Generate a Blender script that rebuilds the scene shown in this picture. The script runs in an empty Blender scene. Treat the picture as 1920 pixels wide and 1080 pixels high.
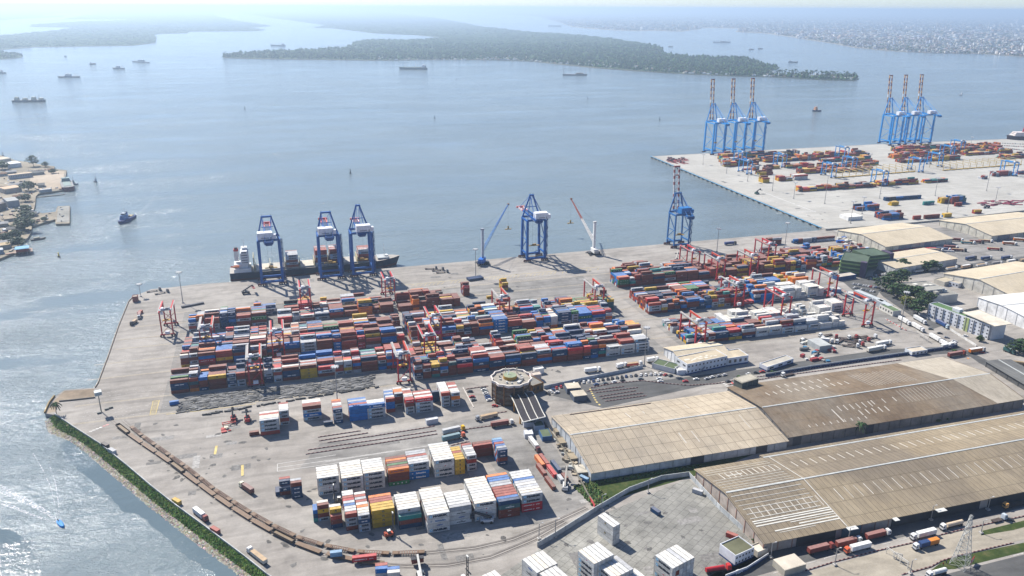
import bpy, math, random
from mathutils import Matrix, Vector
R_ = math.radians
rnd = random.Random(7)
scn = bpy.context.scene
COL = scn.collection

# ------------------------------------------------------------------ camera
FPX, PITCH, ROLL, CAMH, YAW = 1498.2, .33773, .00577, 266.6, .29072
cp_, sp_ = math.cos(PITCH), math.sin(PITCH)
_r = Vector((1, 0, 0)); _f = Vector((0, cp_, -sp_)); _u = Vector((0, sp_, cp_))
c_, s_ = math.cos(ROLL), math.sin(ROLL)
_rz = Matrix.Rotation(-YAW, 3, 'Z')          # the quay runs along world X, the sea lies towards +Y
CR = _rz @ (_r * c_ + _u * s_); CU = _rz @ (-_r * s_ + _u * c_); CF = _rz @ _f
cam = bpy.data.cameras.new('camera'); cam_o = bpy.data.objects.new('camera', cam); COL.objects.link(cam_o)
cam.sensor_width = 36; cam.lens = FPX / 1920 * 36; cam.clip_start = 1; cam.clip_end = 400000
cam_o.matrix_world = Matrix(((CR.x, CU.x, -CF.x, 0), (CR.y, CU.y, -CF.y, 0), (CR.z, CU.z, -CF.z, CAMH), (0, 0, 0, 1)))
scn.camera = cam_o

# ------------------------------------------------------------------ sky, sun, exposure
SUN_EL, SUN_AZ = R_(45), math.atan2(-.5, .866)     # azimuth from +Y towards +X
SUNV = Vector((math.sin(SUN_AZ) * math.cos(SUN_EL), math.cos(SUN_AZ) * math.cos(SUN_EL), math.sin(SUN_EL)))
wd = bpy.data.worlds.new('World'); scn.world = wd; wd.use_nodes = True
nt = wd.node_tree; sky = nt.nodes.new('ShaderNodeTexSky'); sky.sky_type = 'NISHITA'; sky.sun_disc = False
sky.sun_elevation = SUN_EL; sky.sun_rotation = SUN_AZ; sky.dust_density = .3; sky.air_density = .8; sky.ozone_density = 3.0; sky.altitude = 200
bg = nt.nodes['Background']; bg.inputs[1].default_value = .08
tint = nt.nodes.new('ShaderNodeMix'); tint.data_type = 'RGBA'; tint.blend_type = 'MULTIPLY'; tint.inputs[0].default_value = 1; tint.inputs[7].default_value = (.93, .985, 1.11, 1)
nt.links.new(sky.outputs[0], tint.inputs[6]); nt.links.new(tint.outputs[2], bg.inputs[0])
sl = bpy.data.lights.new('sun', 'SUN'); sl.energy = 5.0; sl.angle = R_(.5); sl.color = (1, .95, .87)
so = bpy.data.objects.new('sun', sl); COL.objects.link(so); so.rotation_euler = SUNV.to_track_quat('Z', 'Y').to_euler()
scn.view_settings.view_transform = 'Standard'; scn.view_settings.look = 'None'
scn.view_settings.exposure = 0.86; scn.view_settings.gamma = 1
scn.cycles.use_denoising = True
scn.cycles.max_bounces = 5; scn.cycles.diffuse_bounces = 2; scn.cycles.glossy_bounces = 2; scn.cycles.volume_bounces = 0
scn.cycles.caustics_reflective = False; scn.cycles.caustics_refractive = False

# ------------------------------------------------------------------ helpers
def at(px, py, z=0.0):
    """ground point (x, y) that the photograph shows at pixel px, py"""
    d = CR * ((px - 960) / FPX) - CU * ((py - 540) / FPX) + CF
    t = (z - CAMH) / d.z if d.z < -.0028 else (z - CAMH) / -.0028
    return Vector((d.x * t, d.y * t))

class MB:
    """collects boxes, bars, tubes into one mesh with one colour per face"""
    def __init__(s): s.v = []; s.f = []; s.c = []; s.T = None; s.n = 0
    def add(s, vs, fs, col):
        b = len(s.v)
        if s.T is not None: vs = [tuple(s.T @ Vector(p)) for p in vs]
        s.v.extend(vs)
        multi = isinstance(col, list)
        for i, f in enumerate(fs):
            s.f.append([b + k for k in f]); s.c.append(col[i] if multi else col)
        return s
    def box(s, x, y, z, sx, sy, sz, col, rot=0, top=None, bottom=False):
        c, n = math.cos(rot), math.sin(rot); vs = []
        for dz in (0, sz):
            for dx, dy in ((-.5, -.5), (.5, -.5), (.5, .5), (-.5, .5)):
                a, b = dx * sx, dy * sy
                vs.append((x + a * c - b * n, y + a * n + b * c, z + dz))
        fs = [(0, 1, 5, 4), (1, 2, 6, 5), (2, 3, 7, 6), (3, 0, 4, 7), (4, 5, 6, 7), (3, 2, 1, 0)]
        return s.add(vs, fs, [col] * 4 + [top or col, col])
    def bar(s, p, q, w, col, h=None):
        p, q = Vector(p), Vector(q); h = h or w; d = (q - p).normalized()
        side = d.cross(Vector((0, 0, 1)))
        if side.length < .01: side = Vector((1, 0, 0))
        side.normalize(); up = side.cross(d); vs = []
        for e in (p, q):
            for a, b in ((-1, -1), (1, -1), (1, 1), (-1, 1)): vs.append(tuple(e + side * a * w / 2 + up * b * h / 2))
        return s.add(vs, [(0, 1, 5, 4), (1, 2, 6, 5), (2, 3, 7, 6), (3, 0, 4, 7), (4, 5, 6, 7), (3, 2, 1, 0)], col)
    def cyl(s, p, q, r0, col, r1=None, n=8):
        p, q = Vector(p), Vector(q); r1 = r0 if r1 is None else r1; d = (q - p).normalized()
        a = d.orthogonal().normalized(); b = d.cross(a); vs = []
        for e, r in ((p, r0), (q, r1)):
            for k in range(n):
                t = 2 * math.pi * k / n; vs.append(tuple(e + (a * math.cos(t) + b * math.sin(t)) * r))
        fs = [(k, (k + 1) % n, n + (k + 1) % n, n + k) for k in range(n)] + [tuple(range(n))[::-1], tuple(range(n, 2 * n))]
        return s.add(vs, fs, col)
    def prism(s, pts, z0, z1, col, top=None, bot=True):
        n = len(pts); vs = [(p[0], p[1], z0) for p in pts] + [(p[0], p[1], z1) for p in pts]
        fs = [(k, (k + 1) % n, n + (k + 1) % n, n + k) for k in range(n)] + [tuple(range(n, 2 * n))]
        cs = [col] * n + [top or col]
        if bot: fs.append(tuple(range(n))[::-1]); cs.append(col)
        return s.add(vs, fs, cs)
    def flat(s, pts, z, col):
        return s.add([(p[0], p[1], z) for p in pts], [tuple(range(len(pts)))], col)
    def blob(s, x, y, z, r, h, col, n=6, jag=.3):
        """a ragged leaf clump: two rings and a top"""
        vs = []; o = rnd.random() * 6
        for zz, rr in ((0, .75), (.5, 1.0)):
            for k in range(n):
                t = o + 2 * math.pi * k / n; q = rr * r * (1 + rnd.uniform(-jag, jag))
                vs.append((x + q * math.cos(t), y + q * math.sin(t), z + h * zz * (1 + rnd.uniform(-.25, .25))))
        vs.append((x + rnd.uniform(-.3, .3) * r, y + rnd.uniform(-.3, .3) * r, z + h))
        fs = [(k, (k + 1) % n, n + (k + 1) % n, n + k) for k in range(n)] + [(n + k, n + (k + 1) % n, 2 * n) for k in range(n)]
        k_ = [tuple(c * rnd.uniform(.75, 1.25) for c in col) for _ in fs]
        return s.add(vs, fs, k_)
    def build(s, name, mat, parent=None, loc=None, rotz=None, smooth=False):
        me = bpy.data.meshes.new(name); me.from_pydata(s.v, [], s.f)
        at_ = me.color_attributes.new('Col', 'FLOAT_COLOR', 'CORNER'); buf = []
        for f, c in zip(s.f, s.c): buf.extend((c[0], c[1], c[2], 1.0) * len(f))
        at_.data.foreach_set('color', buf)
        me.materials.append(mat); me.update()
        if smooth: me.polygons.foreach_set('use_smooth', [True] * len(me.polygons))
        o = bpy.data.objects.new(name, me); COL.objects.link(o)
        if parent is not None: o.parent = parent
        if loc is not None: o.location = loc
        if rotz is not None: o.rotation_euler = (0, 0, rotz)
        return o

def tag(o, label=None, cat=None, group=None, kind=None):
    if label: o['label'] = label
    if cat: o['category'] = cat
    if group: o['group'] = group
    if kind: o['kind'] = kind
    return o
def thing(name, label, cat, loc=(0, 0, 0), rotz=0, group=None):
    o = bpy.data.objects.new(name, None); COL.objects.link(o); o.location = loc; o.rotation_euler = (0, 0, rotz)
    o.empty_display_size = .1
    return tag(o, label, cat, group)
KIDS = {}
def dup(root, loc, rotz, label, group=None):
    """a copy of a thing with copies of its parts and sub-parts"""
    if root.name not in KIDS: KIDS[root.name] = [(c, list(c.children)) for c in root.children]
    r = root.copy(); COL.objects.link(r); r.location = loc; r.rotation_euler = (0, 0, rotz); r['label'] = label
    if group: r['group'] = group
    for ch, gs in KIDS[root.name]:
        c = ch.copy(); COL.objects.link(c); c.parent = r
        for g in gs:
            d = g.copy(); COL.objects.link(d); d.parent = c
    return r
def struct(o): o['kind'] = 'structure'; return o

# ------------------------------------------------------------------ materials
def new_mat(name):
    m = bpy.data.materials.new(name); m.use_nodes = True; t = m.node_tree
    return m, t, t.nodes['Principled BSDF']
def nd(t, typ, **kw):
    n = t.nodes.new(typ)
    for k, v in kw.items():
        if k.startswith('i_'):
            key = k[2:]; n.inputs[int(key) if key.isdigit() else key.replace('_', ' ')].default_value = v
        else: setattr(n, k, v)
    return n
def noise(t, scale, vec, detail=4, rough=.6):
    n = nd(t, 'ShaderNodeTexNoise', i_Scale=scale, i_Detail=detail, i_Roughness=rough); t.links.new(vec, n.inputs['Vector']); return n.outputs['Fac']
def ramp(t, fac, stops):
    r = nd(t, 'ShaderNodeValToRGB'); e = r.color_ramp.elements
    while len(e) < len(stops): e.new(.5)
    for el, (p, c) in zip(e, stops): el.position = p; el.color = (*c, 1) if len(c) == 3 else c
    t.links.new(fac, r.inputs[0]); return r.outputs[0]
def mix(t, fac, a, b, mode='MIX'):
    m = nd(t, 'ShaderNodeMix', data_type='RGBA', blend_type=mode)
    for sock, v in ((m.inputs[0], fac), (m.inputs[6], a), (m.inputs[7], b)):
        if hasattr(v, 'is_output'): t.links.new(v, sock)
        elif isinstance(v, (int, float)): sock.default_value = v
        else: sock.default_value = (*v, 1)
    return m.outputs[2]
def math_(t, op, a, b=0.0, c=None):
    m = nd(t, 'ShaderNodeMath', operation=op)
    for i, v in enumerate((a, b) if c is None else (a, b, c)):
        if hasattr(v, 'is_output'): t.links.new(v, m.inputs[i])
        else: m.inputs[i].default_value = v
    return m.outputs[0]
def g3(v): return (v, v, v)
def pos(t): return nd(t, 'ShaderNodeNewGeometry').outputs['Position']
def attr_mat(name, rough=.6, dirt=.25, dscale=.25, metal=0, spec=.4, fine=0):
    m, t, b = new_mat(name)
    a = nd(t, 'ShaderNodeAttribute', attribute_name='Col').outputs['Color']; p = pos(t)
    d = ramp(t, noise(t, dscale, p, 5, .65), [(.3, g3(1 - dirt)), (.7, g3(1.06))])
    c = mix(t, 1.0, a, d, 'MULTIPLY')
    if fine:
        d2 = ramp(t, noise(t, fine, p, 3, .6), [(.3, g3(.8)), (.7, g3(1.12))]); c = mix(t, 1.0, c, d2, 'MULTIPLY')
    t.links.new(c, b.inputs['Base Color']); b.inputs['Roughness'].default_value = rough
    b.inputs['Metallic'].default_value = metal; b.inputs['Specular IOR Level'].default_value = spec
    return m
M_PAINT = attr_mat('painted_steel', .55, .28, .5, spec=.25)
M_CONT = attr_mat('container_paint', .65, .3, .35, spec=.15, fine=1.6)
M_WALL = attr_mat('rendered_wall', .85, .3, .12, spec=.1)
M_LEAF = attr_mat('leaf', .7, .45, .5, spec=.2, fine=1.3)
M_FAR = attr_mat('far_leaf', .85, .4, .02, spec=.1, fine=.09)
M_GLASS = attr_mat('dark_glass', .15, .2, .3, spec=.7)
# ------------------------------------------------------------------ water
WZ = -2.5
def water_mat(name, strength, sl0, c0, c1, rough=.12):
    m, t, b = new_mat(name); p = pos(t)
    mp = nd(t, 'ShaderNodeMapping'); mp.inputs['Scale'].default_value = (1, 1.7, 1); mp.inputs['Rotation'].default_value = (0, 0, .35)
    t.links.new(p, mp.inputs[0]); q = mp.outputs[0]
    big = noise(t, .0022, q, 4, .6); slick = ramp(t, noise(t, .006, q, 5, .6), [(.38, g3(sl0)), (.5, g3(1))])
    mp2 = nd(t, 'ShaderNodeMapping'); mp2.inputs['Scale'].default_value = (.0022, .016, 1); mp2.inputs['Rotation'].default_value = (0, 0, .5); t.links.new(p, mp2.inputs[0])
    slick = math_(t, 'MULTIPLY', slick, ramp(t, noise(t, 1, mp2.outputs[0], 5, .6), [(.4, g3(.5)), (.6, g3(1.15))]))
    w1 = noise(t, .078, q, 5, .66); w2 = noise(t, .03, q, 3, .6); w3 = noise(t, .9, q, 3, .7)
    hgt = math_(t, 'ADD', math_(t, 'ADD', math_(t, 'MULTIPLY', w1, 2.4), math_(t, 'MULTIPLY', w2, .35)), math_(t, 'MULTIPLY', w3, .3))
    bp = nd(t, 'ShaderNodeBump', i_Distance=1.5); t.links.new(hgt, bp.inputs['Height']); t.links.new(math_(t, 'MULTIPLY', slick, strength), bp.inputs['Strength'])
    t.links.new(bp.outputs[0], b.inputs['Normal'])
    t.links.new(ramp(t, big, [(.35, c0), (.65, c1)]), b.inputs['Base Color'])
    b.inputs['Roughness'].default_value = rough; b.inputs['IOR'].default_value = 1.33; b.inputs['Specular IOR Level'].default_value = .2; return m
M_WATER = water_mat('harbour_water', .75, .5, (.125, .162, .180), (.158, .195, .208))
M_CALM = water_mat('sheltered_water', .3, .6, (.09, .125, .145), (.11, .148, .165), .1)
w = MB(); S = 80000
w.flat([(-S, -S), (S, -S), (S, S), (-S, S)], WZ, (0, 0, 0)); struct(w.build('water', M_WATER))
sb = MB(); sb.flat([(-S, -S), (S, -S), (S, S), (-S, S)], -7, (.06, .07, .05))
# ------------------------------------------------------------------ paving materials
def paving(name, base, alt, var=.12, joints=None, stain=.0, rough=.85, tracks=0.0):
    m, t, b = new_mat(name); p = pos(t)
    c = ramp(t, noise(t, .012, p, 6, .62), [(.36, base), (.64, alt)])
    c = mix(t, 1.0, c, ramp(t, noise(t, .09, p, 6, .7), [(.3, g3(1 - var)), (.7, g3(1 + var * .5))]), 'MULTIPLY')
    c = mix(t, 1.0, c, ramp(t, noise(t, .9, p, 4, .7), [(.3, g3(.9)), (.7, g3(1.06))]), 'MULTIPLY')
    if tracks:                                    # long rubber marks along the driving lanes
        mp = nd(t, 'ShaderNodeMapping'); mp.inputs['Scale'].default_value = (.02, .16, 1); t.links.new(p, mp.inputs[0])
        c = mix(t, 1.0, c, ramp(t, noise(t, 1, mp.outputs[0], 5, .65), [(.34, g3(1 - tracks * .8)), (.6, g3(1.03))]), 'MULTIPLY')
    if tracks:                                    # turning arcs of tyres
        wv = nd(t, 'ShaderNodeTexWave', wave_type='RINGS', i_Scale=.018); wv.inputs['Distortion'].default_value = 16; wv.inputs['Detail'].default_value = 3; wv.inputs['Detail Scale'].default_value = .35; t.links.new(p, wv.inputs[0])
        c = mix(t, 1.0, c, ramp(t, wv.outputs['Fac'], [(.02, g3(1 - tracks * .6)), (.12, g3(1))]), 'MULTIPLY')
    if stain:
        c = mix(t, 1.0, c, ramp(t, noise(t, .028, p, 7, .72), [(.28, g3(1 - stain)), (.47, g3(1))]), 'MULTIPLY')
    if joints:
        bt = nd(t, 'ShaderNodeTexBrick', i_Scale=1.0); bt.inputs['Color1'].default_value = (1, 1, 1, 1); bt.inputs['Color2'].default_value = (*g3(joints[4] if len(joints) > 4 else .92), 1)
        bt.inputs['Mortar'].default_value = (*g3(joints[3]), 1); bt.inputs['Mortar Size'].default_value = joints[2]; bt.inputs['Mortar Smooth'].default_value = .3
        bt.inputs['Brick Width'].default_value = joints[0]; bt.inputs['Row Height'].default_value = joints[1]; bt.offset = .5
        mp = nd(t, 'ShaderNodeMapping'); mp.inputs['Rotation'].default_value = (0, 0, joints[5] if len(joints) > 5 else 0)
        wn = nd(t, 'ShaderNodeVectorMath', operation='ADD'); t.links.new(p, mp.inputs[0]); t.links.new(mp.outputs[0], bt.inputs[0])
        c = mix(t, 1.0, c, bt.outputs[0], 'MULTIPLY')
    t.links.new(c, b.inputs['Base Color']); b.inputs['Roughness'].default_value = rough; b.inputs['Specular IOR Level'].default_value = .06
    return m
M_APRON = paving('apron_concrete', (.275, .252, .225), (.35, .325, .293), .2, None, .3, tracks=.2)
M_LANE = paving('worn_yard_paving', (.215, .205, .19), (.305, .29, .268), .24, None, .35, tracks=.26)
M_PIER = paving('pale_pier_concrete', (.36, .345, .31), (.44, .425, .385), .1, (14, 14, .12, .82, .96), .12, tracks=.1)
M_ASPH = paving('asphalt', (.088, .088, .087), (.13, .128, .123), .18, None, .2, tracks=.2)
M_SLAB = paving('old_slab_paving', (.225, .22, .20), (.335, .325, .29), .32, (5.2, 4.0, .14, .5, .9, R_(-34)), .6)
M_EARTH = paving('dusty_earth', (.20, .175, .135), (.33, .285, .215), .3, None, .4)
M_GRASS, t, b = new_mat('rough_grass'); p = pos(t)
c = ramp(t, noise(t, .15, p, 7, .75), [(.3, (.02, .034, .01)), (.5, (.042, .062, .017)), (.72, (.11, .10, .045))])
t.links.new(c, b.inputs['Base Color']); b.inputs['Roughness'].default_value = .95; b.inputs['Specular IOR Level'].default_value = .1

def sheet(name, pts, z, mat, px=True):
    o = MB(); q = [at(*a) for a in pts] if px else pts
    o.flat(q, z, (.3, .3, .3)); return struct(o.build(name, mat))
# ------------------------------------------------------------------ the port's ground
WALLPX = [(103, 778), (140, 803), (187, 833), (238, 874), (285, 914), (327, 947), (386, 990), (460, 1046), (500, 1078)]
TIP = [(84, 775), (92, 757), (102, 744), (121, 731), (178, 727), (183, 720), (202, 670), (222, 612), (241, 566), (250, 556), (284, 542), (318, 539), (370, 533), (429, 529)]
PIER = [(1545, 431), (1540, 427), (1220, 293), (1440, 281), (1660, 269.5), (1860, 261.5), (1925, 259)]
land = [at(*a) for a in TIP]
land += [at(a, 529 - (a - 429) * 98 / 1116) for a in (800, 1200)]
land += [at(*a) for a in PIER] + [Vector((3200, 1452)), Vector((3200, -300)), Vector((40, -300))] + [at(*a) for a in WALLPX[::-1]]
g = MB(); g.prism(land, -6, 0, (.2, .19, .17), (.3, .3, .3)); struct(g.build('ground', M_APRON))
# pale NE pier, asphalt, slabs ...
sheet('pier_paving', [(1226, 293.5), (1660, 270.4), (1860, 262.4), (1925, 260), (2300, 262), (2300, 392), (1920, 399), (1730, 420), (1655, 431), (1575, 437), (1545, 427)], .03, M_PIER)
for k, (v0, v1, ua, ub) in enumerate([(541.5, 597, -92, 78), (541.5, 597, 82, 296), (612, 668, -92, 296), (688, 745, -92, 300), (541.5, 597, 312, 540), (613, 668, 312, 540), (690, 750, 312, 560)]):
    sheet('yard_paving', [(ua, v0), (ub, v0), (ub, v1), (ua, v1)], .03, M_LANE, False)
def strip(name, pts, w, z, mat):
    P = [at(*p) for p in pts]; g = MB(); L_, R2_ = [], []
    for k, p in enumerate(P):
        d = (P[min(k + 1, len(P) - 1)] - P[max(k - 1, 0)]).normalized(); n_ = Vector((-d.y, d.x)); L_.append(p + n_ * w / 2); R2_.append(p - n_ * w / 2)
    for k in range(len(P) - 1): g.flat([L_[k], R2_[k], R2_[k + 1], L_[k + 1]], z, (.3, .3, .3))
    return struct(g.build(name, mat))
strip('road', [(1668, 500), (1650, 512), (1645, 530), (1668, 556), (1715, 588), (1765, 620), (1810, 652), (1850, 680), (1960, 735)], 13, .036, M_ASPH)
strip('road', [(1655, 506), (1720, 509), (1830, 498), (1960, 480)], 15, .04, M_ASPH)
strip('road', [(1820, 660), (1860, 668), (1990, 690)], 18, .042, M_ASPH)
sheet('car_park', [(1580, 528), (1665, 512), (1650, 545), (1640, 562), (1600, 545)], .034, M_ASPH)
sheet('car_park', [(1010, 748), (1035, 728), (1210, 702), (1330, 712), (1440, 703), (1440, 712), (1300, 724), (1230, 722), (1060, 752)], .033, M_LANE)
sheet('road', [(1035, 742), (1130, 765), (1400, 705), (1640, 672), (1860, 658), (1860, 646), (1660, 655), (1440, 686), (1250, 712), (1060, 722)], .035, M_ASPH)
sheet('road', [(1432, 1025), (1560, 990), (1760, 945), (1990, 888), (1990, 935), (1780, 985), (1600, 1030), (1400, 1085), (1330, 1120), (1330, 1080)], .035, M_ASPH)
sheet('road', [(1450, 1092), (1600, 1048), (1760, 1005), (1990, 955), (1990, 995), (1820, 1035), (1700, 1075), (1600, 1110), (1420, 1140)], .038, paving('sandy_road', (.28, .25, .20), (.37, .33, .265), .2, None, .25, tracks=.2))
sheet('road', [(1640, 1120), (1760, 1080), (1990, 1022), (1990, 1090), (1900, 1140)], .04, M_ASPH)
sheet('gatehouse_yard', [(600, 832), (840, 790), (905, 785), (1010, 800), (1045, 845), (1100, 945), (1060, 965), (1000, 985), (900, 840), (760, 858), (560, 880)], .033, M_LANE)
sheet('ramp', [(84, 776), (101, 752), (121, 733), (176, 729), (178, 745), (112, 752), (104, 772)], .03, paving('stained_ramp', (.22, .17, .12), (.34, .28, .21), .3, None, .35))
sheet('slab_yard', [(1010, 1030), (1105, 975), (1290, 897), (1330, 935), (1400, 1000), (1436, 1040), (1300, 1120), (1000, 1140), (880, 1120)], .035, M_SLAB)
sheet('earth_yard', [(1560, 450), (1660, 440), (1925, 405), (2100, 395), (2100, 500), (1925, 520), (1700, 520), (1640, 505)], .02, M_LANE)
sheet('earth_yard', [(1800, 600), (1960, 560), (1960, 700), (1880, 690), (1740, 620)], .045, M_APRON)
sheet('grass_verge', [(1088, 905), (1110, 895), (1430, 845), (1330, 885), (1300, 893), (1110, 948)], .05, M_GRASS)
sheet('grass_verge', [(1312, 890), (1420, 1020), (1436, 1035), (1400, 1002), (1300, 902)], .05, M_GRASS)
sheet('grass_verge', [(1746, 1069), (1772, 1049), (1850, 1032), (1990, 1003), (1990, 1017), (1850, 1052), (1790, 1067)], .05, M_GRASS)
sheet('grass_verge', [(1835, 997), (1920, 976), (1990, 958), (1990, 969), (1900, 994), (1840, 1004)], .05, M_GRASS)
# ------------------------------------------------------------------ embankment: grass bank and rocks
SHORE = [(84, 790), (90, 812), (128, 826), (158, 848), (205, 888), (244, 921), (279, 951), (327, 989), (386, 1034), (445, 1077), (510, 1125)]
WALLX = WALLPX + [(560, 1122)]
def lerp_path(pts, n):
    L = [0]
    for a, b_ in zip(pts, pts[1:]): L.append(L[-1] + (b_ - a).length)
    out = []
    for k in range(n):
        s = L[-1] * k / (n - 1); i = max(j for j in range(len(L)) if L[j] <= s + 1e-9); i = min(i, len(pts) - 2)
        out.append(pts[i].lerp(pts[i + 1], (s - L[i]) / max(1e-6, L[i + 1] - L[i])))
    return out
A_ = lerp_path([at(*a) for a in WALLX], 120); B_ = lerp_path([at(*a, WZ) for a in SHORE], 120)
g = MB(); NB = 9; rows = []
for i in range(120):
    for j in range(NB + 1):
        s = j / NB; q = A_[i].lerp(B_[i], s); z = -.2 - 2.45 * s ** 1.2 + rnd.uniform(-.3, .3) * (0 < j)
        g.v.append((q.x + rnd.uniform(-.3, .3), q.y + rnd.uniform(-.3, .3), z))
for i in range(119):
    for j in range(NB):
        a = i * (NB + 1) + j; g.f.append([a, a + NB + 1, a + NB + 2, a + 1]); s = j / NB + rnd.uniform(-.1, .1)
        g.c.append((.05, .08, .02) if s < .5 else ((.22, .20, .13) if s < .8 else (.30, .28, .23)))
struct(g.build('embankment', attr_mat('bank', .95, .3, .4, spec=.1)))
g = MB()
for _ in range(5200):
    i = rnd.random() * 118; s = rnd.random() ** 1.1 * .56; k = int(i); q = A_[k].lerp(A_[k + 1], i - k).lerp(B_[k].lerp(B_[k + 1], i - k), s)
    gr = rnd.choice([(.05, .12, .015), (.07, .15, .02), (.035, .085, .015), (.12, .17, .03)])
    g.blob(q.x, q.y, -.5 - 2.45 * s ** 1.2, rnd.uniform(.35, .8), rnd.uniform(.5, 1.3), gr, 5, .4)
tag(g.build('bank_vegetation', M_LEAF), 'dense green ground cover on the embankment below the quay wall', 'ground cover', kind='stuff')
g = MB()
for _ in range(3400):
    i = rnd.random() * 118; k = int(i); s = rnd.uniform(.58, 1.0) if i > 14 else rnd.uniform(.45, 1.05)
    q = A_[k].lerp(A_[k + 1], i - k).lerp(B_[k].lerp(B_[k + 1], i - k), s); cg = rnd.uniform(.14, .42)
    g.blob(q.x, q.y, -.7 - 2.45 * s ** 1.2, rnd.uniform(.3, 1.1), rnd.uniform(.4, .9), (cg * 1.1, cg, cg * .84), 5, .35)
tag(g.build('shore_rocks', attr_mat('rock', .9, .3, .8)), 'band of pale rocks and rubble along the waterline', 'rocks', kind='stuff')
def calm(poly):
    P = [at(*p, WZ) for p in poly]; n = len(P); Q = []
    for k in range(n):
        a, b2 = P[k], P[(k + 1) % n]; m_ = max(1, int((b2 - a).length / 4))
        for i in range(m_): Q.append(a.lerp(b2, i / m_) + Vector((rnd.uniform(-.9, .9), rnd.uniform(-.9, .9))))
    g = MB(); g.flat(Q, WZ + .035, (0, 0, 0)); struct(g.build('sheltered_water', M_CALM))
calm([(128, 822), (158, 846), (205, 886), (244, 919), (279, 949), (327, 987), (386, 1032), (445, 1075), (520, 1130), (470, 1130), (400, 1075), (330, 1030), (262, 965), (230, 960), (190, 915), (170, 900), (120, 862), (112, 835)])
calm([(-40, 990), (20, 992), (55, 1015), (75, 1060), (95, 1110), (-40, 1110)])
# ------------------------------------------------------------------ far land, islands and the city across the lagoon
def inside(pt, poly):
    x, y = pt; r = False; j = len(poly) - 1
    for i in range(len(poly)):
        (xi, yi), (xj, yj) = poly[i], poly[j]
        if (yi > y) != (yj > y) and x < (xj - xi) * (y - yi) / (yj - yi) + xi: r = not r
        j = i
    return r
M_FLAND = attr_mat('far_land', .95, .4, .004, spec=.05, fine=.02)
def far_land(name, poly, col=(.045, .075, .03)):
    g = MB(); pts = [at(x, y) for x, y in poly]; g.prism(pts, -4, 0, (.3, .27, .2), col); return struct(g.build(name, M_FLAND))
def beach(poly):
    g = MB(); top = [at(x, y - .5) for x, y in poly]; bot = [at(x, y + .7, WZ) for x, y in poly]
    for k in range(len(poly) - 1):
        g.add([(*bot[k], WZ + .1), (*bot[k + 1], WZ + .1), (*top[k + 1], .4), (*top[k], .4)], [(0, 1, 2, 3)], (.42, .36, .26))
    struct(g.build('beach', M_FLAND))
ISLC = [(418, 105), (420, 108), (480, 110), (560, 111), (640, 112), (720, 113), (800, 111.5), (890, 111.5), (960, 113), (1000, 115), (1060, 121), (1120, 127), (1200, 133), (1280, 138), (1370, 142), (1440, 143.5), (1500, 147), (1560, 150), (1600, 150.5), (1611, 147), (1600, 144), (1540, 142), (1450, 141), (1441, 134), (1462, 126), (1440, 122), (1400, 109), (1360, 107), (1270, 104), (1245, 99), (1243, 89), (1210, 82), (1140, 71), (1060, 63), (985, 59), (900, 49), (860, 41), (820, 34), (750, 26), (707, 21.5), (680, 19), (450, 19), (455, 25), (510, 34), (545, 38), (610, 47), (590, 52), (625, 53), (660, 57), (700, 62), (780, 65.5), (826, 70), (792, 74), (692, 74), (664, 78), (658, 85), (642, 90), (560, 93), (500, 97), (430, 102)]
ISLB = [(-60, 96), (0, 93), (60, 88), (120, 87), (180, 86), (250, 85), (290, 80), (293, 72), (288, 65), (300, 63), (350, 62), (355, 59), (480, 58), (495, 56), (470, 52), (508, 48.5), (470, 43), (440, 38), (405, 30), (400, 19), (180, 19), (182, 26), (140, 32), (118, 36), (235, 36), (236, 38), (150, 40), (60, 46), (55, 50), (120, 51), (138, 52), (100, 58), (60, 61), (0, 67), (-60, 68)]
ISLD = [(-60, 112), (0, 111), (38, 107.5), (43, 104), (20, 100), (0, 98), (-60, 97)]
ISLE = [(-60, 40), (0, 38), (60, 34), (118, 31.5), (119, 29.5), (60, 31), (100, 26), (170, 21), (170, 19), (-60, 19)]
CITY = [(860, 23.5), (928, 26.5), (940, 27), (1017, 31), (1020, 34), (1053, 43), (1073, 50), (1133, 55), (1187, 57.5), (1223, 57), (1280, 58.5), (1313, 54), (1317, 51.5), (1390, 53), (1380, 59), (1437, 62), (1480, 68), (1513, 73.5), (1563, 81), (1600, 88), (1647, 93), (1703, 97), (1747, 99), (1847, 101), (1910, 105), (2050, 112), (2050, 19.3), (700, 19), (760, 21), (855, 21.5)]
for nm, pl in (('island', ISLC), ('island', ISLB), ('island', ISLD), ('far_shore', ISLE)): far_land(nm, pl)
far_land('city_ground', CITY, (.16, .16, .14))
beach(ISLC[1:19]); beach(ISLB[1:8]); beach(CITY[5:26])
def scatter(poly, n, fn, bias=1.0):
    x0, x1 = min(p[0] for p in poly), max(p[0] for p in poly); y0, y1 = min(p[1] for p in poly), max(p[1] for p in poly)
    while n > 0:
        q = (rnd.uniform(x0, x1), y0 + (y1 - y0) * rnd.random() ** bias)
        if inside(q, poly) and q[1] > 20: fn(*q); n -= 1
def forest(name, poly, n, label):
    g = MB()
    def one(x, y):
        q = at(x, y - .6); d = q.length; r = max(6, d * .0016) * rnd.uniform(.6, 1.3); k = rnd.uniform(.7, 1.35); near = d < 9000
        col = rnd.choice([(.03, .07, .018), (.045, .1, .022), (.06, .115, .03), (.024, .055, .02)])
        g.blob(q.x, q.y, -1, r, rnd.uniform(8, 17) * (1.3 if rnd.random() < .06 else 1) * (1 if d < 6500 else .6), tuple(c * k for c in col), 6 if near else 5, .35)
    scatter(poly, n, one)
    tag(g.build(name, M_FAR), label, 'woodland', kind='stuff')
forest('woodland', ISLC, 9000, 'dense green palm woodland covering the long island across the water')
forest('woodland', ISLB, 4000, 'hazy woodland on the far island at the upper left')
forest('woodland', ISLD, 160, 'small wooded spit at the left edge of the lagoon')
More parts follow.
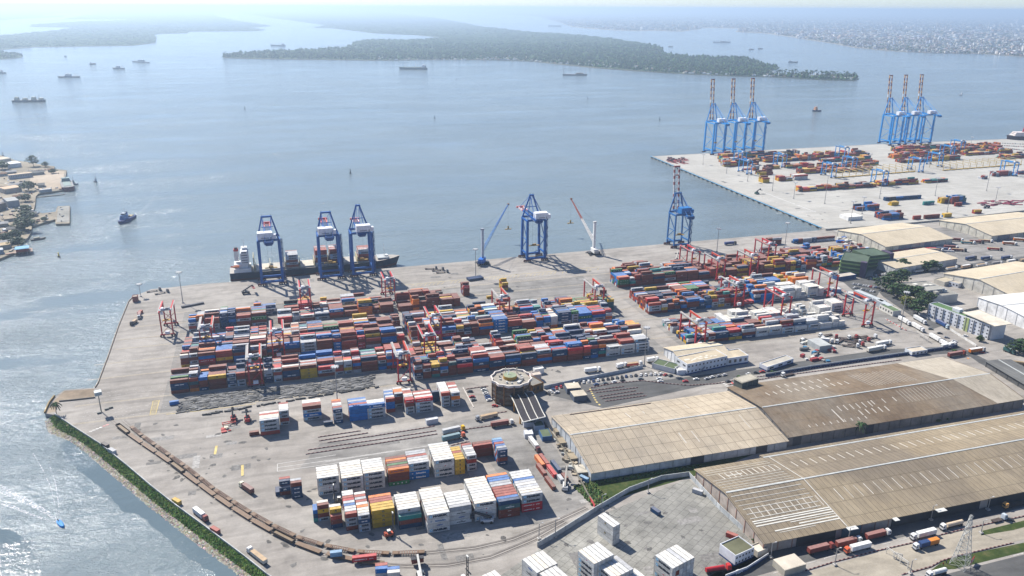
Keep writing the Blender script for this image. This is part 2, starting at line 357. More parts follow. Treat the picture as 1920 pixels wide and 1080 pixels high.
forest('woodland', ISLE, 500, 'palest far woodland behind the river')
g = MB()      # ragged waterside palms
for _ in range(420):
    k = rnd.choice([(1250, 1440, 140), (1450, 1605, 146), (420, 640, 108), (900, 1250, 124)]); x = rnd.uniform(k[0], k[1])
    y = {140: 136 + (x - 1250) * .03, 146: 141 + (x - 1450) * .045, 108: 108, 124: 110 + max(0, x - 960) * .078}[k[2]] - rnd.uniform(0, 5)
    q = at(x, y); h = rnd.uniform(10, 22); g.cyl((q.x, q.y, 0), (q.x + rnd.uniform(-1, 1), q.y, h), .5, (.2, .16, .1), n=4); g.blob(q.x, q.y, h - 3, rnd.uniform(4, 6), 5, (.05, .085, .03), 6, .55)
tag(g.build('shore_palms', M_FAR), 'ragged palms standing along the island beach', 'palms', kind='stuff')
g = MB()
for _ in range(330):
    x = rnd.uniform(900, 1600) if rnd.random() < .85 else rnd.uniform(700, 960); base = (113 if x < 960 else 113 + (x - 960) * .073 if x < 1280 else 138 + (x - 1280) * .037)
    q = at(x, base - rnd.random() ** 2 * 7 - .6); s = rnd.uniform(7, 15); cc = rnd.choice([(.7, .68, .62), (.55, .5, .42), (.45, .3, .2), (.5, .55, .6), (.75, .74, .72)])
    g.box(q.x, q.y, 0, s, s * rnd.uniform(.6, 1), rnd.uniform(3, 7), cc, rnd.random(), tuple(c * .8 for c in cc))
tag(g.build('far_village', M_WALL), 'pale fishing village houses strung along the island shore', 'village', kind='stuff')
g = MB(); gt = MB()
def bld(x, y):
    q = at(x, y - .3); d = q.length; near = d < 8500; s = (rnd.uniform(9, 24) if near else rnd.uniform(16, 45) + d * .0008)
    cc = rnd.choice([(.72, .7, .66), (.6, .57, .52), (.55, .52, .47), (.42, .3, .22), (.5, .55, .62), (.8, .79, .77), (.5, .42, .34)]); k = rnd.uniform(.6, 1.05)
    h = rnd.choice([4, 5, 7, 9, 12]) * (1 if rnd.random() < .93 else rnd.uniform(1.5, 3)) * (1 if near else 1.4)
    cc = tuple(c * k for c in cc); g.box(q.x, q.y, -.5, s, s * rnd.uniform(.5, 1.1), h, cc, rnd.random() * 1.5, tuple(c * rnd.uniform(.7, 1.1) for c in cc))
def tre(x, y):
    q = at(x, y - .3); r = max(8, q.length * .0014) * rnd.uniform(.6, 1.5); k = rnd.uniform(.7, 1.3); gt.blob(q.x, q.y, -1, r, rnd.uniform(7, 14), (.04 * k, .07 * k, .03 * k), 5, .4)
scatter(CITY, 11500, bld, .9); scatter(CITY, 8500, tre, .9)
for _ in range(1500): x = rnd.uniform(1500, 1960); bld(x, min(104, 74 + (x - 1513) * .08) - rnd.random() ** 1.5 * 22 - 1)
tag(g.build('far_city', M_WALL), 'dense pale city of low buildings on the far shore', 'city', kind='stuff')
tag(gt.build('city_trees', M_FAR), 'dark trees between the buildings of the far city', 'trees', kind='stuff')
# ------------------------------------------------------------------ lettering
TXT = {}
def text_tris(s):
    """flat triangles of a word, scaled to unit width, with its height"""
    if s in TXT: return TXT[s]
    cu = bpy.data.curves.new('word', 'FONT'); cu.body = s; cu.resolution_u = 1; cu.offset = .085; cu.size = 1
    o = bpy.data.objects.new('word', cu); COL.objects.link(o); bpy.context.view_layer.update()
    me = o.evaluated_get(bpy.context.evaluated_depsgraph_get()).to_mesh()
    vs = [tuple(v.co) for v in me.vertices]; fs = [tuple(p.vertices) for p in me.polygons]
    bpy.data.objects.remove(o); bpy.data.curves.remove(cu)
    x0, x1 = min(v[0] for v in vs), max(v[0] for v in vs); y0, y1 = min(v[1] for v in vs), max(v[1] for v in vs)
    vs = [((v[0] - x0) / (x1 - x0), (v[1] - y0) / (y1 - y0)) for v in vs]
    TXT[s] = (vs, fs); return TXT[s]
def word(g, s, x, y, z, w, h, col, side=-1):
    """lettering on a wall that faces -Y (side -1) or +Y; x is its left end as read"""
    vs, fs = text_tris(s)
    g.add([(x + (a * w if side < 0 else -a * w), y, z + b * h) for a, b in vs], fs if side < 0 else fs, col)
def quad(g, x, y, z, w, h, col, side=-1):
    x1 = x + (w if side < 0 else -w); g.add([(x, y, z), (x1, y, z), (x1, y, z + h), (x, y, z + h)], [(0, 1, 2, 3)], col)
def star(g, x, y, z, r, col, n=7):
    vs = []
    for k in range(2 * n):
        a = math.pi * k / n + math.pi / 2; q = r if k % 2 == 0 else r * .5; vs.append((x + q * math.cos(a), y, z + q * math.sin(a)))
    g.add(vs, [tuple(range(2 * n))], col)
# ------------------------------------------------------------------ containers
PAL = {'w': (.62, .615, .585), 'g': (.42, .44, .46), 'b': (.185, .042, .026), 'r': (.33, .05, .032), 'c': (.5, .022, .03), 'n': (.012, .052, .13), 'u': (.008, .14, .42),
       'y': (.58, .36, .025), 'o': (.68, .18, .022), 't': (.03, .24, .22), 'G': (.03, .16, .05), 'm': (.55, .035, .25), 'k': (.06, .055, .055), 'l': (.16, .33, .5), 'v': (.05, .12, .13)}
# code -> paint, line of lettering
CODE = {'W': ('w', 'MA'), 'M': ('g', 'MA'), 'H': ('w', 'HSW'), 'R': ('c', 'HSR'), 'S': ('u', 'SAF'), 's': ('w', 'SAFW'), 'D': ('w', 'DEL'), 'd': ('v', 'DELW'), 'N': ('n', 'CMA'), 'Y': ('y', 'MSC'),
        'x': ('w', 'MSC'), 'O': ('o', 'HL'), 'G': ('G', 'UASC'), 'm': ('m', 'ONE'), 'A': ('n', 'APL'), 'B': ('b', 'TR'), 'F': ('w', 'CSAV')}
CNAME = {'w': 'white', 'g': 'grey', 'b': 'brown', 'r': 'rust red', 'c': 'bright red', 'n': 'navy', 'u': 'blue', 'y': 'yellow', 'o': 'orange', 't': 'teal', 'G': 'green', 'm': 'pink', 'k': 'charcoal', 'l': 'pale blue', 'v': 'dark teal'}
def roofcol(c): return tuple(a * .78 + b_ * .22 for a, b_ in zip(c, (.62, .55, .49)))
LB = (.12, .42, .66); INK = (.03, .035, .05); WHT = (.78, .77, .74)
def logo(g, code, L, H, y, side):
    k = -1 if side > 0 else 1; s = L / 12.19; X = lambda a: k * a * L
    if code == 'MA':
        quad(g, X(-.41), y, H * .26, 1.5 * min(1, s * 1.15), 1.5 * min(1, s * 1.15), LB, side); e = 1.5 * min(1, s * 1.15)
        star(g, X(-.41) + k * e / 2, y - .015 * k, H * .26 + e / 2, e * .36, WHT)
        word(g, 'MAERSK', X(-.25), y, H * .24, .66 * L, H * .52, INK, side)
    elif code == 'HSW':
        word(g, 'HAMBURG', X(-.38), y, H * .42, .36 * L, H * .16, (.45, .47, .5), side); word(g, 'SÜD', X(.16), y, H * .42, .16 * L, H * .16, (.45, .47, .5), side)
        g.add([(X(.02), y, H * .36), (X(.10), y, H * .56), (X(.01), y, H * .62)], [(0, 1, 2)], (.5, .02, .04))
    elif code == 'HSR':
        word(g, 'HAMBURG', X(-.40), y, H * .36, .40 * L, H * .22, WHT, side); word(g, 'SÜD', X(.18), y, H * .36, .2 * L, H * .22, WHT, side)
        for a in (.26, .62): g.add([(X(.03), y, H * a), (X(.12), y, H * (.47 + (a > .5) * .02)), (X(.07), y, H * .49)], [(0, 1, 2)], WHT)
    elif code in ('SAF', 'SAFW'):
        cc = WHT if code == 'SAF' else (.14, .24, .42); word(g, 'Safmarine', X(-.17), y, H * .25, .5 * L, H * .42, cc, side); quad(g, X(-.37), y, H * .36, .8 * s, .6, cc, side)
    elif code in ('DEL', 'DELW'):
        cc = INK if code == 'DEL' else WHT; word(g, 'DELMAS', X(-.18), y, H * .3, .4 * L, H * .22, cc, side)
        g.add([(X(-.02), y, H * .6), (X(.03), y, H * .72), (X(.12), y, H * .66)], [(0, 1, 2)], cc)
    elif code == 'MSC':
        quad(g, X(-.055), y, H * .32, 1.25 * min(1, s * 1.3), 1.15, (.045, .04, .04), side); word(g, 'msc', X(-.04), y - .015 * k, H * .4, .075 * L, H * .2, (.5, .4, .15), side)
    elif code == 'CMA':
        word(g, 'CMA CGM', X(-.26), y, H * .34, .52 * L, H * .28, WHT, side)
    elif code == 'UASC':
        for q_, ch in zip((-.3, -.1, .1, .3), 'UASC'): word(g, ch, X(q_), y, H * .3, .07 * L, H * .32, WHT, side)
    elif code == 'HL':
        quad(g, X(-.36), y, H * .4, .7, .6, (.03, .06, .2), side); word(g, 'Hapag-Lloyd', X(-.25), y, H * .4, .5 * L, H * .22, (.03, .06, .2), side)
    elif code == 'ONE': word(g, 'ONE', X(-.15), y, H * .28, .3 * L, H * .45, WHT, side)
    elif code == 'APL': word(g, 'APL', X(-.15), y, H * .28, .3 * L, H * .4, WHT, side)
    elif code == 'CSAV': word(g, 'CSAV', X(-.1), y, H * .34, .3 * L, H * .32, (.1, .15, .35), side)
    elif code == 'TR': word(g, 'TRITON', X(-.08), y, H * .45, .16 * L, H * .14, WHT, side)
def container_geo(g, L, H, code, cv=0, detail=True, sides=(-1, 1)):
    pc, lg = CODE.get(code, (code, None)); c = tuple(a * (1, .86, 1.1, .95)[cv % 4] for a in PAL[pc]); rc = roofcol(c) if pc not in 'w' else (.7, .67, .62)
    if pc == 'w': rc = ((.70, .675, .62), (.68, .65, .60), (.685, .625, .53), (.60, .595, .57))[cv % 4]
    W = 2.38; i = .035 if detail else 0
    g.box(0, 0, .06, L - 2 * i, W - 2 * i, H - .12, c, 0, rc)
    if detail:
        dk = tuple(a * .8 for a in c)
        for sx in (-1, 1):
            for sy in (-1, 1): g.box(sx * (L / 2 - .08), sy * (W / 2 - .08), 0, .16, .16, H, dk)
        for sy in (-1, 1):
            g.box(0, sy * (W / 2 - .05), H - .16, L - .34, .09, .145, tuple(a * .66 for a in rc)); g.box(0, sy * (W / 2 - .05), .02, L - .34, .09, .14, dk)
        for dy in (-.8, -.35, .35, .8): g.box(L / 2 - .01, dy, .3, .06, .07, H - .6, (.5, .5, .5))
        if pc == 'w':
            g.box(-L / 2 + .0, 0, .5, .1, 1.9, H - 1, (.25, .26, .27))
        else: quad(g, -L / 2 + .55, -W / 2 - .02, H * .22, .16, H * .5, tuple(.5 * a + .25 for a in c))
    if lg:
        for sd in sides: logo(g, lg, L, H, sd * (W / 2 + .02), sd)
CMESH = {}
def container_obj(L, H, code, cv):
    k = (L, H, code, cv % 4)
    if k not in CMESH:
        g = MB(); container_geo(g, L, H, code, cv); o = g.build('shipping_container', M_CONT); CMESH[k] = o; return o
    o = CMESH[k].copy(); COL.objects.link(o); return o
NEAR = []; BULK = []          # (distance, x, y, z, rot, L, H, code, cv, label)
ORD = ['', 'one', 'two', 'three', 'four', 'five', 'six', 'seven', 'eight', 'nine', 'ten', 'eleven', 'twelve', 'thirteen']
L40, L20 = 12.19, 6.06
def cname(code):
    pc, lg = CODE.get(code, (code, None)); return CNAME[pc]
def stack(desc, px, L, tiers, roofs='', h=2.75, rot=0, top=False, group='', heights=None, gap=2.55, flip=False):
    """one block of containers: tiers is the front face from the top down, roofs the top layer behind it going back"""
    n = len(tiers); p = at(px[0], px[1], n * h if top else 0); ux = Vector((math.cos(rot), math.sin(rot))); uy = Vector((-ux.y, ux.x))
    rows = [tiers] + [r_ * 1 for r_ in roofs]
    for k in range(len(roofs) + 1):
        nt_ = n if not heights or k >= len(heights) else heights[k]
        c0 = p + ux * (L / 2 + rnd.uniform(-.09, .09)) + uy * (1.22 + k * gap)
        for tr in range(nt_):
            if k == 0: code = tiers[n - 1 - tr]
            else: code = roofs[k - 1] if tr == nt_ - 1 else rnd.choice([roofs[k - 1], rnd.choice(roofs), 'w', 'b'])
            ln = 'long' if L > 7 else 'short'; cn = cname(code)
            if k == 0:
                pl = ['bottom front of', 'second tier front of', 'third tier front of', 'fourth tier front of', 'fifth tier front of'][tr] if tr < n - 1 else 'top front of'
                if n == 1: pl = 'lowest front of'
            else: pl = 'roof row %s of' % ORD[k + 1]
            vis = k == 0 or tr == nt_ - 1 or (heights and k < len(heights) and tr >= min(heights[k - 1], nt_ - 1))
            (NEAR if vis else BULK).append((c0.length, c0.x + rnd.uniform(-.04, .04), c0.y, tr * h + rnd.uniform(0, .05), rot, L, h - .06, code, rnd.randrange(4), '%s %s container, %s %s' % (cn, ln, pl, desc)))
# back row of the near yard
stack('the leftmost white back-row stack', (597.5, 930), L40, 'WWHW', 'wwww', 2.9)
stack('the second white back-row stack', (640.5, 897), L40, 'WWWH', 'wwwwww', 2.9, top=True)
stack('the third white back-row stack', (681.5, 888), L40, 'WWWW', 'wwwww', 2.9, top=True)
stack('the orange-topped back-row stack', (728.3, 882.5), L40, 'ObbG', 'bGbob', 2.7, top=True)
stack('the blue-based stack with grey tops', (766.5, 870.5), L40, 'MMSS', 'wgrgg', 2.75, top=True)
stack('the tall white stack beside yellow one', (815, 896), L40, 'WHWW', 'wwwwwww', 2.9)
stack('the narrow all-yellow back-row stack', (853.5, 891), L20, 'YYYY', 'yyryy', 2.65)
stack('the short grey stack beside yellow one', (875.5, 884.5), L20, 'MrMM', 'wgwgr', 2.7)
stack('the dark red wall beside grey stack', (888.5, 859), L40, 'rbb', 'b', 2.85)
stack('the short navy stack beside red wall', (934, 873.5), L20, 'NNbN', 'gurul', 2.7)
# front row
stack('the blue end-on stack at front left', (597, 978.5), L20, 'unt', '', 2.6, rot=R_(90))
stack('the small stack with yellow middle', (597, 979), L20, 'bYbM', 'w', 2.6)
stack('the low red stack in front row', (621.5, 992), L20, 'rbn', 'Yw', 2.6, heights=[3, 4, 4])
stack('the multicoloured short front-row stack', (650, 996), L20, 'rMMb', 'wwugcrww', 2.65)
stack('the short stack with navy middle', (673.8, 999), L20, 'MNMM', 'wwowrgrw', 2.65)
stack('the long all-yellow stack', (699, 991.5), L40, 'YYYY', 'yyrro', 2.78)
stack('the teal-topped low front-row stack', (749, 993.5), L40, 'tbn', 'xwwwwww', 2.7, heights=[3, 4, 4, 4, 4, 4, 4])
stack('the foremost white stack', (802, 1001), L40, 'WsFW', 'wwwwwwwwW', 2.9)
stack('the grey-white stack with black names', (843.5, 985.5), L40, 'gDFD', 'wwwww', 2.8)
stack('the white stack behind reach stacker', (890.5, 978), L40, 'WHHW', 'wwwwwwwww', 2.85)
stack('the navy and rust striped stack', (935.2, 973.5), L40, 'ndBB', 'urrrrgluuo'.replace('l', 'g'), 2.75)
stack('the eastmost stack with red base', (978, 961.5), L40, 'MMRR', 'wwgwgunww'.replace('n', 'w'), 2.75)
# little group beside the curved railway
stack('the small group by the railway', (525.5, 930), L20, 'Ab', 'Nr', 2.6, heights=[2, 3, 3])
stack('the navy pile by the railway', (547.5, 936), L20, 'bNNN', 'g', 2.6)
stack('the end-on blue pile by the railway', (525, 929), L20, 'rn', '', 2.6, rot=R_(90), heights=[1])
# middle row between the rubble field and the lanes
stack('the white stack beside red forklift', (489.5, 817.5), L40, 'MMMr', 'wwrw', 2.78)
stack('the short stack beside white one', (526, 798.5), L20, 'MMrM', 'wwwr', 2.75)
stack('the lone red box beside forklift', (468, 818), L20, 'b', '', 2.6)
stack('the lone striped stack in middle row', (569.5, 790), L40, 'bMSM', 'rww', 2.75)
stack('the short stack behind light mast', (626.5, 795), L20, 'NMMN', 'rgwro', 2.7)
stack('the low box before light mast', (607.5, 799), L20, 'n', '', 2.6)
stack('the big bright blue stack', (656.5, 791), L40, 'uuuu', 'rulu'.replace('l', 'g'), 2.8)
stack('the grey stack beside blue one', (690, 787), L40, 'SMMM', 'ww', 2.75)
stack('the short blue and red stack', (725, 774.5), L20, 'ruur', 'wugug', 2.7)
stack('the short stack with orange roofs', (741, 764.5), L20, 'MrbM', 'oow', 2.7)
stack('the red-fronted short stack', (761.3, 777), L20, 'Rb' + 'MM', 'rgwrrw', 2.75)
stack('the long stack with red top', (780, 775), L40, 'RMMM', 'wrwr', 2.75)
stack('the lone blue stack in shade', (811, 754.5), L20, 'nnn', '', 2.7)
stack('the white-roofed short stack', (828.5, 763.5), L20, 'rMMM', 'wwwwww', 2.75)
stack('the end short stack with orange band', (847, 763.5), L20, 'MoMM', 'wwrwrr', 2.75)
# loose boxes near the gate, lying the other way
RW = math.atan2(*(at(1042, 905) - at(1012, 865)).yx)
for k, (px, L, code, ds) in enumerate([((1005, 852), L40, 'O', 'nearest the gatehouse lorry'), ((1013, 850), L40, 'r', 'against the orange one'), ((1008, 868), L40, 'b', 'in the loose row by the kerb'), ((1027, 870), L40, 'R', 'lying in the loose row'),
                                   ((1035, 862), L40, 'n', 'beside the boundary wall'), ((1024, 892), L40, 'b', 'at the end of the loose row'), ((1047, 889), L20, 'g', 'beside the white reach stacker'), ((1055, 886), L20, 'b', 'behind the white reach stacker')]):
    p = at(px[0], px[1], 2.6); u_ = Vector((math.cos(RW), math.sin(RW))); c0 = p + u_ * (L / 2)
    NEAR.append((c0.length, c0.x, c0.y, 0, RW, L, 2.6, code, k, '%s container %s' % (cname(code), ds)))
# the slab yard at the bottom, turned along the boundary wall
RX = math.atan2(322.4 - 336.3, 137.4 - 132.8)
def xstack(desc, px, tiers, roofs, h=2.9):
    """long side to the left in the picture, rows going back to the right"""
    stack(desc, px, L40, tiers, roofs, h, rot=RX, top=True)
xstack('the two-row slab yard pile', (1121, 966.5), 'xwxw', 'w')
xstack('the middle slab yard stack', (1083.8, 1032.5), 'HWWWW', 'wwww')
xstack('the slab yard stack nearest camera', (1119.5, 1058.5), 'WWWW', 'wwwg')
xstack('the right slab yard stack', (1227.5, 1041), 'WWHW', 'wwgww')
xstack('the left slab yard stack', (978.5, 1048.5), 'FDDW', 'wwww')
xstack('the slab yard stack cut by edge', (1011, 1074.5), 'WWWW', 'www')
xstack('the bottom-left slab yard stack', (895, 1083), 'WWW', 'www')
xstack('the lowest slab yard stack', (1176, 1072), 'WWW', 'w')
NEAR.append((0, *at(1229, 962), 0, RX, L20, 2.5, 'n', 0, 'lone dark blue skip container on the empty slab yard'))
stack('the little bottom-edge pile', (703, 1068), L20, 'ug', 'r', 2.6, rot=R_(-8), top=True)
stack('the second bottom-edge pile', (726, 1075), L20, 'wu', 'u', 2.6, rot=R_(-8), top=True)
# singles along the quay wall and the yard's edges
for px, L, code, rot, ds in [((198, 838), L20, 'k', -52, 'beside the sea wall, upper of two'), ((211, 849), L20, 'g', -52, 'beside the sea wall, lower of two'), ((332, 944), L20, 'y', -52, 'alone by the sea wall'),
                             ((404, 998), L20, 'r', -52, 'behind the trailer at the sea wall'), ((327, 758), L20, 'u', 4, 'beside the yellow hatched bay'), ((263, 588), L20, 'r', 70, 'at the quay corner'),
                             ((1095, 901), L20, 'l', -60, 'open-topped, by the boundary wall'), ((1308, 925), L20, 'g', -50, 'against the slab yard wall'), ((1372, 1008), L20, 'r', -52, 'by the slab yard gate house')]:
    q = at(*px); NEAR.append((q.length, q.x, q.y, 0, R_(rot), L, 2.6, code, 0, '%s short container %s' % (cname(code), ds)))
# ------------------------------------------------------------------ the big stacking yard
MIXP = 'bbbbbbbbbbbrrrrrBMMMMMNNNnnnuuuucRRYyOOwWkGtSSAgg'
BRN = 'bbbbbbbbbbbBrrnMYok'
WH = 'WwwHwWwWwMws'
PIERP = 'bbbbrrryyYoObbnMtckY'
def bay_fill(u, v0, L, heights, pal, front=None, gap=2.58, h=2.7):
    dom = rnd.choice(pal)
    for k, hh in enumerate(heights):
        for tr in range(hh):
            code = front[len(front) - 1 - tr] if k == 0 and front and tr < len(front) else (dom if rnd.random() < .42 else rnd.choice(pal))
            x, y = u + L / 2 + rnd.uniform(-.12, .12), v0 + 1.22 + k * gap
            front_open = k == 0 or heights[k - 1] <= tr
            BULK.append((math.hypot(x, y), x, y, tr * h, 0, L, h - .03, code, rnd.randrange(4), front_open))
def block(u0, u1, v0, rows, pal, hs=(3, 4, 4, 5), bays=(), p40=.62, miss=.04, zones=None):
    u = u0
    for b_ in bays:
        L = L40 if b_[0] == 4 else L20; hh = len(b_[1]); H_ = [hh] + [max(1, min(5, (b_[2] if len(b_) > 2 else hh) + rnd.choice((-1, 0, 0, 0, 0, 0, 1, 1)))) for _ in range(rows - 1)]
        bay_fill(u, v0, L, H_, pal, b_[1]); u += L + (.75 if L > 7 else .55)
    while u + L20 < u1:
        L = L40 if rnd.random() < p40 and u + L40 <= u1 else L20; pp = pal
        if zones:
            for za, zb, zp in zones:
                if za <= u < zb: pp = zp
        base = rnd.choice(hs); H_ = [max(1, min(5, base + rnd.choice((-1, 0, 0, 0, 0, 0, 0, 1)))) for _ in range(rows)]; H_[0] = max(2, min(H_[0], base))
        if rnd.random() < miss: H_ = [max(0, x - rnd.choice((2, 3))) for x in H_]
        bay_fill(u, v0, L, H_, pp); u += L + (.75 if L > 7 else .55)
WEST = [(4, 'bNnb', 4), (2, 'rvbo', 4), (2, 'ubbN', 3), (4, 'Ybbb', 4), (2, 'NMNM', 3), (2, 'rbMM', 4), (4, 'bbbO', 3), (2, 'gMNn', 4), (2, 'MrgM', 4), (4, 'bnNb', 4), (4, 'bYYY', 4), (4, 'cMb', 4), (2, 'gbrM', 4), (2, 'gMyM', 4), (2, 'rubg', 4), (4, 'bbb', 4), (2, 'rMnu', 4)]
block(-87, 86, 570.5, 8, MIXP, bays=WEST)
EAST = [(2, 'MbNM', 4), (2, 'bMbb', 4), (2, 'YNbt', 4), (2, 'buMb', 4), (2, 'vbbb', 4), (4, 'cbb', 4), (4, 'uAbN', 5), (4, 'rNnb', 4), (4, 'nuNb', 3), (4, 'nNbb', 4), (4, 'bub', 4), (4, 'nNbb', 4), (4, 'crbb', 4), (2, 'crbN', 4), (2, 'rnNu', 4), (2, 'oNtb', 4), (4, 'WwW', 3), (4, 'wWW', 4)]
block(87, 284, 546, 8, MIXP, bays=EAST, zones=[(255, 300, WH)])
block(87, 292, 575, 8, MIXP, hs=(3, 3, 4, 4), zones=[(270, 300, 'yYybMo')])
block(-84, 97, 616, 8, MIXP, hs=(3, 4, 4, 4), bays=[(2, 'wbbY', 3), (2, 'MbMM', 4), (4, 'buRr', 4), (4, 'rrYb', 4), (4, 'nbuu', 4), (4, 'bbG', 4)])
block(96.5, 284, 616, 8, MIXP, hs=(3, 4, 4, 5), bays=[(2, 'bbMY', 4), (2, 'bbbb', 4), (4, 'mOO', 5), (4, 'uMRu', 4), (2, 'yMbb', 4), (2, 'nMr', 4), (2, 'bbb', 4)])
block(-84, 97, 642.5, 8, MIXP, hs=(3, 3, 4, 4), miss=.06)
block(96.5, 292, 642.5, 8, MIXP, hs=(3, 3, 4, 4), zones=[(240, 300, 'GbyYvMr')])
block(-84, -14, 692, 8, MIXP, hs=(3, 4, 4), bays=[(2, 'MrM', 3), (2, 'wMM', 4), (4, 'rbMM', 4), (2, 'nnnn', 4), (2, 'nunn', 4), (4, 'rMbb', 4)])
block(-10, 97, 692, 6, MIXP, hs=(2, 3, 3, 4), miss=.15, zones=[(45, 90, 'bbYONRMb')])
block(98, 160, 691.5, 6, BRN, hs=(3, 4, 4, 4))
block(-30, 92, 717, 6, MIXP, hs=(1, 2, 2, 3, 3), miss=.2)
block(100, 150, 720, 3, BRN, hs=(2, 3, 3)); block(165, 176, 716, 5, 'ruRNMb', hs=(3, 4)); block(206, 214, 722, 5, 'yYbbr', hs=(3, 3))
for q in ((168, 690, 'n'), (192, 692, 'r'), (185, 703, 'y'), (118, 742, 'o'), (30, 742, 'y'), (60, 745, 'b')): bay_fill(q[0], q[1], L40 if q[2] != 'y' else L20, [1], q[2])
# eastern yard
block(321, 604, 699, 8, MIXP, hs=(3, 4, 4, 5), bays=[(4, 'rGGb', 4), (2, 'tr', 3), (2, 'bb', 3), (4, 'bbBb', 4), (4, 'bnbb', 4), (4, 'bMb', 4), (4, 'bBbb', 4), (4, 'bbbb', 4)], zones=[(321, 450, BRN), (450, 520, BRN), (520, 610, MIXP)], miss=.12)
block(332, 600, 726, 8, BRN, hs=(2, 3, 3, 4), miss=.15)
block(318, 512, 622.5, 8, MIXP, hs=(3, 4, 4), bays=[(4, 'rMMb', 4), (2, 'wYb', 4), (2, 'bbn', 3), (2, 'bn', 3), (2, 'ub', 3), (4, 'ubbN', 4), (2, 'Nn', 3), (2, 'nnu', 3), (2, 'rMM', 4), (2, 'MMY', 4), (2, 'rbM', 4)], zones=[(440, 520, WH)])
block(320, 512, 649.5, 8, MIXP, hs=(3, 3, 4, 4), zones=[(470, 520, 'oyuboWw')])
block(318, 476, 548.5, 8, MIXP, hs=(2, 3, 3), bays=[(2, 'wn', 2), (2, 'Nnt', 3), (2, 'wbt', 2), (2, 'bMr', 3), (4, 'Nnb', 3), (4, 'NY', 3), (4, 'gbN', 3), (4, 'wWw', 3), (4, 'wWg', 3), (4, 'WW', 3), (4, 'wW', 3)], zones=[(372, 480, WH)])
block(318, 400, 576, 8, MIXP, hs=(1, 2, 3), zones=[(365, 480, WH)]); block(402, 480, 576, 6, WH, hs=(1, 2, 2, 3), miss=.2); block(486, 500, 583, 5, WH, hs=(3, 4))
block(520, 600, 759, 3, 'bnuMrN', hs=(1, 2, 3), miss=.3); block(556, 575, 793, 2, 'gRb', hs=(3, 3)); block(590, 650, 790, 2, 'Nubgw', hs=(1, 1, 2)); block(612, 650, 745, 4, 'bbuby', hs=(2, 3), miss=.2)
# NE pier
def pier(rowsets):
    for (xa, ya), (xb, yb), rows, pal, hs, ms in rowsets:
        a, b_ = at(xa, ya), at(xb, yb); block(a.x, b_.x, (a.y + b_.y) / 2, rows, pal, hs, p40=.75, miss=ms)
pier([((1352, 300), (1500, 293), 6, PIERP, (3, 3, 4), .05), ((1358, 313), (1425, 309), 5, PIERP, (3, 3, 4), .055), ((1435, 305), (1540, 299), 6, PIERP, (2, 3, 4), .1), ((1500, 300), (1625, 290), 6, PIERP, (2, 3, 4), .1), ((1425, 329), (1462, 327), 6, PIERP, (2, 3), .1),
      ((1463, 341), (1486, 338), 5, PIERP, (2, 3), 0), ((1430, 343), (1448, 342), 5, 'yryb', (3, 3), 0), ((1490, 338), (1515, 336), 5, 'wwwry', (3, 3), 0), ((1500, 326), (1640, 318), 5, PIERP, (2, 2, 3), .15), ((1540, 316), (1650, 309), 5, PIERP, (2, 2, 3), .15),
      ((1496, 359), (1650, 351), 4, PIERP, (2, 2, 3), .1), ((1650, 350), (1775, 340), 4, PIERP, (2, 2, 3), .1), ((1680, 299), (1790, 290), 6, PIERP, (3, 4), .08), ((1760, 290), (1880, 282), 6, PIERP, (2, 3, 4), .1), ((1680, 285), (1790, 279), 6, PIERP, (3, 4), .08),
      ((1790, 282), (1874, 277), 6, 'bbbrbyo', (3, 3, 4), .05), ((1880, 299), (1960, 294), 6, PIERP, (2, 3), .2), ((1545, 326), (1630, 320), 4, PIERP, (1, 1), .3), ((1862, 331), (1905, 328), 3, 'rMbrg', (2, 3), 0), ((1840, 336), (1856, 335), 3, 'rbg', (2,), 0), ((1910, 327), (1960, 324), 3, 'bnr', (2,), 0),
      ((1608, 396), (1625, 394), 4, 'unb', (2, 2), 0), ((1627, 395), (1652, 393), 6, 'unrb', (3, 3), 0), ((1659, 414), (1692, 409), 7, 'unrbn', (3, 4), 0), ((1671, 386), (1686, 385), 3, 'y', (2,), 0), ((1765, 382), (1785, 380), 3, 'yb', (3,), 0), ((1784, 383), (1812, 381), 5, 'nubv', (4,), 0),
      ((1826, 401), (1848, 400), 2, 'yr', (2,), 0), ((1770, 408), (1786, 407), 2, 'yu', (2,), 0), ((1712, 412), (1730, 411), 1, 'r', (1, 2), 0), ((1734, 411), (1764, 408), 1, 'b', (1,), 0), ((1660, 377), (1728, 372), 2, 'nuyok', (1,), 0), ((1790, 387), (1810, 386), 1, 'r', (1,), 0), ((1732, 385), (1754, 383), 1, 'tg', (1,), 0), ((1355, 306), (1470, 300), 6, PIERP, (2, 3), .15), ((1545, 305), (1640, 299), 6, PIERP, (2, 3, 3), .1), ((1690, 306), (1800, 299), 6, PIERP, (2, 3, 3), .1), ((1700, 293), (1790, 287), 6, PIERP, (2, 3), .1), ((1810, 292), (1900, 287), 6, PIERP, (2, 3), .2), ((1400, 321), (1425, 319), 5, PIERP, (2, 3), .1), ((1440, 318), (1530, 312), 5, PIERP, (2, 2, 3), .2)])
# ------------------------------------------------------------------ build them: the 300 nearest one by one, all others as one mass
NEAR.sort(key=lambda r: r[0])
for r in NEAR[:300]:
    _, x, y, z, rot, L, H, code, cv, lab = r; o = container_obj(L, H, code, cv); o.location = (x, y, z + .045); o.rotation_euler = (0, 0, rot)
    tag(o, lab, 'container', 'containers stacked in the port yard')
g = MB()
for r in NEAR[300:] + BULK:
    _, x, y, z, rot, L, H, code, cv, fo = r
    g.T = Matrix.Translation((x, y, z + .045)) @ Matrix.Rotation(rot, 4, 'Z')
    container_geo(g, L, H, code, cv, detail=False, sides=(-1,) if fo else ())
g.T = None
tag(g.build('distant_container_stacks', M_CONT), 'many-coloured mass of stacked containers filling the far yard and the pier', 'container stacks', kind='stuff')
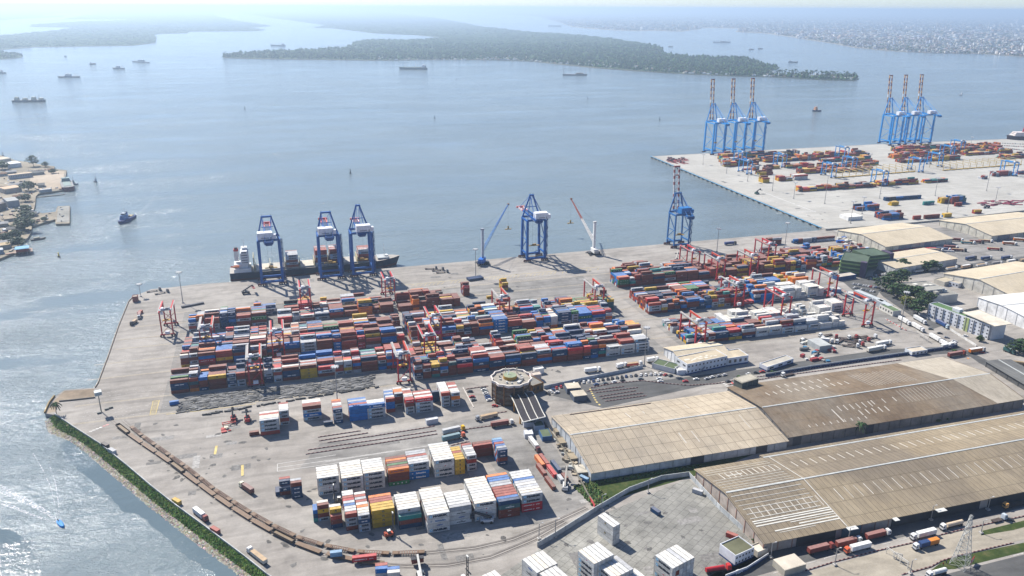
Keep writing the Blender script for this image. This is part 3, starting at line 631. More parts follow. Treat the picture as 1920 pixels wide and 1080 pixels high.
# ------------------------------------------------------------------ ship-to-shore cranes
DB, LBL, WHI, DRK, RUST = (.004, .085, .32), (.004, .25, .64), (.74, .75, .77), (.05, .05, .055), (.12, .035, .03)
def part(t, name, fn, mat=None):
    g = MB(); fn(g); return g.build(name, mat or M_PAINT, t)
def sts(label, loc, rot, w, gauge, hg, apex, col, house, boom, back=14, group=None, truss=True, hx=0, legw=2.4, ladder=True, topw=None):
    t = thing('gantry_crane', label, 'crane', loc, rot, group); X = w / 2
    for sx in (-1, 1):
        for y, tz in ((0, hg), (gauge, hg)):
            part(t, 'leg', lambda g: g.bar((sx * X, y, 2.6), (sx * (X - (.0 if y == 0 else .6)), y, tz), legw, col))
            def bog(g):
                for k in (-3.4, -1.2, 1.2, 3.4):
                    g.box(sx * X + k, y, 0, 1.5, 1.0, 1.2, RUST)
                    g.cyl((sx * X + k, y - .6, .5), (sx * X + k, y + .6, .5), .5, DRK, n=8)
                g.box(sx * X, y, 1.2, 8, 1.1, 1.3, tuple(c * .8 for c in RUST))
            part(t, 'bogie', bog)
        part(t, 'side_beam', lambda g: (g.bar((sx * X, 0, 9 if hg > 45 else 8), (sx * X, gauge, 9 if hg > 45 else 8), 1.5, col), g.bar((sx * X, 0, hg - 1), (sx * X, gauge, hg - 1), 1.6, col)))
        def br(g):
            g.bar((sx * X, gauge, 10), (sx * X, 1, hg * .55), .7, col); g.bar((sx * X, 1, hg * .55), (sx * X, gauge, hg - 2), .7, col)
            g.bar((sx * X, 0, hg * .52), (sx * X, gauge, hg * .52), .6, col)
        part(t, 'brace', br)
    for y in (0, gauge):
        part(t, 'sill_beam', lambda g: g.bar((-X, y, 3.6), (X, y, 3.6), 1.5, col, 2.0)); part(t, 'cross_beam', lambda g: g.bar((-X, y, hg), (X, y, hg), 1.6, col, 2.2))
    # girder over the quay with the boom
    gy0 = -back; gx = 3.4
    def gird(g):
        for s in (-1, 1): g.bar((s * gx, gy0, hg + 1.6), (s * gx, gauge + 2, hg + 1.6), 1.1, col, 2.0)
        for k in range(6): y = gy0 + (gauge - gy0) * k / 5; g.bar((-gx, y, hg + 1.8), (gx, y, hg + 1.8), .6, col)
        for s in (-1, 1): g.bar((s * (gx + 1.3), gy0, hg + .8), (s * (gx + 1.3), gauge, hg + .8), .7, tuple(.5 * c + .1 for c in col), .15)
        g.box(0, gy0 + .5, hg - .6, 8.6, 3.4, 2.4, tuple(c * .7 for c in col)); g.box(0, gy0 - 1.5, hg - 1.4, 6.4, 1.6, 1.2, tuple(c * .6 for c in col))
    part(t, 'girder', gird)
    ax = topw or (1.6 if boom[0] == 'down' else 3.4)
    def afr(g):
        for s in (-1, 1):
            g.bar((s * (X - .8), gauge, hg + 1), (s * ax, gauge - 1, apex), 1.35, col); g.bar((s * (X - .5), 1, hg + 1), (s * ax, gauge - 2, apex - .5), .55, col)
        g.box(0, gauge - 1.2, apex - .8, 2 * ax + 2, 2.4, 1.6, col); g.bar((-X * .55, gauge - .3, hg + (apex - hg) * .45), (X * .55, gauge - .3, hg + (apex - hg) * .45), .7, col)
        for s in (-1, 1): g.bar((s * ax, gauge - 1, apex + .8), (s * ax, gauge - 1, apex + 2.4), .3, DRK)
    part(t, 'a_frame', afr)
    def stays(g):
        tc = tuple(min(1, c * 1.4 + .05) for c in col)
        for s in (-1, 1):
            g.bar((s * ax, gauge - 1.5, apex), (s * gx, gy0 + 2, hg + 2.4), .42, tc); g.bar((s * ax, gauge - 1.5, apex - 2), (s * gx, gy0 * .4, hg + 2.4), .3, tc)
            if boom[0] == 'down':
                for f in (.45, .9): g.bar((s * ax, gauge - 1, apex), (s * gx * .9, gauge + boom[1] * f, hg + 2.6), .35, tc)
    part(t, 'stay', stays)
    if boom[0] == 'down':
        L, c1, c2 = boom[1:]
        def bm(g):
            n = 10
            for k in range(n):
                ya, yb = gauge + 2 + L * k / n, gauge + 2 + L * (k + 1) / n
                for s in (-1, 1): g.bar((s * gx * .85, ya, hg + 1.6), (s * gx * .85, yb, hg + 1.6), 1.0, c1 if k >= 5 and k % 2 else (c2 if k >= 5 else col), 1.8)
                g.bar((-gx * .85, yb, hg + 1.7), (gx * .85, yb, hg + 1.7), .45, c1 if k >= 5 else col)
            g.box(0, gauge + 2 + L, hg + .6, gx * 2 + 3, 1.6, 2.2, c1)
        part(t, 'boom', bm)
    else:
        zt, c1, c2, c3 = boom[1:]; y0, z0 = gauge + 1.5, hg + 2.5; y1 = y0 + (zt - z0) * .10; n = 14
        P = lambda f, s: (s * gx * .9, y0 + (y1 - y0) * f, z0 + (zt - z0) * f)
        def bm(g):
            for k in range(n):
                for s in (-1, 1):
                    cc = (c1, c2)[k % 2] if (k != 6 or s > 0) else c3
                    g.bar(P(k / n, s), P((k + 1) / n, s), 1.6, cc)
            g.bar(P(1, -1.25), P(1, 1.25), 1.9, c1); g.bar(P(.80, -1.1), P(.80, 1.1), 1.2, c1)
            for k in range(0, 9): g.bar(P(k / 11.5, -1), P((k + 1) / 11.5, 1), .32, tuple(c * .6 for c in c1)) if k % 2 else g.bar(P(k / 11.5, 1), P((k + 1) / 11.5, -1), .32, tuple(c * .6 for c in c1))
        part(t, 'boom', bm)
    hc = house; hw = min(w * .7, 16)
    def hs(g):
        g.box(hx, -2.5, hg + 2.6, hw, 8.5, 6.6, hc, 0, tuple(min(.85, c * 1.05) for c in hc)); g.box(hx + hw / 2 + 1.7, -3.5, hg + 2.6, 3, 5, 4.2, hc)
        g.box(hx, -6.78, hg + 3.6, hw * .5, .06, .8, tuple(c * .35 for c in hc))
    h_ = part(t, 'machinery_house', hs); part(h_, 'door', lambda g: g.box(hx + hw * .38, -6.79, hg + 2.7, 1, .06, 2, (.2, .22, .25)))
    part(t, 'cab', lambda g: (g.box(-gx, gauge * .45, hg - 2.2, 2.4, 3, 2.4, WHI), g.box(-gx, gauge * .45 - 1.52, hg - 1.9, 2, .06, 1.2, DRK)))
    if ladder:
        def ld(g):
            n = int(hg / 5)
            for k in range(n):
                z = 3 + k * 5; sg = 1 if k % 2 else -1
                g.bar((X + 1.9, -1.6 * sg, z), (X + 1.9, 1.6 * sg, z + 5), .9, tuple(c * .6 for c in col), .3); g.box(X + 2, 1.6 * sg, z + 4.8, 2.2, 1.4, .25, tuple(c * .55 for c in col))
            g.bar((X + 3, 0, 3), (X + 3, 0, hg), .35, tuple(c * .6 for c in col))
        part(t, 'stairway', ld)
    zs = hg * .34; ys = gauge * .35
    def spr(g):
        g.box(0, ys, zs, 12, 2.2, .6, (.42, .26, .04)); g.box(0, ys, zs + .6, 4.5, 1.6, 1.6, (.35, .2, .04))
        for a in (-2, 2): g.bar((a, ys, zs + 1.6), (a, ys, hg), .09, DRK)
    part(t, 'spreader', spr)
    return t
QR = math.atan(.0158)
RED_, PNK = (.48, .06, .06), (.62, .22, .20)
ca = sts('leftmost dark blue crane, white house, boom lowered over the ship', (-13, 802, 0), QR, 20.5, 18, 47, 67, DB, WHI, ('down', 44, RED_, PNK), group='dark blue quay cranes', hx=-3, topw=4.4)
dup(ca, (45.5, 804, 0), QR, 'second dark blue crane from the left, amid the ship\'s containers')
sts('dark blue crane with pointed mast nearest the ship\'s bow', (78.5, 805, 0), QR, 20.5, 18, 47, 72, DB, WHI, ('down', 34, PNK, WHI), back=8, group='dark blue quay cranes', hx=2)
sts('dark blue crane with pink boom standing alone between two mobile cranes', (269, 807, 0), QR, 20.5, 19, 47, 71, DB, WHI, ('down', 36, PNK, WHI), back=8, group='dark blue quay cranes', hx=4)
sts('blue crane with blue house and red and white boom raised', (451, 812, 0), QR, 19, 17, 40, 62, (.02, .12, .33), (.02, .16, .42), ('up', 92, (.26, .06, .05), (.6, .58, .56), (.6, .58, .56)), back=17, group='dark blue quay cranes', legw=1.5)
MAR, YEL = (.14, .02, .04), (.60, .32, .09)
cb = sts('leftmost bright blue crane of the nearer trio, boom raised', (822, 1366, 0), 0, 24, 32, 60, 93, LBL, WHI, ('up', 138, MAR, YEL, (.75, .75, .75)), back=26, legw=2.5, group='bright blue cranes with raised booms', hx=1)
dup(cb, (867.5, 1367, 0), 0, 'middle bright blue crane of the nearer trio'); dup(cb, (911, 1368, 0), 0, 'rightmost bright blue crane of the nearer trio, by the pier stacks')
for x, l in ((1239, 'leftmost bright blue crane of the farther trio'), (1277, 'middle bright blue crane of the farther trio'), (1317, 'rightmost bright blue crane of the farther trio, beside the car carrier yard')): dup(cb, (x, 1371, 0), 0, l)
# ------------------------------------------------------------------ rubber-tyred yard gantries
def rtg(label, col, col2, group, span=26.5, h=21.5):
    t = thing('yard_gantry', label, 'gantry crane', (0, 0, 0), 0, group); X = 4.4
    for sx in (-1, 1):
        for y in (0, span):
            part(t, 'leg', lambda g: g.bar((sx * X, y, 2), (sx * X, y, h), .95, col, 1.2))
            for k in (-1.1, 1.1):
                part(t, 'wheel', lambda g: (g.cyl((sx * X + k, y - .45, .85), (sx * X + k, y + .45, .85), .85, (.025, .025, .027), n=12), g.cyl((sx * X + k, y - .48, .85), (sx * X + k, y + .48, .85), .35, (.3, .06, .05), n=8)))
        part(t, 'girder', lambda g: (g.bar((sx * X, -1.2, h + .7), (sx * X, span + 1.2, h + .7), 1.1, col2[sx > 0], 1.5), g.bar((sx * (X + 1), -1, h + 1.2), (sx * (X + 1), span + 1, h + 1.2), .7, (.35, .34, .32), .1)))
    for y in (0, span):
        part(t, 'sill_beam', lambda g: g.bar((-X - 1.4, y, 2), (X + 1.4, y, 2), .8, col, 1))
        part(t, 'brace', lambda g: (g.bar((-X, y, 3), (X, y, 12), .35, col), g.bar((X, y, 3), (-X, y, 12), .35, col) if y else g.bar((-X, y, 12), (X, y, h - 1), .3, col)))
    part(t, 'power_house', lambda g: g.box(0, -.2, 2.5, 3.6, 1.8, 2.4, WHI)); part(t, 'cable_reel', lambda g: g.cyl((2.8, span - .2, 3.5), (2.8, span + .5, 3.5), 1.3, (.3, .3, .3), n=10))
    def tr(g):
        g.box(0, 3.2, h + 1.4, 10, 4.2, .5, (.3, .3, .31)); g.box(-2, 3, h + 1.9, 2.2, 2.6, 1.7, WHI); g.box(1.8, 3.6, h + 1.9, 2.6, 2, 1.3, (.18, .18, .2)); g.cyl((0, 2.2, h + 2.4), (0, 4.4, h + 2.4), .7, (.5, .5, .52), n=8)
        g.box(3.6, 2.2, h + 1.9, 1, 1, 2.2, (.6, .6, .6))
    tl = part(t, 'trolley', tr); part(tl, 'cab', lambda g: g.box(-2.6, 1.3, h - 1.6, 1.9, 2.2, 2.3, WHI))
    def sp(g):
        g.box(0, 4, 13.2, 6.2, 2.2, .6, (.48, .28, .03)); g.box(0, 4, 13.8, 2.6, 1.4, .8, (.4, .24, .04))
        for a in (-1.5, 1.5): g.bar((a, 4, 14), (a, 4, h + 1.4), .1, DRK)
    part(t, 'spreader', sp); return t
RD = (.40, .022, .03)
ra = rtg('', RD, ((.5, .05, .05), (.47, .03, .035)), 'red yard gantries'); rb_ = rtg('', RD, ((.42, .38, .35), (.48, .06, .03)), 'red yard gantries')  # one girder of the second kind greyed: sunlight and walkway put into its colour
RT = [(0, -100.6, 687, 'standing alone at the left end of the yard'), (1, -65.6, 638, 'over the leftmost stacks, behind the front block'), (1, -28, 567, 'over the front block beside the rubble field'), (0, -10.6, 614, 'amid the left blocks, behind the front one'),
      (0, 15.9, 713, 'behind the left blocks near the two cranes'), (0, 93.9, 717, 'behind the yard facing the ship\'s bow'), (0, 117, 612, 'in the middle blocks, upper of a pair'), (0, 104, 571.5, 'in the middle blocks, lower of a pair'),
      (1, 78.5, 542, 'standing clear on bare ground by the middle row'), (1, 185, 641, 'over the brown stacks of the middle yard'), (1, 276.8, 643, 'at the open right end of the middle yard'), (0, 420.8, 724, 'nearest the blue-housed crane'), (1, 432, 691, 'over the brown eastern stacks'),
      (1, 472, 692, 'over the brown eastern stacks further right'), (0, 515, 725, 'by the white and red stacks at the quay'), (1, 408, 616, 'over the second eastern block'), (0, 430, 575, 'over the white stacks with a yellow spreader'), (1, 325, 541, 'at the near left end of the eastern yard'),
      (1, 510.6, 615.5, 'standing clear at the right end facing the green offices'), (1, 493, 543, 'at the right end of the white stacks by the road')]
fst = {0: True, 1: True}
for k, x, y, l in RT:
    src = ra if k == 0 else rb_; lab = 'red yard gantry ' + l
    if fst[k]: src.location = (x, y, .04); src['label'] = lab; fst[k] = False
    else: dup(src, (x, y, .04), 0, lab)
bl = rtg('', LBL, (LBL, LBL), 'blue yard gantries'); BT = [(1074, 1117, 'beside the rows of yellow racks'), (932, 1039, 'over the front pier row'), (966, 1155, 'left of the farther crane trio'), (1026, 1252, 'behind the long brown pier stack'), (894, 1115, 'left of the yellow racks'), (1206, 1048, 'at the right end of the pier'), (1146, 1150, 'in the middle of the right pier stacks'),
      (1232, 1212, 'behind the right pier stacks'), (1302, 1259, 'near the parked cars on the pier'), (773, 1178, 'in front of the nearer crane trio'), (810, 1255, 'at the foot of the nearer crane trio'), (868, 1217, 'right of the nearer crane trio')]
for k, (x, y, l) in enumerate(BT):
    lab = 'blue yard gantry ' + l
    if k == 0: bl.location = (x, y, .04); bl['label'] = lab
    else: dup(bl, (x, y, .04), 0, lab)
# ------------------------------------------------------------------ mobile harbour cranes
def mobile(label, px, towh, tip, rot, ccol, tcol, bcols, spz):
    q = at(*px); t = thing('mobile_crane', label, 'crane', (q.x, q.y, 0), 0, 'mobile harbour cranes'); T = Vector(tip) - Vector((q.x, q.y, 0)); d = Vector((T.x, T.y, 0)).normalized(); sd = Vector((-d.y, d.x, 0))
    def ch(g):
        g.box(0, 0, 1.4, 14, 6, 1.4, DRK)
        for k in (-6, 6):
            for s in (-6, 6): g.bar((k * .8, 0, 2), (k, s, 1), 1, DRK); g.box(k, s, 0, 2.6, 2.6, .6, (.1, .1, .1))
    part(t, 'chassis', ch)
    for k in range(6):
        for s in (-1, 1): part(t, 'wheel', lambda g: g.cyl((-5.5 + k * 2.2, s * 2.6, .8), (-5.5 + k * 2.2, s * 3.2, .8), .8, (.02, .02, .02), n=10))
    a = math.atan2(d.y, d.x)
    part(t, 'machinery_house', lambda g: (g.box(-d.x * 2.5, -d.y * 2.5, 2.9, 11, 5.4, 4.6, ccol, a), g.box(-d.x * 8.5, -d.y * 8.5, 3.2, 3, 5, 3, tuple(c * .5 for c in ccol), a)))
    part(t, 'tower', lambda g: (g.bar((0, 0, 7), (0, 0, towh), 2.6, tcol), g.box(0, 0, towh, 3.4, 3.4, 1.4, tuple(c * .7 for c in tcol), a)))
    part(t, 'cab', lambda g: g.box(d.x * 2.4, d.y * 2.4, towh * .55, 2.4, 2.4, 2.6, WHI, a))
    f0 = d * 2 + Vector((0, 0, towh * .42))
    def bo(g):
        n = 12
        for k in range(n):
            f, f2 = k / n, (k + 1) / n; w0, w1 = 2.4 * (1 - f * .75), 2.4 * (1 - f2 * .75); c = bcols[0] if k < n / 2 else bcols[1]
            for s in (-.5, .5):
                for z in (-.5, .5):
                    up = Vector((0, 0, 1)); A = f0.lerp(T, f) + sd * s * w0 + up * z * w0; B = f0.lerp(T, f2) + sd * s * w1 + up * z * w1; g.bar(A, B, .36, c)
                g.bar(f0.lerp(T, f) + sd * s * w0 + Vector((0, 0, -.5 * w0)), f0.lerp(T, f2) + sd * s * w1 + Vector((0, 0, .5 * w1)), .22, c)
            g.bar(f0.lerp(T, f) - sd * .5 * w0, f0.lerp(T, f2) + sd * .5 * w1, .22, c)
        g.box(T.x, T.y, T.z - .8, 2.2, 2.2, 1.8, (.22, .1, .05))
    part(t, 'boom', bo)
    part(t, 'stay', lambda g: (g.bar((0, 0, towh + 1), f0.lerp(T, .95), .12, DRK), g.bar(sd * .8 + Vector((0, 0, towh + 1)), f0.lerp(T, .5), .12, DRK)))
    part(t, 'spreader', lambda g: (g.box(T.x, T.y, spz, 8, 1.8, .8, (.34, .22, .06)), g.box(T.x, T.y, spz + .8, 1.6, 1.4, 3.4, (.3, .2, .06)), g.bar((T.x, T.y, spz + 4), (T.x, T.y, T.z), .12, DRK)))
mobile('blue and grey mobile crane with lattice boom leaning right', (905, 495), 39, (262.4, 894.7, 45), 0, (.02, .14, .5), (.42, .46, .52), ((.10, .24, .5), (.08, .2, .48)), 14)
mobile('white mobile crane with red and white boom leaning left', (1113, 476), 37, (344.9, 901.4, 45), 0, (.72, .71, .68), (.74, .73, .7), ((.66, .62, .58), (.3, .09, .07)), 14)
# ------------------------------------------------------------------ ships and boats
M_HULL = attr_mat('ship_paint', .6, .22, .2, spec=.15)
def hull(g, L, B, z0, z1, col, red=None, bow=.16, deck=(.25, .27, .27), stern=.85, flare=1.0):
    """hull along +X: transom at -L/2, pointed bow at +L/2"""
    prof = [(-.5, stern * .92), (-.46, stern), (-.3, 1), (.5 - bow * 1.6, 1), (.5 - bow * .8, .8), (.5 - bow * .3, .42), (.5, .03)]
    zs = [(z0, 1 - .12 * flare, red or col), (z0 + (z1 - z0) * .35, 1, red or col), (z1, 1.02, col)]
    n = len(prof); base = None; rings = []
    for z, k, _ in zs:
        e = (z - z0) / (z1 - z0); pts = []
        for x, w in prof: pts.append((x * L * (1 - .05 * (1 - e) * (x > .3)), w * B / 2 * k, z + (1.6 * e * max(0, x - .3) * 5 * (z1 - z0) / 10)))
        rings.append(pts + [(x, -y, zz) for x, y, zz in pts[::-1]])
    N = 2 * n; vs = [p for r_ in rings for p in r_]; fs, cs = [], []
    for j in range(len(rings) - 1):
        for k in range(N): fs.append((j * N + k, j * N + (k + 1) % N, (j + 1) * N + (k + 1) % N, (j + 1) * N + k)[::-1]); cs.append(zs[j + 1][2] if j else (red or col))
    fs.append(tuple(range(2 * N, 3 * N))[::-1]); cs.append(deck); g.add(vs, fs, cs)
def boat(name, label, px, L, B, hcol, fn, rot=None, px2=None, cat='ship', dz=5, red=None, group=None, bow=.16):
    """rot: heading; or px2 = pixel of the bow"""
    q = at(*px, WZ)
    if px2: q2 = at(*px2, WZ); rot = math.atan2(q2.y - q.y, q2.x - q.x); L = (q2 - q).length; q = (q + q2) / 2
    t = thing(name, label, cat, (q.x, q.y, WZ), rot, group); part(t, 'hull', lambda g: hull(g, L, B, -1, dz, hcol, red, bow, tuple(c * .8 + .02 for c in hcol) if dz < 4 else (.2, .2, .19)), M_HULL); fn(t, L, B, dz); return t
WS = (.62, .62, .61)
def superstructure(t, x, w, l, z, tiers, col=WS, name='superstructure'):
    def f(g):
        for k in range(tiers):
            s = 1 - .09 * k; g.box(x, 0, z + k * 2.8, l * s, w * s, 2.8, col)
            if k: g.box(x + l * s / 2 + .03, 0, z + k * 2.8 + 1.1, .06, w * s * .8, .8, DRK)
    return part(t, name, f, M_HULL)
def mast_(t, x, z, h, col=WS): part(t, 'mast', lambda g: (g.cyl((x, 0, z), (x, 0, z + h), .35, col, .15, 6), g.bar((x, -h * .16, z + h * .7), (x, h * .16, z + h * .7), .3, col)), M_HULL)
def funnel(t, x, z, h, col): part(t, 'funnel', lambda g: (g.cyl((x, 0, z), (x - .5, 0, z + h), 1.6, col, 1.3, 10), g.cyl((x - .5, 0, z + h), (x - .5, 0, z + h + .5), 1.35, DRK, 1.3, 10)), M_HULL)
def derrick(t, x, z, h, rx, rz, col=(.45, .3, .2)):
    part(t, 'derrick', lambda g: (g.cyl((x, 0, z), (x, 0, z + h), .6, col, .4, 6), g.bar((x, 0, z + h * .35), (x + rx, 0, z + rz), .5, col), g.bar((x, 0, z + h), (x + rx, 0, z + rz), .2, DRK)), M_HULL)
# the container ship alongside: stern left, bow right
SH = thing('container_ship', 'black-hulled container ship with white bridge moored at the quay', 'ship', (34, 843.5, WZ), QR)
part(SH, 'hull', lambda g: hull(g, 178, 25, -1, 8.6, (.012, .02, .045), (.10, .02, .02), .13, (.36, .33, .29)), M_HULL)
def sup(g):
    g.box(-76, 0, 8.6, 17, 21, 4, WS); g.box(-77, 0, 12.6, 14, 15, 4, WS); g.box(-73, 0, 16.6, 8, 16, 12, WS); g.box(-73, 0, 28.6, 6, 22, 2.6, WS); g.box(-73, 0, 31.2, 4, 8, 2, WS)
    for z in (18, 20.6, 23.2, 25.8): g.box(-73, -8.03, z, 6, .06, .8, DRK)
    g.box(-73, -11.03, 29.4, 5, .06, 1, DRK)
ss = part(SH, 'superstructure', sup, M_HULL); part(SH, 'funnel', lambda g: (g.box(-81, 2, 18.6, 4.5, 5, 12, WS), g.box(-81, 2, 29, 4.6, 5.1, 2, (.4, .05, .05)), g.box(-81, 2, 31, 3, 3, 1.6, DRK)), M_HULL)
mast_(SH, -73, 33.2, 8); mast_(SH, 72, 9, 16)
part(SH, 'lifeboat', lambda g: g.box(-82, -10.2, 14.5, 6, 2, 1.8, (.6, .2, .08)), M_HULL)
part(SH, 'forecastle', lambda g: (g.box(70, 0, 9.5, 12, 14, 1.6, (.4, .42, .42)), g.box(74, 0, 11, 4, 5, 1.2, (.55, .56, .55))), M_HULL)
def hat(g):
    for k in range(8): g.box(-56 + k * 15, 0, 8.8, 13.6, 21, 1.5, (.42, .39, .34) if k not in (0, 3) else (.5, .46, .38))
    for k in range(9): g.box(-63.2 + k * 15, 0, 8.6, .5, 22, 7, (.45, .4, .25))
part(SH, 'hatch_covers', hat, M_HULL)
part(SH, 'bulwark', lambda g: (g.box(-64.5, 0, 8.6, .8, 22, 15, (.34, .32, .2))), M_HULL)
part(SH, 'flag', lambda g: g.box(-86.5, -4, 13, 2.2, .08, 1.5, (.5, .04, .04)), M_HULL)
def ship_stack(k, tiers, rows, codes):
    g = MB(); cr, sr = math.cos(QR), math.sin(QR)
    lx = -56 + k * 15
    for r_ in range(rows):
        for tr in range(tiers - (r_ == rows - 1)):
            ly = -10.2 + r_ * 2.55; z = WZ + 10.3 + tr * 2.7; code = codes[tr] if r_ == 0 else rnd.choice(codes + 'wMp'.replace('p', 'r'))
            g.T = Matrix.Translation((34 + lx * cr - ly * sr, 843.5 + lx * sr + ly * cr, z)) @ Matrix.Rotation(QR, 4, 'Z'); container_geo(g, L40, 2.66, code, rnd.randrange(4), False, (-1,) if r_ == 0 else ())
    g.T = None; return g
DK = MB()
for k, ti, ro, cd in ((2, 5, 8, 'bMbMM'), (4, 6, 8, 'MbbMrr'), (5, 6, 8, 'bbMMbr'), (7, 5, 7, 'bbrMw')):
    s_g = ship_stack(k, ti, ro, cd); b0 = len(DK.v); DK.v += s_g.v; DK.f += [[i + b0 for i in f] for f in s_g.f]; DK.c += s_g.c
tag(DK.build('ship_deck_containers', M_CONT), 'stacks of red, grey and white containers on the moored ship\'s deck', 'container stacks', kind='stuff')
# ships at anchor
def fish(t, L, B, z):
    superstructure(t, L * .02, B * .8, L * .28, z, 3); mast_(t, L * .02, z + 8, 9); funnel(t, -L * .12, z, 7, (.1, .2, .4)); derrick(t, -L * .3, z, 12, -6, 8)
def cargo(t, L, B, z):
    superstructure(t, -L * .38, B * .9, L * .12, z, 4); funnel(t, -L * .45, z, 9, (.12, .12, .14)); mast_(t, L * .42, z, 10)
    part(t, 'hatch_covers', lambda g: [g.box(L * a, 0, z, L * .17, B * .7, 1.8, (.2, .26, .2)) for a in (-.2, .0, .2, .36)], M_HULL)
    for a in (-.1, .28): derrick(t, L * a, z, 22, -18, 20)
def plain(t, L, B, z):
    superstructure(t, -L * .3, B * .8, L * .2, z, 2); mast_(t, -L * .3, z + 5.6, 6)
DKB = (.05, .09, .16)
boat('fishing_vessel', 'fishing vessel with tall boom at left of the lagoon', (150, 145), 1, 15, DKB, fish, px2=(108, 145.5), group='ships at anchor')
boat('fishing_vessel', 'small fishing vessel between two larger ones', (233, 129.5), 1, 12, DKB, fish, px2=(211, 129), group='ships at anchor')
boat('naval_ship', 'grey patrol ship with wake near the upper left', (250, 116), 1, 14, (.3, .34, .38), lambda t, L, B, z: (superstructure(t, 0, B * .8, L * .35, z, 3, (.4, .44, .48)), mast_(t, 0, z + 8, 14, (.4, .44, .48)), derrick(t, -L * .4, z, 12, 6, 8)), px2=(281, 118.5), group='ships at anchor')
boat('sailing_launch', 'little launch with mast above the fishing vessels', (168, 121), 1, 9, DKB, plain, px2=(180, 120.5), group='ships at anchor')
boat('launch', 'tiny launch far up beside the left spit', (120.5, 106.3), 1, 8, DKB, plain, px2=(125, 106.2), group='ships at anchor')
boat('fishing_vessel', 'dark vessel cut by the left edge of the picture', (-10, 137.5), 1, 15, DKB, fish, px2=(12, 138), group='ships at anchor')
boat('fishing_fleet_barge', 'long dark vessel with several deckhouses at far left', (24, 191.5), 1, 16, (.05, .07, .1), lambda t, L, B, z: [superstructure(t, L * a, B * .7, L * .12, z, k, (.5, .48, .38)) for a, k in ((-.36, 3), (-.12, 2), (.14, 3), (.36, 2))] + [mast_(t, L * a, z + 5, 12, (.3, .28, .2)) for a in (-.36, .0, .3)], px2=(87, 191), dz=6, group='ships at anchor')
boat('cargo_ship', 'cargo ship with two pairs of derricks before the island', (801, 130.5), 1, 24, (.03, .07, .09), cargo, px2=(748, 130), dz=9, group='ships at anchor')
boat('dredger', 'dredger with spuds and floating pipe off the island', (1055, 141), 1, 20, (.05, .08, .12), lambda t, L, B, z: (superstructure(t, L * .2, B * .7, L * .3, z, 2, (.3, .25, .18)), derrick(t, L * .45, z, 14, -14, 12), part(t, 'spud', lambda g: [g.cyl((-L * .46, s * 4, -2), (-L * .46, s * 4, 34), .9, (.2, .17, .15), n=6) for s in (-1, 1)], M_HULL)), px2=(1101, 141.5), dz=5, group='ships at anchor')
boat('tanker', 'small dark tanker in the far channel above the island', (534, 87), 1, 22, (.1, .14, .2), cargo, px2=(507, 86), dz=8, group='ships at anchor')
boat('dredger', 'pale works vessel in the far channel at right', (1337, 79.5), 1, 24, (.25, .3, .36), lambda t, L, B, z: (superstructure(t, L * .1, B * .7, L * .4, z, 2), derrick(t, L * .4, z, 14, -10, 16)), px2=(1370, 80), dz=7, group='ships at anchor')
boat('jackup_barge', 'tall-masted barge far off near the city shore', (1029, 49.5), 1, 60, (.2, .25, .33), lambda t, L, B, z: [mast_(t, L * a, z, 70, (.25, .3, .38)) for a in (-.35, 0, .35)], px2=(1053, 50), dz=18, group='ships at anchor')
for a, b_, l in (((1405, 93.5), (1414, 93), 'low barge in the channel, left of two'), ((1422, 92), (1430, 91.6), 'low barge in the channel, right of two'), ((1478, 117), (1496, 117.5), 'low barge moored off the island\'s sandy tip'), ((1253, 88), (1262, 88), 'barge off the wooded point')):
    boat('barge', l, a, 1, 12, (.06, .09, .13), plain, px2=b_, group='ships at anchor')
def tug(t, L, B, z):
    superstructure(t, L * .14, B * .62, L * .26, z, 2, (.10, .20, .42)); part(t, 'wheelhouse', lambda g: (g.box(L * .12, 0, z + 5.6, L * .14, B * .42, 2.8, (.5, .55, .6)), g.box(L * .12, 0, z + 6.8, L * .165, B * .46, .9, DRK)), M_HULL); mast_(t, L * .08, z + 8.4, 6)
    funnel(t, -L * .06, z + 2, 6, (.03, .1, .35)); part(t, 'tow_deck', lambda g: (g.box(-L * .32, 0, z, L * .2, B * .5, .8, (.42, .36, .2)), g.cyl((-L * .2, -1.5, z + 1), (-L * .2, 1.5, z + 1), 1, DRK)), M_HULL)
    part(t, 'fender', lambda g: [g.cyl((L * (.5 - .06 * k), s * B * (.1 + .09 * k), z - .3), (L * (.46 - .06 * k), s * B * (.17 + .09 * k), z - .3), .5, (.02, .02, .02)) for k in range(5) for s in (-1, 1)], M_HULL)
boat('tugboat', 'dark blue tug heading for the camera left of the port', (250, 407), 1, 10.5, (.008, .035, .16), tug, px2=(224, 421), cat='tugboat', dz=3.4)
boat('tugboat', 'small tug with orange wheelhouse off the bright blue cranes', (1538, 208.5), 1, 11, (.03, .05, .12), lambda t, L, B, z: (superstructure(t, L * .1, B * .7, L * .3, z, 3, (.6, .3, .15)), mast_(t, 0, z + 8, 8)), px2=(1523, 209), cat='tugboat', dz=4)
def skiff(t, L, B, z):
    part(t, 'bench', lambda g: [g.box(L * a, 0, z - .25, .5, B * .7, .12, (.3, .5, .7)) for a in (-.25, -.05, .15)], M_HULL); part(t, 'outboard_motor', lambda g: g.box(-L * .52, 0, z - .6, .5, .5, 1.2, DRK), M_HULL)
    part(t, 'person', lambda g: (g.cyl((-L * .38, 0, z - .3), (-L * .36, 0, z + .6), .28, (.05, .05, .06), .2, 8), g.blob(-L * .36, 0, z + .6, .14, .26, (.1, .06, .04), 8, .0)), M_HULL)
boat('speedboat', 'bright blue open motorboat trailing a wide wake', (109, 978), 1, 2.3, (.03, .25, .62), skiff, px2=(119.5, 990), cat='boat', dz=1.0, bow=.25)
boat('pilot_boat', 'small dark boat between the peninsula and the tug', (178.5, 341), 9, 3, (.05, .05, .06), plain, rot=2.2, cat='boat', dz=1.2)
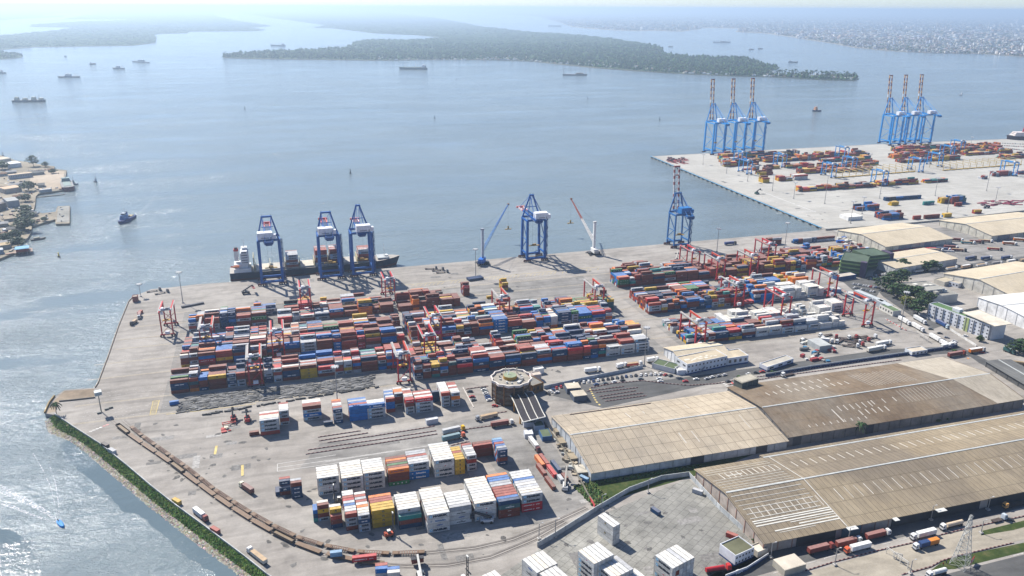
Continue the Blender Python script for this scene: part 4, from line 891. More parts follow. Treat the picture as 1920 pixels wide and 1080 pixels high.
boat('speedboat', 'white speedboat with long wake at upper right', (1801, 178), 16, 4, (.75, .75, .74), plain, rot=3.3, cat='boat', dz=2)
boat('barge', 'reddish tanker barge moored bow-on at the peninsula wharf', (124, 345), 1, 17, (.16, .05, .06), lambda t, L, B, z: (superstructure(t, -L * .36, B * .7, L * .14, z, 2, (.2, .28, .28)), part(t, 'tank_deck', lambda g: g.box(.05 * L, 0, z, L * .55, B * .6, 1.2, (.18, .24, .22)), M_HULL), mast_(t, -L * .36, z + 5, 8)), px2=(129.5, 359.5), cat='barge', dz=6, bow=.08)
boat('workboat', 'dark workboat by the barge at the peninsula wharf', (136, 346), 1, 4, DKB, plain, px2=(147, 346), cat='boat', dz=1.6)
boat('fishing_boat', 'long dark wooden boat moored below the peninsula', (58, 451.5), 1, 6, (.04, .045, .05), lambda t, L, B, z: (part(t, 'cabin', lambda g: g.box(-L * .1, 0, z, L * .4, B * .5, 1.4, (.3, .28, .2)), M_HULL)), px2=(86, 447), cat='boat', dz=1.8)
boat('ferry', 'red and white ship moored at the far right pier', (1958, 264), 1, 26, (.05, .03, .04), lambda t, L, B, z: (superstructure(t, L * .12, B * .8, L * .5, z, 3, (.7, .62, .58)), funnel(t, L * .1, z + 8, 10, (.45, .04, .05)), mast_(t, -L * .2, z, 16)), px2=(1886, 263), cat='ship', dz=10)
# buoys
def buoy(label, px, col, h=5):
    q = at(*px, WZ); t = thing('buoy', label, 'buoy', (q.x, q.y, WZ)); part(t, 'float', lambda g: g.cyl((0, 0, -.5), (0, 0, 1.6), 1.7, DRK, 1.5, 10)); part(t, 'tower', lambda g: (g.cyl((0, 0, 1.6), (0, 0, h), 1.0, col, .5, 6), g.box(0, 0, h, 1.2, 1.2, .8, col)))
    return t
buoy('yellow and black buoy off the peninsula jetty', (110.5, 482), (.6, .42, .02), 4.5)
for px, l in (((657, 325), 'lone dark buoy in open water above the ship'), ((459, 204), 'dark channel buoy at left of the open water'), ((815, 222), 'dark channel buoy amid the open water'), ((1102, 185), 'dark channel buoy below the dredger'), ((1237, 225), 'dark channel buoy left of the bright blue cranes'), ((6, 293), 'dark marker off the peninsula\'s upper end'), ((855, 149), 'dark marker below the cargo ship')):
    buoy(l, px, (.06, .09, .12), 7)
# wakes: thin foam lying on the water
M_FOAM, t_, b_ = new_mat('foam'); p_ = pos(t_)
t_.links.new(ramp(t_, noise(t_, .8, p_, 6, .7), [(.43, (0, 0, 0)), (.7, g3(.35))]), b_.inputs['Alpha']); b_.inputs['Base Color'].default_value = (.8, .82, .82, 1); b_.inputs['Roughness'].default_value = .9
M_FOAM2, t_, b_ = new_mat('bright_foam'); p_ = pos(t_)
t_.links.new(ramp(t_, noise(t_, .7, p_, 6, .7), [(.4, g3(0)), (.64, g3(.55))]), b_.inputs['Alpha']); b_.inputs['Base Color'].default_value = (.85, .87, .87, 1); b_.inputs['Roughness'].default_value = .9
def wake(label, lines, mt=M_FOAM):
    g = MB()
    for pts, w0, w1 in lines:
        P = [at(*a, WZ) for a in pts]; n = len(P)
        for k in range(n - 1):
            d = (P[k + 1] - P[k]).normalized(); s = Vector((-d.y, d.x)); wa, wb = w0 + (w1 - w0) * k / (n - 1), w0 + (w1 - w0) * (k + 1) / (n - 1)
            g.add([(*(P[k] + s * wa), WZ + .06), (*(P[k] - s * wa), WZ + .06), (*(P[k + 1] - s * wb), WZ + .06), (*(P[k + 1] + s * wb), WZ + .06)], [(0, 1, 2, 3)], (1, 1, 1))
    tag(g.build('wake_foam', mt), label, 'wake', kind='stuff')
wake('white wake behind the blue motorboat', [([(110, 978), (90, 962), (60, 945), (20, 925), (-30, 905)], .6, 3.2), ([(110, 977), (104, 950), (96, 915), (80, 880), (62, 850)], .1, .35), ([(111, 977), (110, 945), (104, 905), (92, 870)], .15, .4), ([(107, 979), (80, 973), (40, 958), (-10, 940)], .3, .7), ([(106, 980), (70, 968), (30, 951), (-20, 930)], .2, .5)], M_FOAM2)
wake('pale wake curving behind the dark blue tug', [([(250, 407), (262, 398), (276, 386), (290, 372)], 3, .8), ([(252, 405), (262, 398), (278, 384), (292, 366)], .6, .5), ([(290, 372), (300, 350), (298, 330), (285, 312), (262, 298)], .6, .4), ([(222, 421), (232, 424), (246, 415)], 1.2, .8)])
wake('wake trailing the white speedboat', [([(1802, 178), (1830, 176.5), (1870, 175.5), (1930, 176)], 2, 5)])
# ------------------------------------------------------------------ warehouses
def roof_mat(name, base, alt, dark=.3, panel=(6.6, 9, .8), rib=1.1, stain=None, streak=.25):
    m, t, b = new_mat(name); p = pos(t)
    c = ramp(t, noise(t, .035, p, 6, .65), [(.34, base), (.66, alt)])
    if stain: c = mix(t, ramp(t, noise(t, .016, p, 5, .6), [(.45, g3(0)), (.62, g3(.85))]), c, stain)
    mp = nd(t, 'ShaderNodeMapping'); mp.inputs['Scale'].default_value = (.55, .03, 1); t.links.new(p, mp.inputs[0])
    c = mix(t, 1.0, c, ramp(t, noise(t, 1, mp.outputs[0], 5, .7), [(.3, g3(1 - streak)), (.65, g3(1.08))]), 'MULTIPLY')
    wv = nd(t, 'ShaderNodeTexWave', wave_type='BANDS', bands_direction='X', i_Scale=1 / rib * .314); wv.inputs['Distortion'].default_value = .4; t.links.new(p, wv.inputs[0])
    c = mix(t, 1.0, c, ramp(t, wv.outputs['Fac'], [(.2, g3(.9)), (.8, g3(1.04))]), 'MULTIPLY')
    bt = nd(t, 'ShaderNodeTexBrick', i_Scale=1.0); bt.offset = .0; bt.inputs['Color1'].default_value = (1, 1, 1, 1); bt.inputs['Color2'].default_value = (*g3(.9), 1); bt.inputs['Mortar'].default_value = (*g3(1 - dark), 1)
    bt.inputs['Mortar Size'].default_value = .2; bt.inputs['Brick Width'].default_value = panel[0]; bt.inputs['Row Height'].default_value = panel[1]; t.links.new(p, bt.inputs[0])
    c = mix(t, 1.0, c, bt.outputs[0], 'MULTIPLY')
    t.links.new(c, b.inputs['Base Color']); b.inputs['Roughness'].default_value = .85; b.inputs['Specular IOR Level'].default_value = .06
    return m
M_RA = roof_mat('tan_sheet_roof', (.385, .32, .235), (.475, .405, .305), .5, stain=(.32, .275, .215), streak=.16)
M_RM = roof_mat('rusty_brown_roof', (.15, .108, .073), (.225, .172, .118), .26, stain=(.24, .205, .16), panel=(12, 9, 0), streak=.3)
M_RB = roof_mat('brown_sheet_roof', (.25, .20, .135), (.32, .265, .185), .42, stain=(.19, .158, .12), panel=(3.3, 11.5, 0), streak=.2)
M_RC = roof_mat('pale_tan_roof', (.47, .40, .29), (.54, .465, .345), .1, panel=(20, 15, 0), streak=.15)
M_RW = roof_mat('white_sheet_roof', (.62, .61, .58), (.7, .69, .66), .2, panel=(5, 60, 0), streak=.1)
M_SKY = attr_mat('skylight_panel', .5, .3, .3)
M_WALLW = attr_mat('weathered_wall', .85, .45, .16)
def gable(name, label, u0, u1, v0, v1, ez, rz, rmat, wcol, rid=None, over=1.2, cat='warehouse', bays=8.5, doors=(), rot=0, wmat=None, ribcol=None):
    """gabled shed, ridge along X, front eave at v0; doors: (first, last, colour) along the front wall in metres"""
    cx, cy = (u0 + u1) / 2, (v0 + v1) / 2; t = thing(name, label, cat, (cx, cy, 0), rot); a, b_ = (u1 - u0) / 2, (v1 - v0) / 2; r = (rid - cy) if rid is not None else 0
    def wl(g):
        g.v += [(-a, -b_, 0), (a, -b_, 0), (a, b_, 0), (-a, b_, 0), (-a, -b_, ez), (a, -b_, ez), (a, b_, ez), (-a, b_, ez), (-a, r, rz - .3), (a, r, rz - .3)]
        g.f += [[0, 1, 5, 4], [1, 2, 6, 9, 5], [2, 3, 7, 6], [3, 0, 4, 8, 7]]; g.c += [wcol] * 4
        rc = ribcol or tuple(c * .7 for c in wcol); n = max(2, int(2 * a / bays))
        for k in range(n + 1): x = -a + 2 * a * k / n; g.box(x, -b_ - .12, 0, .5, .22, ez, rc)
        n = max(2, int(2 * b_ / bays))
        for k in range(n + 1): y = -b_ + 2 * b_ * k / n; g.box(-a - .12, y, 0, .22, .5, ez + (rz - ez - .4) * max(0, 1 - abs(y - r) / b_), rc)
    part(t, 'wall', wl, wmat or M_WALLW)
    def rf(g):
        A = a + over * .6; f_, k_ = -b_ - over, b_ + over; dz = (rz - ez) / b_ * over
        vs = [(-A, f_, ez - dz + .1), (A, f_, ez - dz + .1), (A, r, rz), (-A, r, rz), (A, k_, ez - dz + .1), (-A, k_, ez - dz + .1)]; vs += [(x, y, z - .25) for x, y, z in vs]
        g.add(vs, [(0, 1, 2, 3), (3, 2, 4, 5), (7, 6, 9, 8), (8, 9, 11, 10), (0, 6, 7, 1), (1, 7, 8, 2), (2, 8, 10, 4), (4, 10, 11, 5), (5, 11, 9, 3), (3, 9, 6, 0)], (.3, .3, .3))
    ro = part(t, 'roof', rf, rmat)
    part(ro, 'ridge_cap', lambda g: g.box(0, r, rz - .12, 2 * a, 1.1, .3, (.45, .46, .44)), M_SKY)
    for k, (x0, x1, c) in enumerate(doors): part(t, 'door', lambda g: g.box(-a + (x0 + x1) / 2, -b_ - .16, 0, x1 - x0, .3, ez * .82, c), M_WALLW)
    t['_g'] = (a, b_, r, ez, rz); return t, ro
def sky_lines(t, ro, items, name='skylight', w=.7, col=(.52, .48, .41)):
    """items: (x from the left end, s0, s1, front?) strips lying on a roof slope, s from eave 0 to ridge 1"""
    a, b_, r, ez, rz = t['_g']; g = MB()
    for it in items:
        x, s0, s1, fr = it[:4]; ww = it[4] if len(it) > 4 else w; P = []
        for s in (s0, s1):
            y = (-b_ + s * (r + b_)) if fr else (b_ - s * (b_ - r)); P.append((y, ez + s * (rz - ez) + .05))
        x -= a; q = [(x - ww / 2, P[0][0], P[0][1]), (x + ww / 2, P[0][0], P[0][1]), (x + ww / 2, P[1][0], P[1][1]), (x - ww / 2, P[1][0], P[1][1])]
        g.add(q + [(p[0], p[1], p[2] + .06) for p in q], [(4, 5, 6, 7), (0, 1, 5, 4), (1, 2, 6, 5), (2, 3, 7, 6), (3, 0, 4, 7)] if fr else [(7, 6, 5, 4), (0, 4, 5, 1), (1, 5, 6, 2), (2, 6, 7, 3), (3, 7, 4, 0)], col)
    g.build(name, M_SKY, ro)
WWL = (.50, .53, .55)
tA, rA = gable('warehouse', 'tan-roofed warehouse west half, pale corrugated end wall facing the gatehouse', 164, 298.5, 381, 452, 6.2, 11.3, M_RA, WWL, rid=417.5, doors=[(66, 75, (.06, .065, .07)), (112, 120, (.08, .08, .08))])
sky_lines(tA, rA, [(69, .33, .62, 1, .9), (78, .31, .62, 1, .6), (118, .45, .85, 1, .5), (48, .35, .62, 0, .7), (60, .4, .5, 0, .6), (92, .36, .58, 0, .5)])
part(rA, 'gutter_pipe', lambda g: g.bar((-55, 34, 6.75), (5, 34, 6.75), .5, (.16, .12, .1)))
tM, rM = gable('warehouse', 'dark rusty-roofed warehouse in the middle, pale patch at its right', 300.5, 493, 383, 456, 7.5, 13, M_RM, (.22, .21, .2), rid=413.5, doors=[(4, 10, (.1, .1, .1)), (60, 66, (.05, .05, .06))])
a_ = [(20 + 5.5 * k, .12 + (k % 3) * .015, .24, 1, .7) for k in range(9)] + [(52 + 5 * k, .5, .68, 1, .7) for k in range(6)] + [(64 + 5.3 * k, .28, .45, 1, .8) for k in range(5)] + [(80 + k * 9, .55, .7, 1) for k in range(3)]
a_ += [(18 + 6 * k, .45, .58, 0, .8) for k in range(12)] + [(34 + 7 * k, .2, .32, 0, .8) for k in range(7)] + [(46, .05, .6, 1, .9)]
sky_lines(tM, rM, a_)
M_GRIDL = [(96 + 2.7 * k, .2 + .015 * (k % 4), .82, 0, .42) for k in range(15)] + [(106 + 3 * k, .45, .9, 1, .4) for k in range(14)]
sky_lines(tM, rM, M_GRIDL, 'roof_lath', col=(.36, .33, .28))
def patch(g):
    g.add([(52, 37.6, 7.6), (95.8, 37.6, 7.6), (95.8, -5.4, 13.1), (60, -5.4, 13.1)], [(3, 2, 1, 0)], (1, 1, 1)); g.add([(62, -6.6, 13.1), (95.8, -6.6, 13.1), (95.8, -37.6, 7.6), (72, -37.6, 7.6)], [(3, 2, 1, 0)], (1, 1, 1))
part(rM, 'patched_sheeting', patch, roof_mat('newer_grey_roof', (.35, .31, .245), (.44, .39, .315), .12, panel=(13, 9, 0)))
tB, rB = gable('warehouse', 'huge brown-roofed warehouse with white skylight strips along the truck road', 224.5, 640, 294, 364.5, 7, 12.3, M_RB, (.42, .36, .31), rid=332, over=1.6, doors=[(48, 60, (.1, .16, .2)), (80, 140, (.035, .035, .04)), (146, 190, (.03, .03, .035)), (20, 44, (.05, .05, .05))], ribcol=(.36, .2, .15))
a_ = [(6 + 1.0, s, s + .012, 1, 3) for s in ()]
it = []
for k in range(46): it.append((58 + 6.6 * k, .30, .52, 0, .62)); it.append((62 + 6.6 * k, .46, .7, 1, .34 if k % 3 else .55))
for k in range(11): it.append((9 + 3.7 * k, .3, .52, 0, .6)); it.append((6 + 4.2 * k, .42, .64, 1, .55))
sky_lines(tB, rB, it)
def lath(g):
    a, b_, r, ez, rz = tB['_g']
    for s, x0, x1, w in [(.10, 12, 34, .3), (.14, 10, 50, .9), (.19, 26, 50, .9), (.24, 22, 50, .5), (.28, 2, 50, .9), (.33, 2, 50, .9), (.37, 2, 50, .9), (.43, 2, 46, .4), (.52, 2, 47, .4), (.62, 2, 46, .4), (.7, 1, 46, .3), (.8, 1, 46, .3), (.9, 1, 46, .4), (1.0, 1, 47, 1.4)]:
        y = -b_ + s * (r + b_); g.box(-a + (x0 + x1) / 2, y, ez + s * (rz - ez) + .02, x1 - x0, w, .14, (.58, .56, .5))
    for s, x0, x1, w in [(.12, 1, 46, .3), (.2, 1, 46, .3), (.29, 1, 46, .3), (.53, 1, 46, .3), (.62, 1, 46, .35), (.72, 1, 46, .3), (.82, 1, 46, .3), (.9, 1, 46, .3), (.42, 12, 22, .8)]:
        y = b_ - s * (b_ - r); g.box(-a + (x0 + x1) / 2, y, ez + s * (rz - ez) + .02, x1 - x0, w, .12, (.5, .48, .42))
    g.bar((-a + 50, -b_ - 1.5, ez), (-a + 50, r, rz + .1), .35, (.6, .58, .53)); g.bar((-a + 50, b_ + 1, ez), (-a + 50, r, rz + .1), .3, (.6, .58, .53))
part(rB, 'roof_strips', lath, M_SKY)
for x in (52, 110, 80): part(tB, 'canopy', lambda g: g.box(-207.75 + x, -37.8, 6.6, 6 if x != 80 else 3, 3, .3, (.6, .6, .56)))
gable('warehouse', 'brown-roofed shed behind, stepping back from the huge warehouse', 271, 640, 365.2, 369.5, 6.4, 7.0, M_RB, (.3, .27, .24), rid=365.8, over=.4)
# sheds of the inner port, by their picture corners: front-left, front-right, back-left eave
def shed(name, label, fl, fr, bl, ez, rz, rmat, wcol, doors=(), cat='warehouse'):
    A, B, C = at(*fl), at(*fr), at(*bl); L = (B - A).length; r = math.atan2(B.y - A.y, B.x - A.x); ux, uy = Vector((math.cos(r), math.sin(r))), Vector((-math.sin(r), math.cos(r)))
    D = max(6, (C - A).dot(uy)); c = A + ux * L / 2 + uy * D / 2
    return gable(name, label, c.x - L / 2, c.x + L / 2, c.y - D / 2, c.y + D / 2, ez, rz, rmat, wcol, rot=r, doors=doors, cat=cat, bays=10)
CRM = (.60, .56, .46)
shed('warehouse', 'pale tan shed left of the truck park, by the pier road', (1659, 473), (1784, 457), (1575, 441), 7, 12, M_RC, CRM, [(20, 40, (.3, .3, .32)), (60, 70, (.3, .3, .32))])
shed('warehouse', 'pale tan shed at the right edge behind the truck park', (1858, 452), (2010, 434), (1778, 421), 7, 12, M_RC, CRM, [(10, 30, (.2, .2, .22))])
shed('warehouse', 'tan flat shed behind the trees beside the green offices', (1677, 516), (1792, 497), (1650, 490), 8, 9.5, M_RC, (.62, .63, .62), [(70, 90, (.5, .5, .5))])
shed('warehouse', 'twin-ridged tan shed with grey side roof at the right edge', (1900, 572), (2040, 545), (1775, 525), 8, 14, M_RC, (.58, .55, .48), [(4, 14, (.03, .06, .14))])
shed('warehouse', 'white-walled modern shed at the right edge', (1922, 618), (2080, 600), (1850, 576), 11, 13, M_RW, (.74, .74, .73), [])
gable('warehouse', 'white office hall with low tan roof beside the blue-white wall', 290, 334, 506, 536, 6.5, 10, M_RC, (.70, .71, .72), rid=521, bays=6)
shed('open_shed', 'long dark grey lean-to at the right behind the brown roofs', (1848, 688), (1975, 765), (1862, 668), 5, 5.6, roof_mat('grey_sheet_roof', (.13, .13, .125), (.18, .18, .17), .1), (.1, .1, .1), cat='shed')
# ------------------------------------------------------------------ other buildings
def bldg(name, label, fl, fr, depth, h, wall, roof, floors=0, cols=0, parapet=.6, cat='building', win=DRK, side_cols=0, band=None, extra=None, z0=0, winsz=None, mat=None):
    A, B = at(*fl), at(*fr); L = (B - A).length; r = math.atan2(B.y - A.y, B.x - A.x); t = thing(name, label, cat, (A.x, A.y, z0), r)
    part(t, 'wall', lambda g: (g.box(L / 2, depth / 2, 0, L, depth, h, wall, 0, roof), [g.box(*q, wall) for q in ((L / 2, .15, h, L, .3, parapet), (L / 2, depth - .15, h, L, .3, parapet), (.15, depth / 2, h, .3, depth - .6, parapet), (L - .15, depth / 2, h, .3, depth - .6, parapet))] if parapet else 0), mat or M_WALL)
    part(t, 'roof', lambda g: g.box(L / 2, depth / 2, h + .01, L - .62, depth - .62, .06, roof), M_WALL)
    for f in range(floors):
        fh = h / floors; ww, wh = winsz or (L / cols * .45, fh * .4)
        for c in range(cols):
            x = L * (c + .5) / cols; w = part(t, 'window', lambda g: g.box(x, -.02, f * fh + fh * .4, ww, .1, wh, win), M_GLASS)
        for c in range(side_cols):
            y = depth * (c + .5) / side_cols; part(t, 'window', lambda g: (g.box(-.02, y, f * fh + fh * .4, .1, depth / side_cols * .45, wh, win), ), M_GLASS)
    if band: part(t, 'painted_band', lambda g: g.box(L / 2, depth / 2, -.01, L + .06, depth + .06, band[0], band[1]), M_WALL)
    if extra: extra(t, L, depth, h)
    return t
WHW, TAN, BLUEB = (.70, .71, .73), (.47, .40, .29), (.02, .05, .17)
bldg('office_building', 'white two-storey office with tan roof beside the car park', (1287, 703), (1362, 687), 15, 8.5, WHW, TAN, 2, 11, side_cols=2, band=(1.1, BLUEB), winsz=(1.3, 1.3), extra=lambda t, L, D, h: (part(t, 'roof_stain', lambda g: [g.box(L * (.15 + .07 * k), D * .45 + rnd.uniform(-2, 2), h + .08, rnd.uniform(2, 5), rnd.uniform(.8, 2.6), .04, (.66, .62, .53)) for k in range(10)], M_WALL), part(t, 'staircase', lambda g: g.bar((L * .42, -1.2, 4.5), (L * .3, -1.2, .2), 1.2, (.2, .2, .22), .3))))
bldg('office_annex', 'lower white annex joining the office to the hall', (1363, 687), (1402, 681), 14, 6.4, WHW, TAN, 1, 4, band=(1.1, BLUEB))
bldg('office_annex', 'white flat-roofed annex before the hall, with two palms', (1438, 697), (1487, 681), 8, 3.6, WHW, (.45, .42, .36), 1, 3, band=(1.0, BLUEB))
bldg('canteen', 'low building with two green roof panels by the boundary wall', (1222, 690), (1264, 701), 11, 3.6, (.6, .6, .58), (.10, .13, .07), 0, 0, extra=lambda t, L, D, h: part(t, 'roof_kerb', lambda g: (g.box(L / 2, D / 2, h + .07, .5, D - .7, .25, (.4, .4, .36)),)))
bldg('kiosk', 'small white cabin at the left end of the office', (1270, 703), (1285, 702), 7, 3.2, WHW, (.6, .58, .54), 0, 0)
bldg('porch', 'blue and grey porch roof behind the office', (1352, 676), (1377, 671), 22, 4, (.06, .12, .22), (.42, .42, .4), 0, 0)
bldg('gate_tower', 'dark grey boxy tower rising through the warehouse roofs', (1388, 748), (1418, 739), 8, 12.5, (.11, .12, .105), (.40, .36, .29), 0, 0, extra=lambda t, L, D, h: (part(t, 'pillar', lambda g: [g.box(x, -.15, 0, .5, .3, h, (.17, .18, .15)) for x in (0, L * .33, L * .66, L)]), part(t, 'roof_slab', lambda g: g.box(L / 2, D / 2, h + .05, L + 1, D + 1, .5, (.42, .38, .3)))))
def green(t, L, D, h):
    for k in range(3): part(t, 'balcony_rail', lambda g: (g.box(L / 2, -.5, 3.4 + k * 4.2, L, .8, 1.3, (.22, .32, .13)), g.box(-.5, D / 2, 3.4 + k * 4.2, .8, D, 1.3, (.22, .32, .13))), M_WALL)
    part(t, 'stair_tower', lambda g: g.box(L - 3, -1.5, 0, 6, 5, h + 2, (.10, .075, .12)), M_WALL)
bldg('green_offices', 'green three-storey office block, left wing with purple stair tower', (1573, 513), (1622, 520), 34, 15, (.09, .13, .07), (.09, .12, .085), 0, 0, extra=green)
bldg('green_offices', 'green office block, right wing behind the parked cars', (1625, 506), (1664, 502), 26, 15, (.08, .115, .065), (.09, .125, .09), 0, 0, extra=lambda t, L, D, h: (part(t, 'balcony_rail', lambda g: [g.box(L / 2, -.5, 3.4 + k * 4.2, L, .8, 1.2, (.19, .28, .11)) for k in range(3)], M_WALL), part(t, 'stair_tower', lambda g: g.box(L + 2.5, 6, 0, 5, 14, h + 1.5, (.09, .07, .11)), M_WALL)))
bldg('gatehouse_block', 'long low blue and white customs block by the parked cars', (1572, 527), (1605, 522), 9, 4, (.04, .09, .22), (.5, .45, .38), 0, 0, parapet=.3)
def flats(t, L, D, h):
    for k in range(9): part(t, 'wall_fin', lambda g: g.box(L * k / 8.0, -.35, 0, .5, .8, h, (.3, .3, .3)), M_WALL)
    part(t, 'stair_panel', lambda g: g.box(L * .64, -.2, 0, L * .07, .5, h, (.42, .48, .2)), M_WALL); part(t, 'water_tank', lambda g: g.box(L * .4, D * .55, h + .1, 7, 5, 3, WHW), M_WALL)
bldg('apartment_block', 'white five-bay block with green roof along the road', (1738, 594), (1852, 637), 11, 12.5, (.7, .71, .73), (.10, .17, .075), 4, 16, extra=flats, winsz=(1.3, 1.1))
bldg('apartment_wing', 'end wing of the white block with overhanging tan roof', (1806, 616), (1856, 638), 15, 14, (.66, .66, .65), (.56, .5, .4), 0, 0, extra=lambda t, L, D, h: part(t, 'roof_slab', lambda g: g.box(L / 2 + 1.5, D / 2 - 1, h + .62, L + 6, D + 4, .5, (.6, .54, .44)), M_WALL))
bldg('derelict_block', 'grey flat-roofed block among the trees', (1688, 546), (1746, 572), 30, 8, (.46, .46, .43), (.27, .26, .23), 2, 8, extra=lambda t, L, D, h: part(t, 'roof_hut', lambda g: [g.box(L * a, D * b_, h + .1, rnd.uniform(3, 7), rnd.uniform(3, 5), rnd.uniform(1.5, 3.2), rnd.choice([(.5, .5, .47), (.36, .35, .31), (.6, .58, .52)])) for a, b_ in ((.2, .3), (.4, .7), (.6, .4), (.75, .75), (.85, .3), (.3, .6), (.52, .2))], M_WALL))
bldg('terrace_house', 'grey house with arcaded top storey right of the trees', (1736, 566), (1768, 562), 12, 11, (.42, .42, .40), (.36, .35, .31), 3, 7)
bldg('low_store', 'low tan-roofed store among yards behind the trees', (1770, 537), (1792, 532), 12, 4, (.5, .47, .4), (.42, .37, .28), 0, 0); bldg('low_store', 'white gabled hut in the yard behind the trees', (1778, 535), (1796, 540), 9, 4, WHW, (.4, .36, .3), 1, 3)
bldg('guard_house', 'green-roofed white guard house by the eastern road', (1648, 580), (1673, 593), 9, 4.5, (.62, .6, .54), (.12, .17, .09), 1, 5)
for a, b_, d, l in (((1600, 553), (1652, 575), 6, 'long pale roof over the truck lanes, upper part'), ((1640, 571), (1664, 583), 6, 'long pale roof over the truck lanes, lower part')): bldg('lane_canopy', l, a, b_, d, 5, (.3, .33, .36), (.44, .47, .48), 0, 0, parapet=0)
for a, b_, l in (((1558, 549), (1577, 549), 'white flat hut behind the eastern gantry'), ((1587, 556), (1612, 560), 'pale canteen hut with blue wall by the lanes')): bldg('hut', l, a, b_, 8, 3.6, (.2, .3, .45), (.52, .5, .46), 0, 0, parapet=.2)
bldg('guard_house', 'small guard house with flat tan roof at the eastern gate', (1709, 668), (1738, 664), 8, 3.4, (.6, .62, .63), (.55, .48, .38), 1, 4, band=(1, BLUEB)); bldg('workshop', 'grey corrugated workshop in the tractor yard', (1536, 660), (1558, 657), 16, 5, (.36, .38, .38), (.4, .41, .4), 0, 0, parapet=0)
bldg('gate_house', 'white two-storey gate house with mossy roof at the slab yard', (1377, 1062), (1412, 1046), 11, 6, WHW, (.13, .13, .08), 2, 6, band=(.9, BLUEB), winsz=(1.0, 1.0)); bldg('hut', 'pale hut beside the mossy gate house', (1420, 1046), (1439, 1038), 6, 3, (.55, .5, .42), (.6, .55, .46), 0, 0)
bldg('shelter', 'tan flat canopy cut by the bottom edge of the picture', (1470, 1082), (1510, 1070), 9, 4, (.4, .37, .3), (.55, .49, .4), 0, 0, parapet=0); bldg('shelter', 'white canopy on the pier corner', (1590, 414), (1617, 412), 18, 5, (.72, .71, .68), (.74, .72, .66), 0, 0, parapet=0)
bldg('tower_cabin', 'pale cabin block on the quay corner', (249, 567), (259, 566), 6, 5, (.3, .12, .09), (.42, .36, .3), 0, 0); bldg('wash_rack', 'dark steel rack stand on the upper quay', (341, 578), (383, 570), 3, 1.6, (.1, .1, .11), (.16, .16, .17), 0, 0, parapet=0); bldg('wash_rack', 'dark steel rack stand by the two cranes\' mast', (880, 528), (907, 524), 8, 2.4, (.05, .07, .12), (.06, .08, .14), 0, 0, parapet=0)
for k, (a, b_, d, l) in enumerate([((984, 823), (1000, 822), 6, 'white booth at the exit lane below the gate canopy'), ((982, 802), (1005, 800), 7, 'green-topped booth under the gate canopy, left'), ((1003, 808), (1021, 806), 7, 'green-topped booth under the gate canopy, middle'), ((1017, 828), (1035, 826), 10, 'blue and green booth beside the warehouse fence'), ((800, 797), (822, 793), 3, 'white booth beside the striped kerbs left of the lorries')]):
    bldg('booth', l, a, b_, d, 3.2, (.5, .52, .56) if k != 3 else (.06, .13, .26), (.12, .15, .09) if k in (1, 2, 3) else (.7, .7, .68), 0, 0, parapet=.25)
for a, b_, l in (((1063, 739), (1089, 737), 'tan weighbridge canopy over the inspection lanes, upper'), ((1076, 754), (1101, 751), 'tan weighbridge canopy over the inspection lanes, lower')):
    bldg('canopy', l, a, b_, 9, 4.4, (.10, .12, .16), (.52, .46, .36), 0, 0, parapet=0)
bldg('lean_to', 'tan lean-to roofs against the warehouse\'s end wall', (1083, 895), (1105, 893), 9, 3, (.3, .28, .24), (.5, .46, .38), 0, 0, parapet=0)
for a, b_, d, l in (((1070, 868), (1084, 866), 8, 'dark scrap-filled bay by the warehouse end wall'), ((1050, 838), (1066, 836), 8, 'tan scrap bay by the warehouse end wall'), ((1042, 817), (1058, 815), 6, 'upper tan lean-to by the warehouse end wall')): bldg('lean_to', l, a, b_, d, 2.4, (.28, .24, .18), (.30, .25, .18), 0, 0, parapet=.3)
# ------------------------------------------------------------------ the twelve-sided tower office and its canopy
q = at(962, 752); T0 = thing('round_office', 'twelve-sided brown office tower with white notched parapet', 'office', (q.x, q.y + 5, 0), R_(7))
def ring(r, notch): return [((r if (k % 2 == 0) == bool(notch) or not notch else r * .93) * math.cos(2 * math.pi * k / 24), (r if (k % 2 == 0) == bool(notch) or not notch else r * .93) * math.sin(2 * math.pi * k / 24)) for k in range(24)]
TR_, TH_ = 13.6, 16.0
P12 = [(TR_ * math.cos(2 * math.pi * (k + .5) / 12), TR_ * math.sin(2 * math.pi * (k + .5) / 12)) for k in range(12)]
BRO = (.105, .055, .032)
part(T0, 'wall', lambda g: g.prism(P12, 0, TH_ - .6, BRO, (.3, .28, .24)), M_WALL)
for k in range(12):
    a, b_ = P12[k - 1], P12[k]; mx, my = (a[0] + b_[0]) / 2, (a[1] + b_[1]) / 2; an = math.atan2(my, mx); w_ = math.dist(a, b_)
    if k % 2: part(T0, 'window', lambda g: ([g.box(mx * 1.012, my * 1.012, 1.5 + 3.6 * f, .25, w_ * .84, 2.7, (.035, .026, .022), an) for f in range(4)], [g.box(mx * 1.02, my * 1.02, 1.2, .25, .12, 14, (.13, .07, .04), an)]), M_GLASS)
    else: part(T0, 'window', lambda g: ([g.box(mx * 1.012, my * 1.012, 1.5 + 3.6 * f, .25, w_ * .8, 2.2, (.05, .035, .028), an) for f in range(4)]), M_GLASS)
    part(T0, 'pilaster', lambda g: g.box(b_[0] * 1.01, b_[1] * 1.01, 0, .9, .9, TH_, (.20, .105, .05), math.atan2(b_[1], b_[0])), M_WALL)
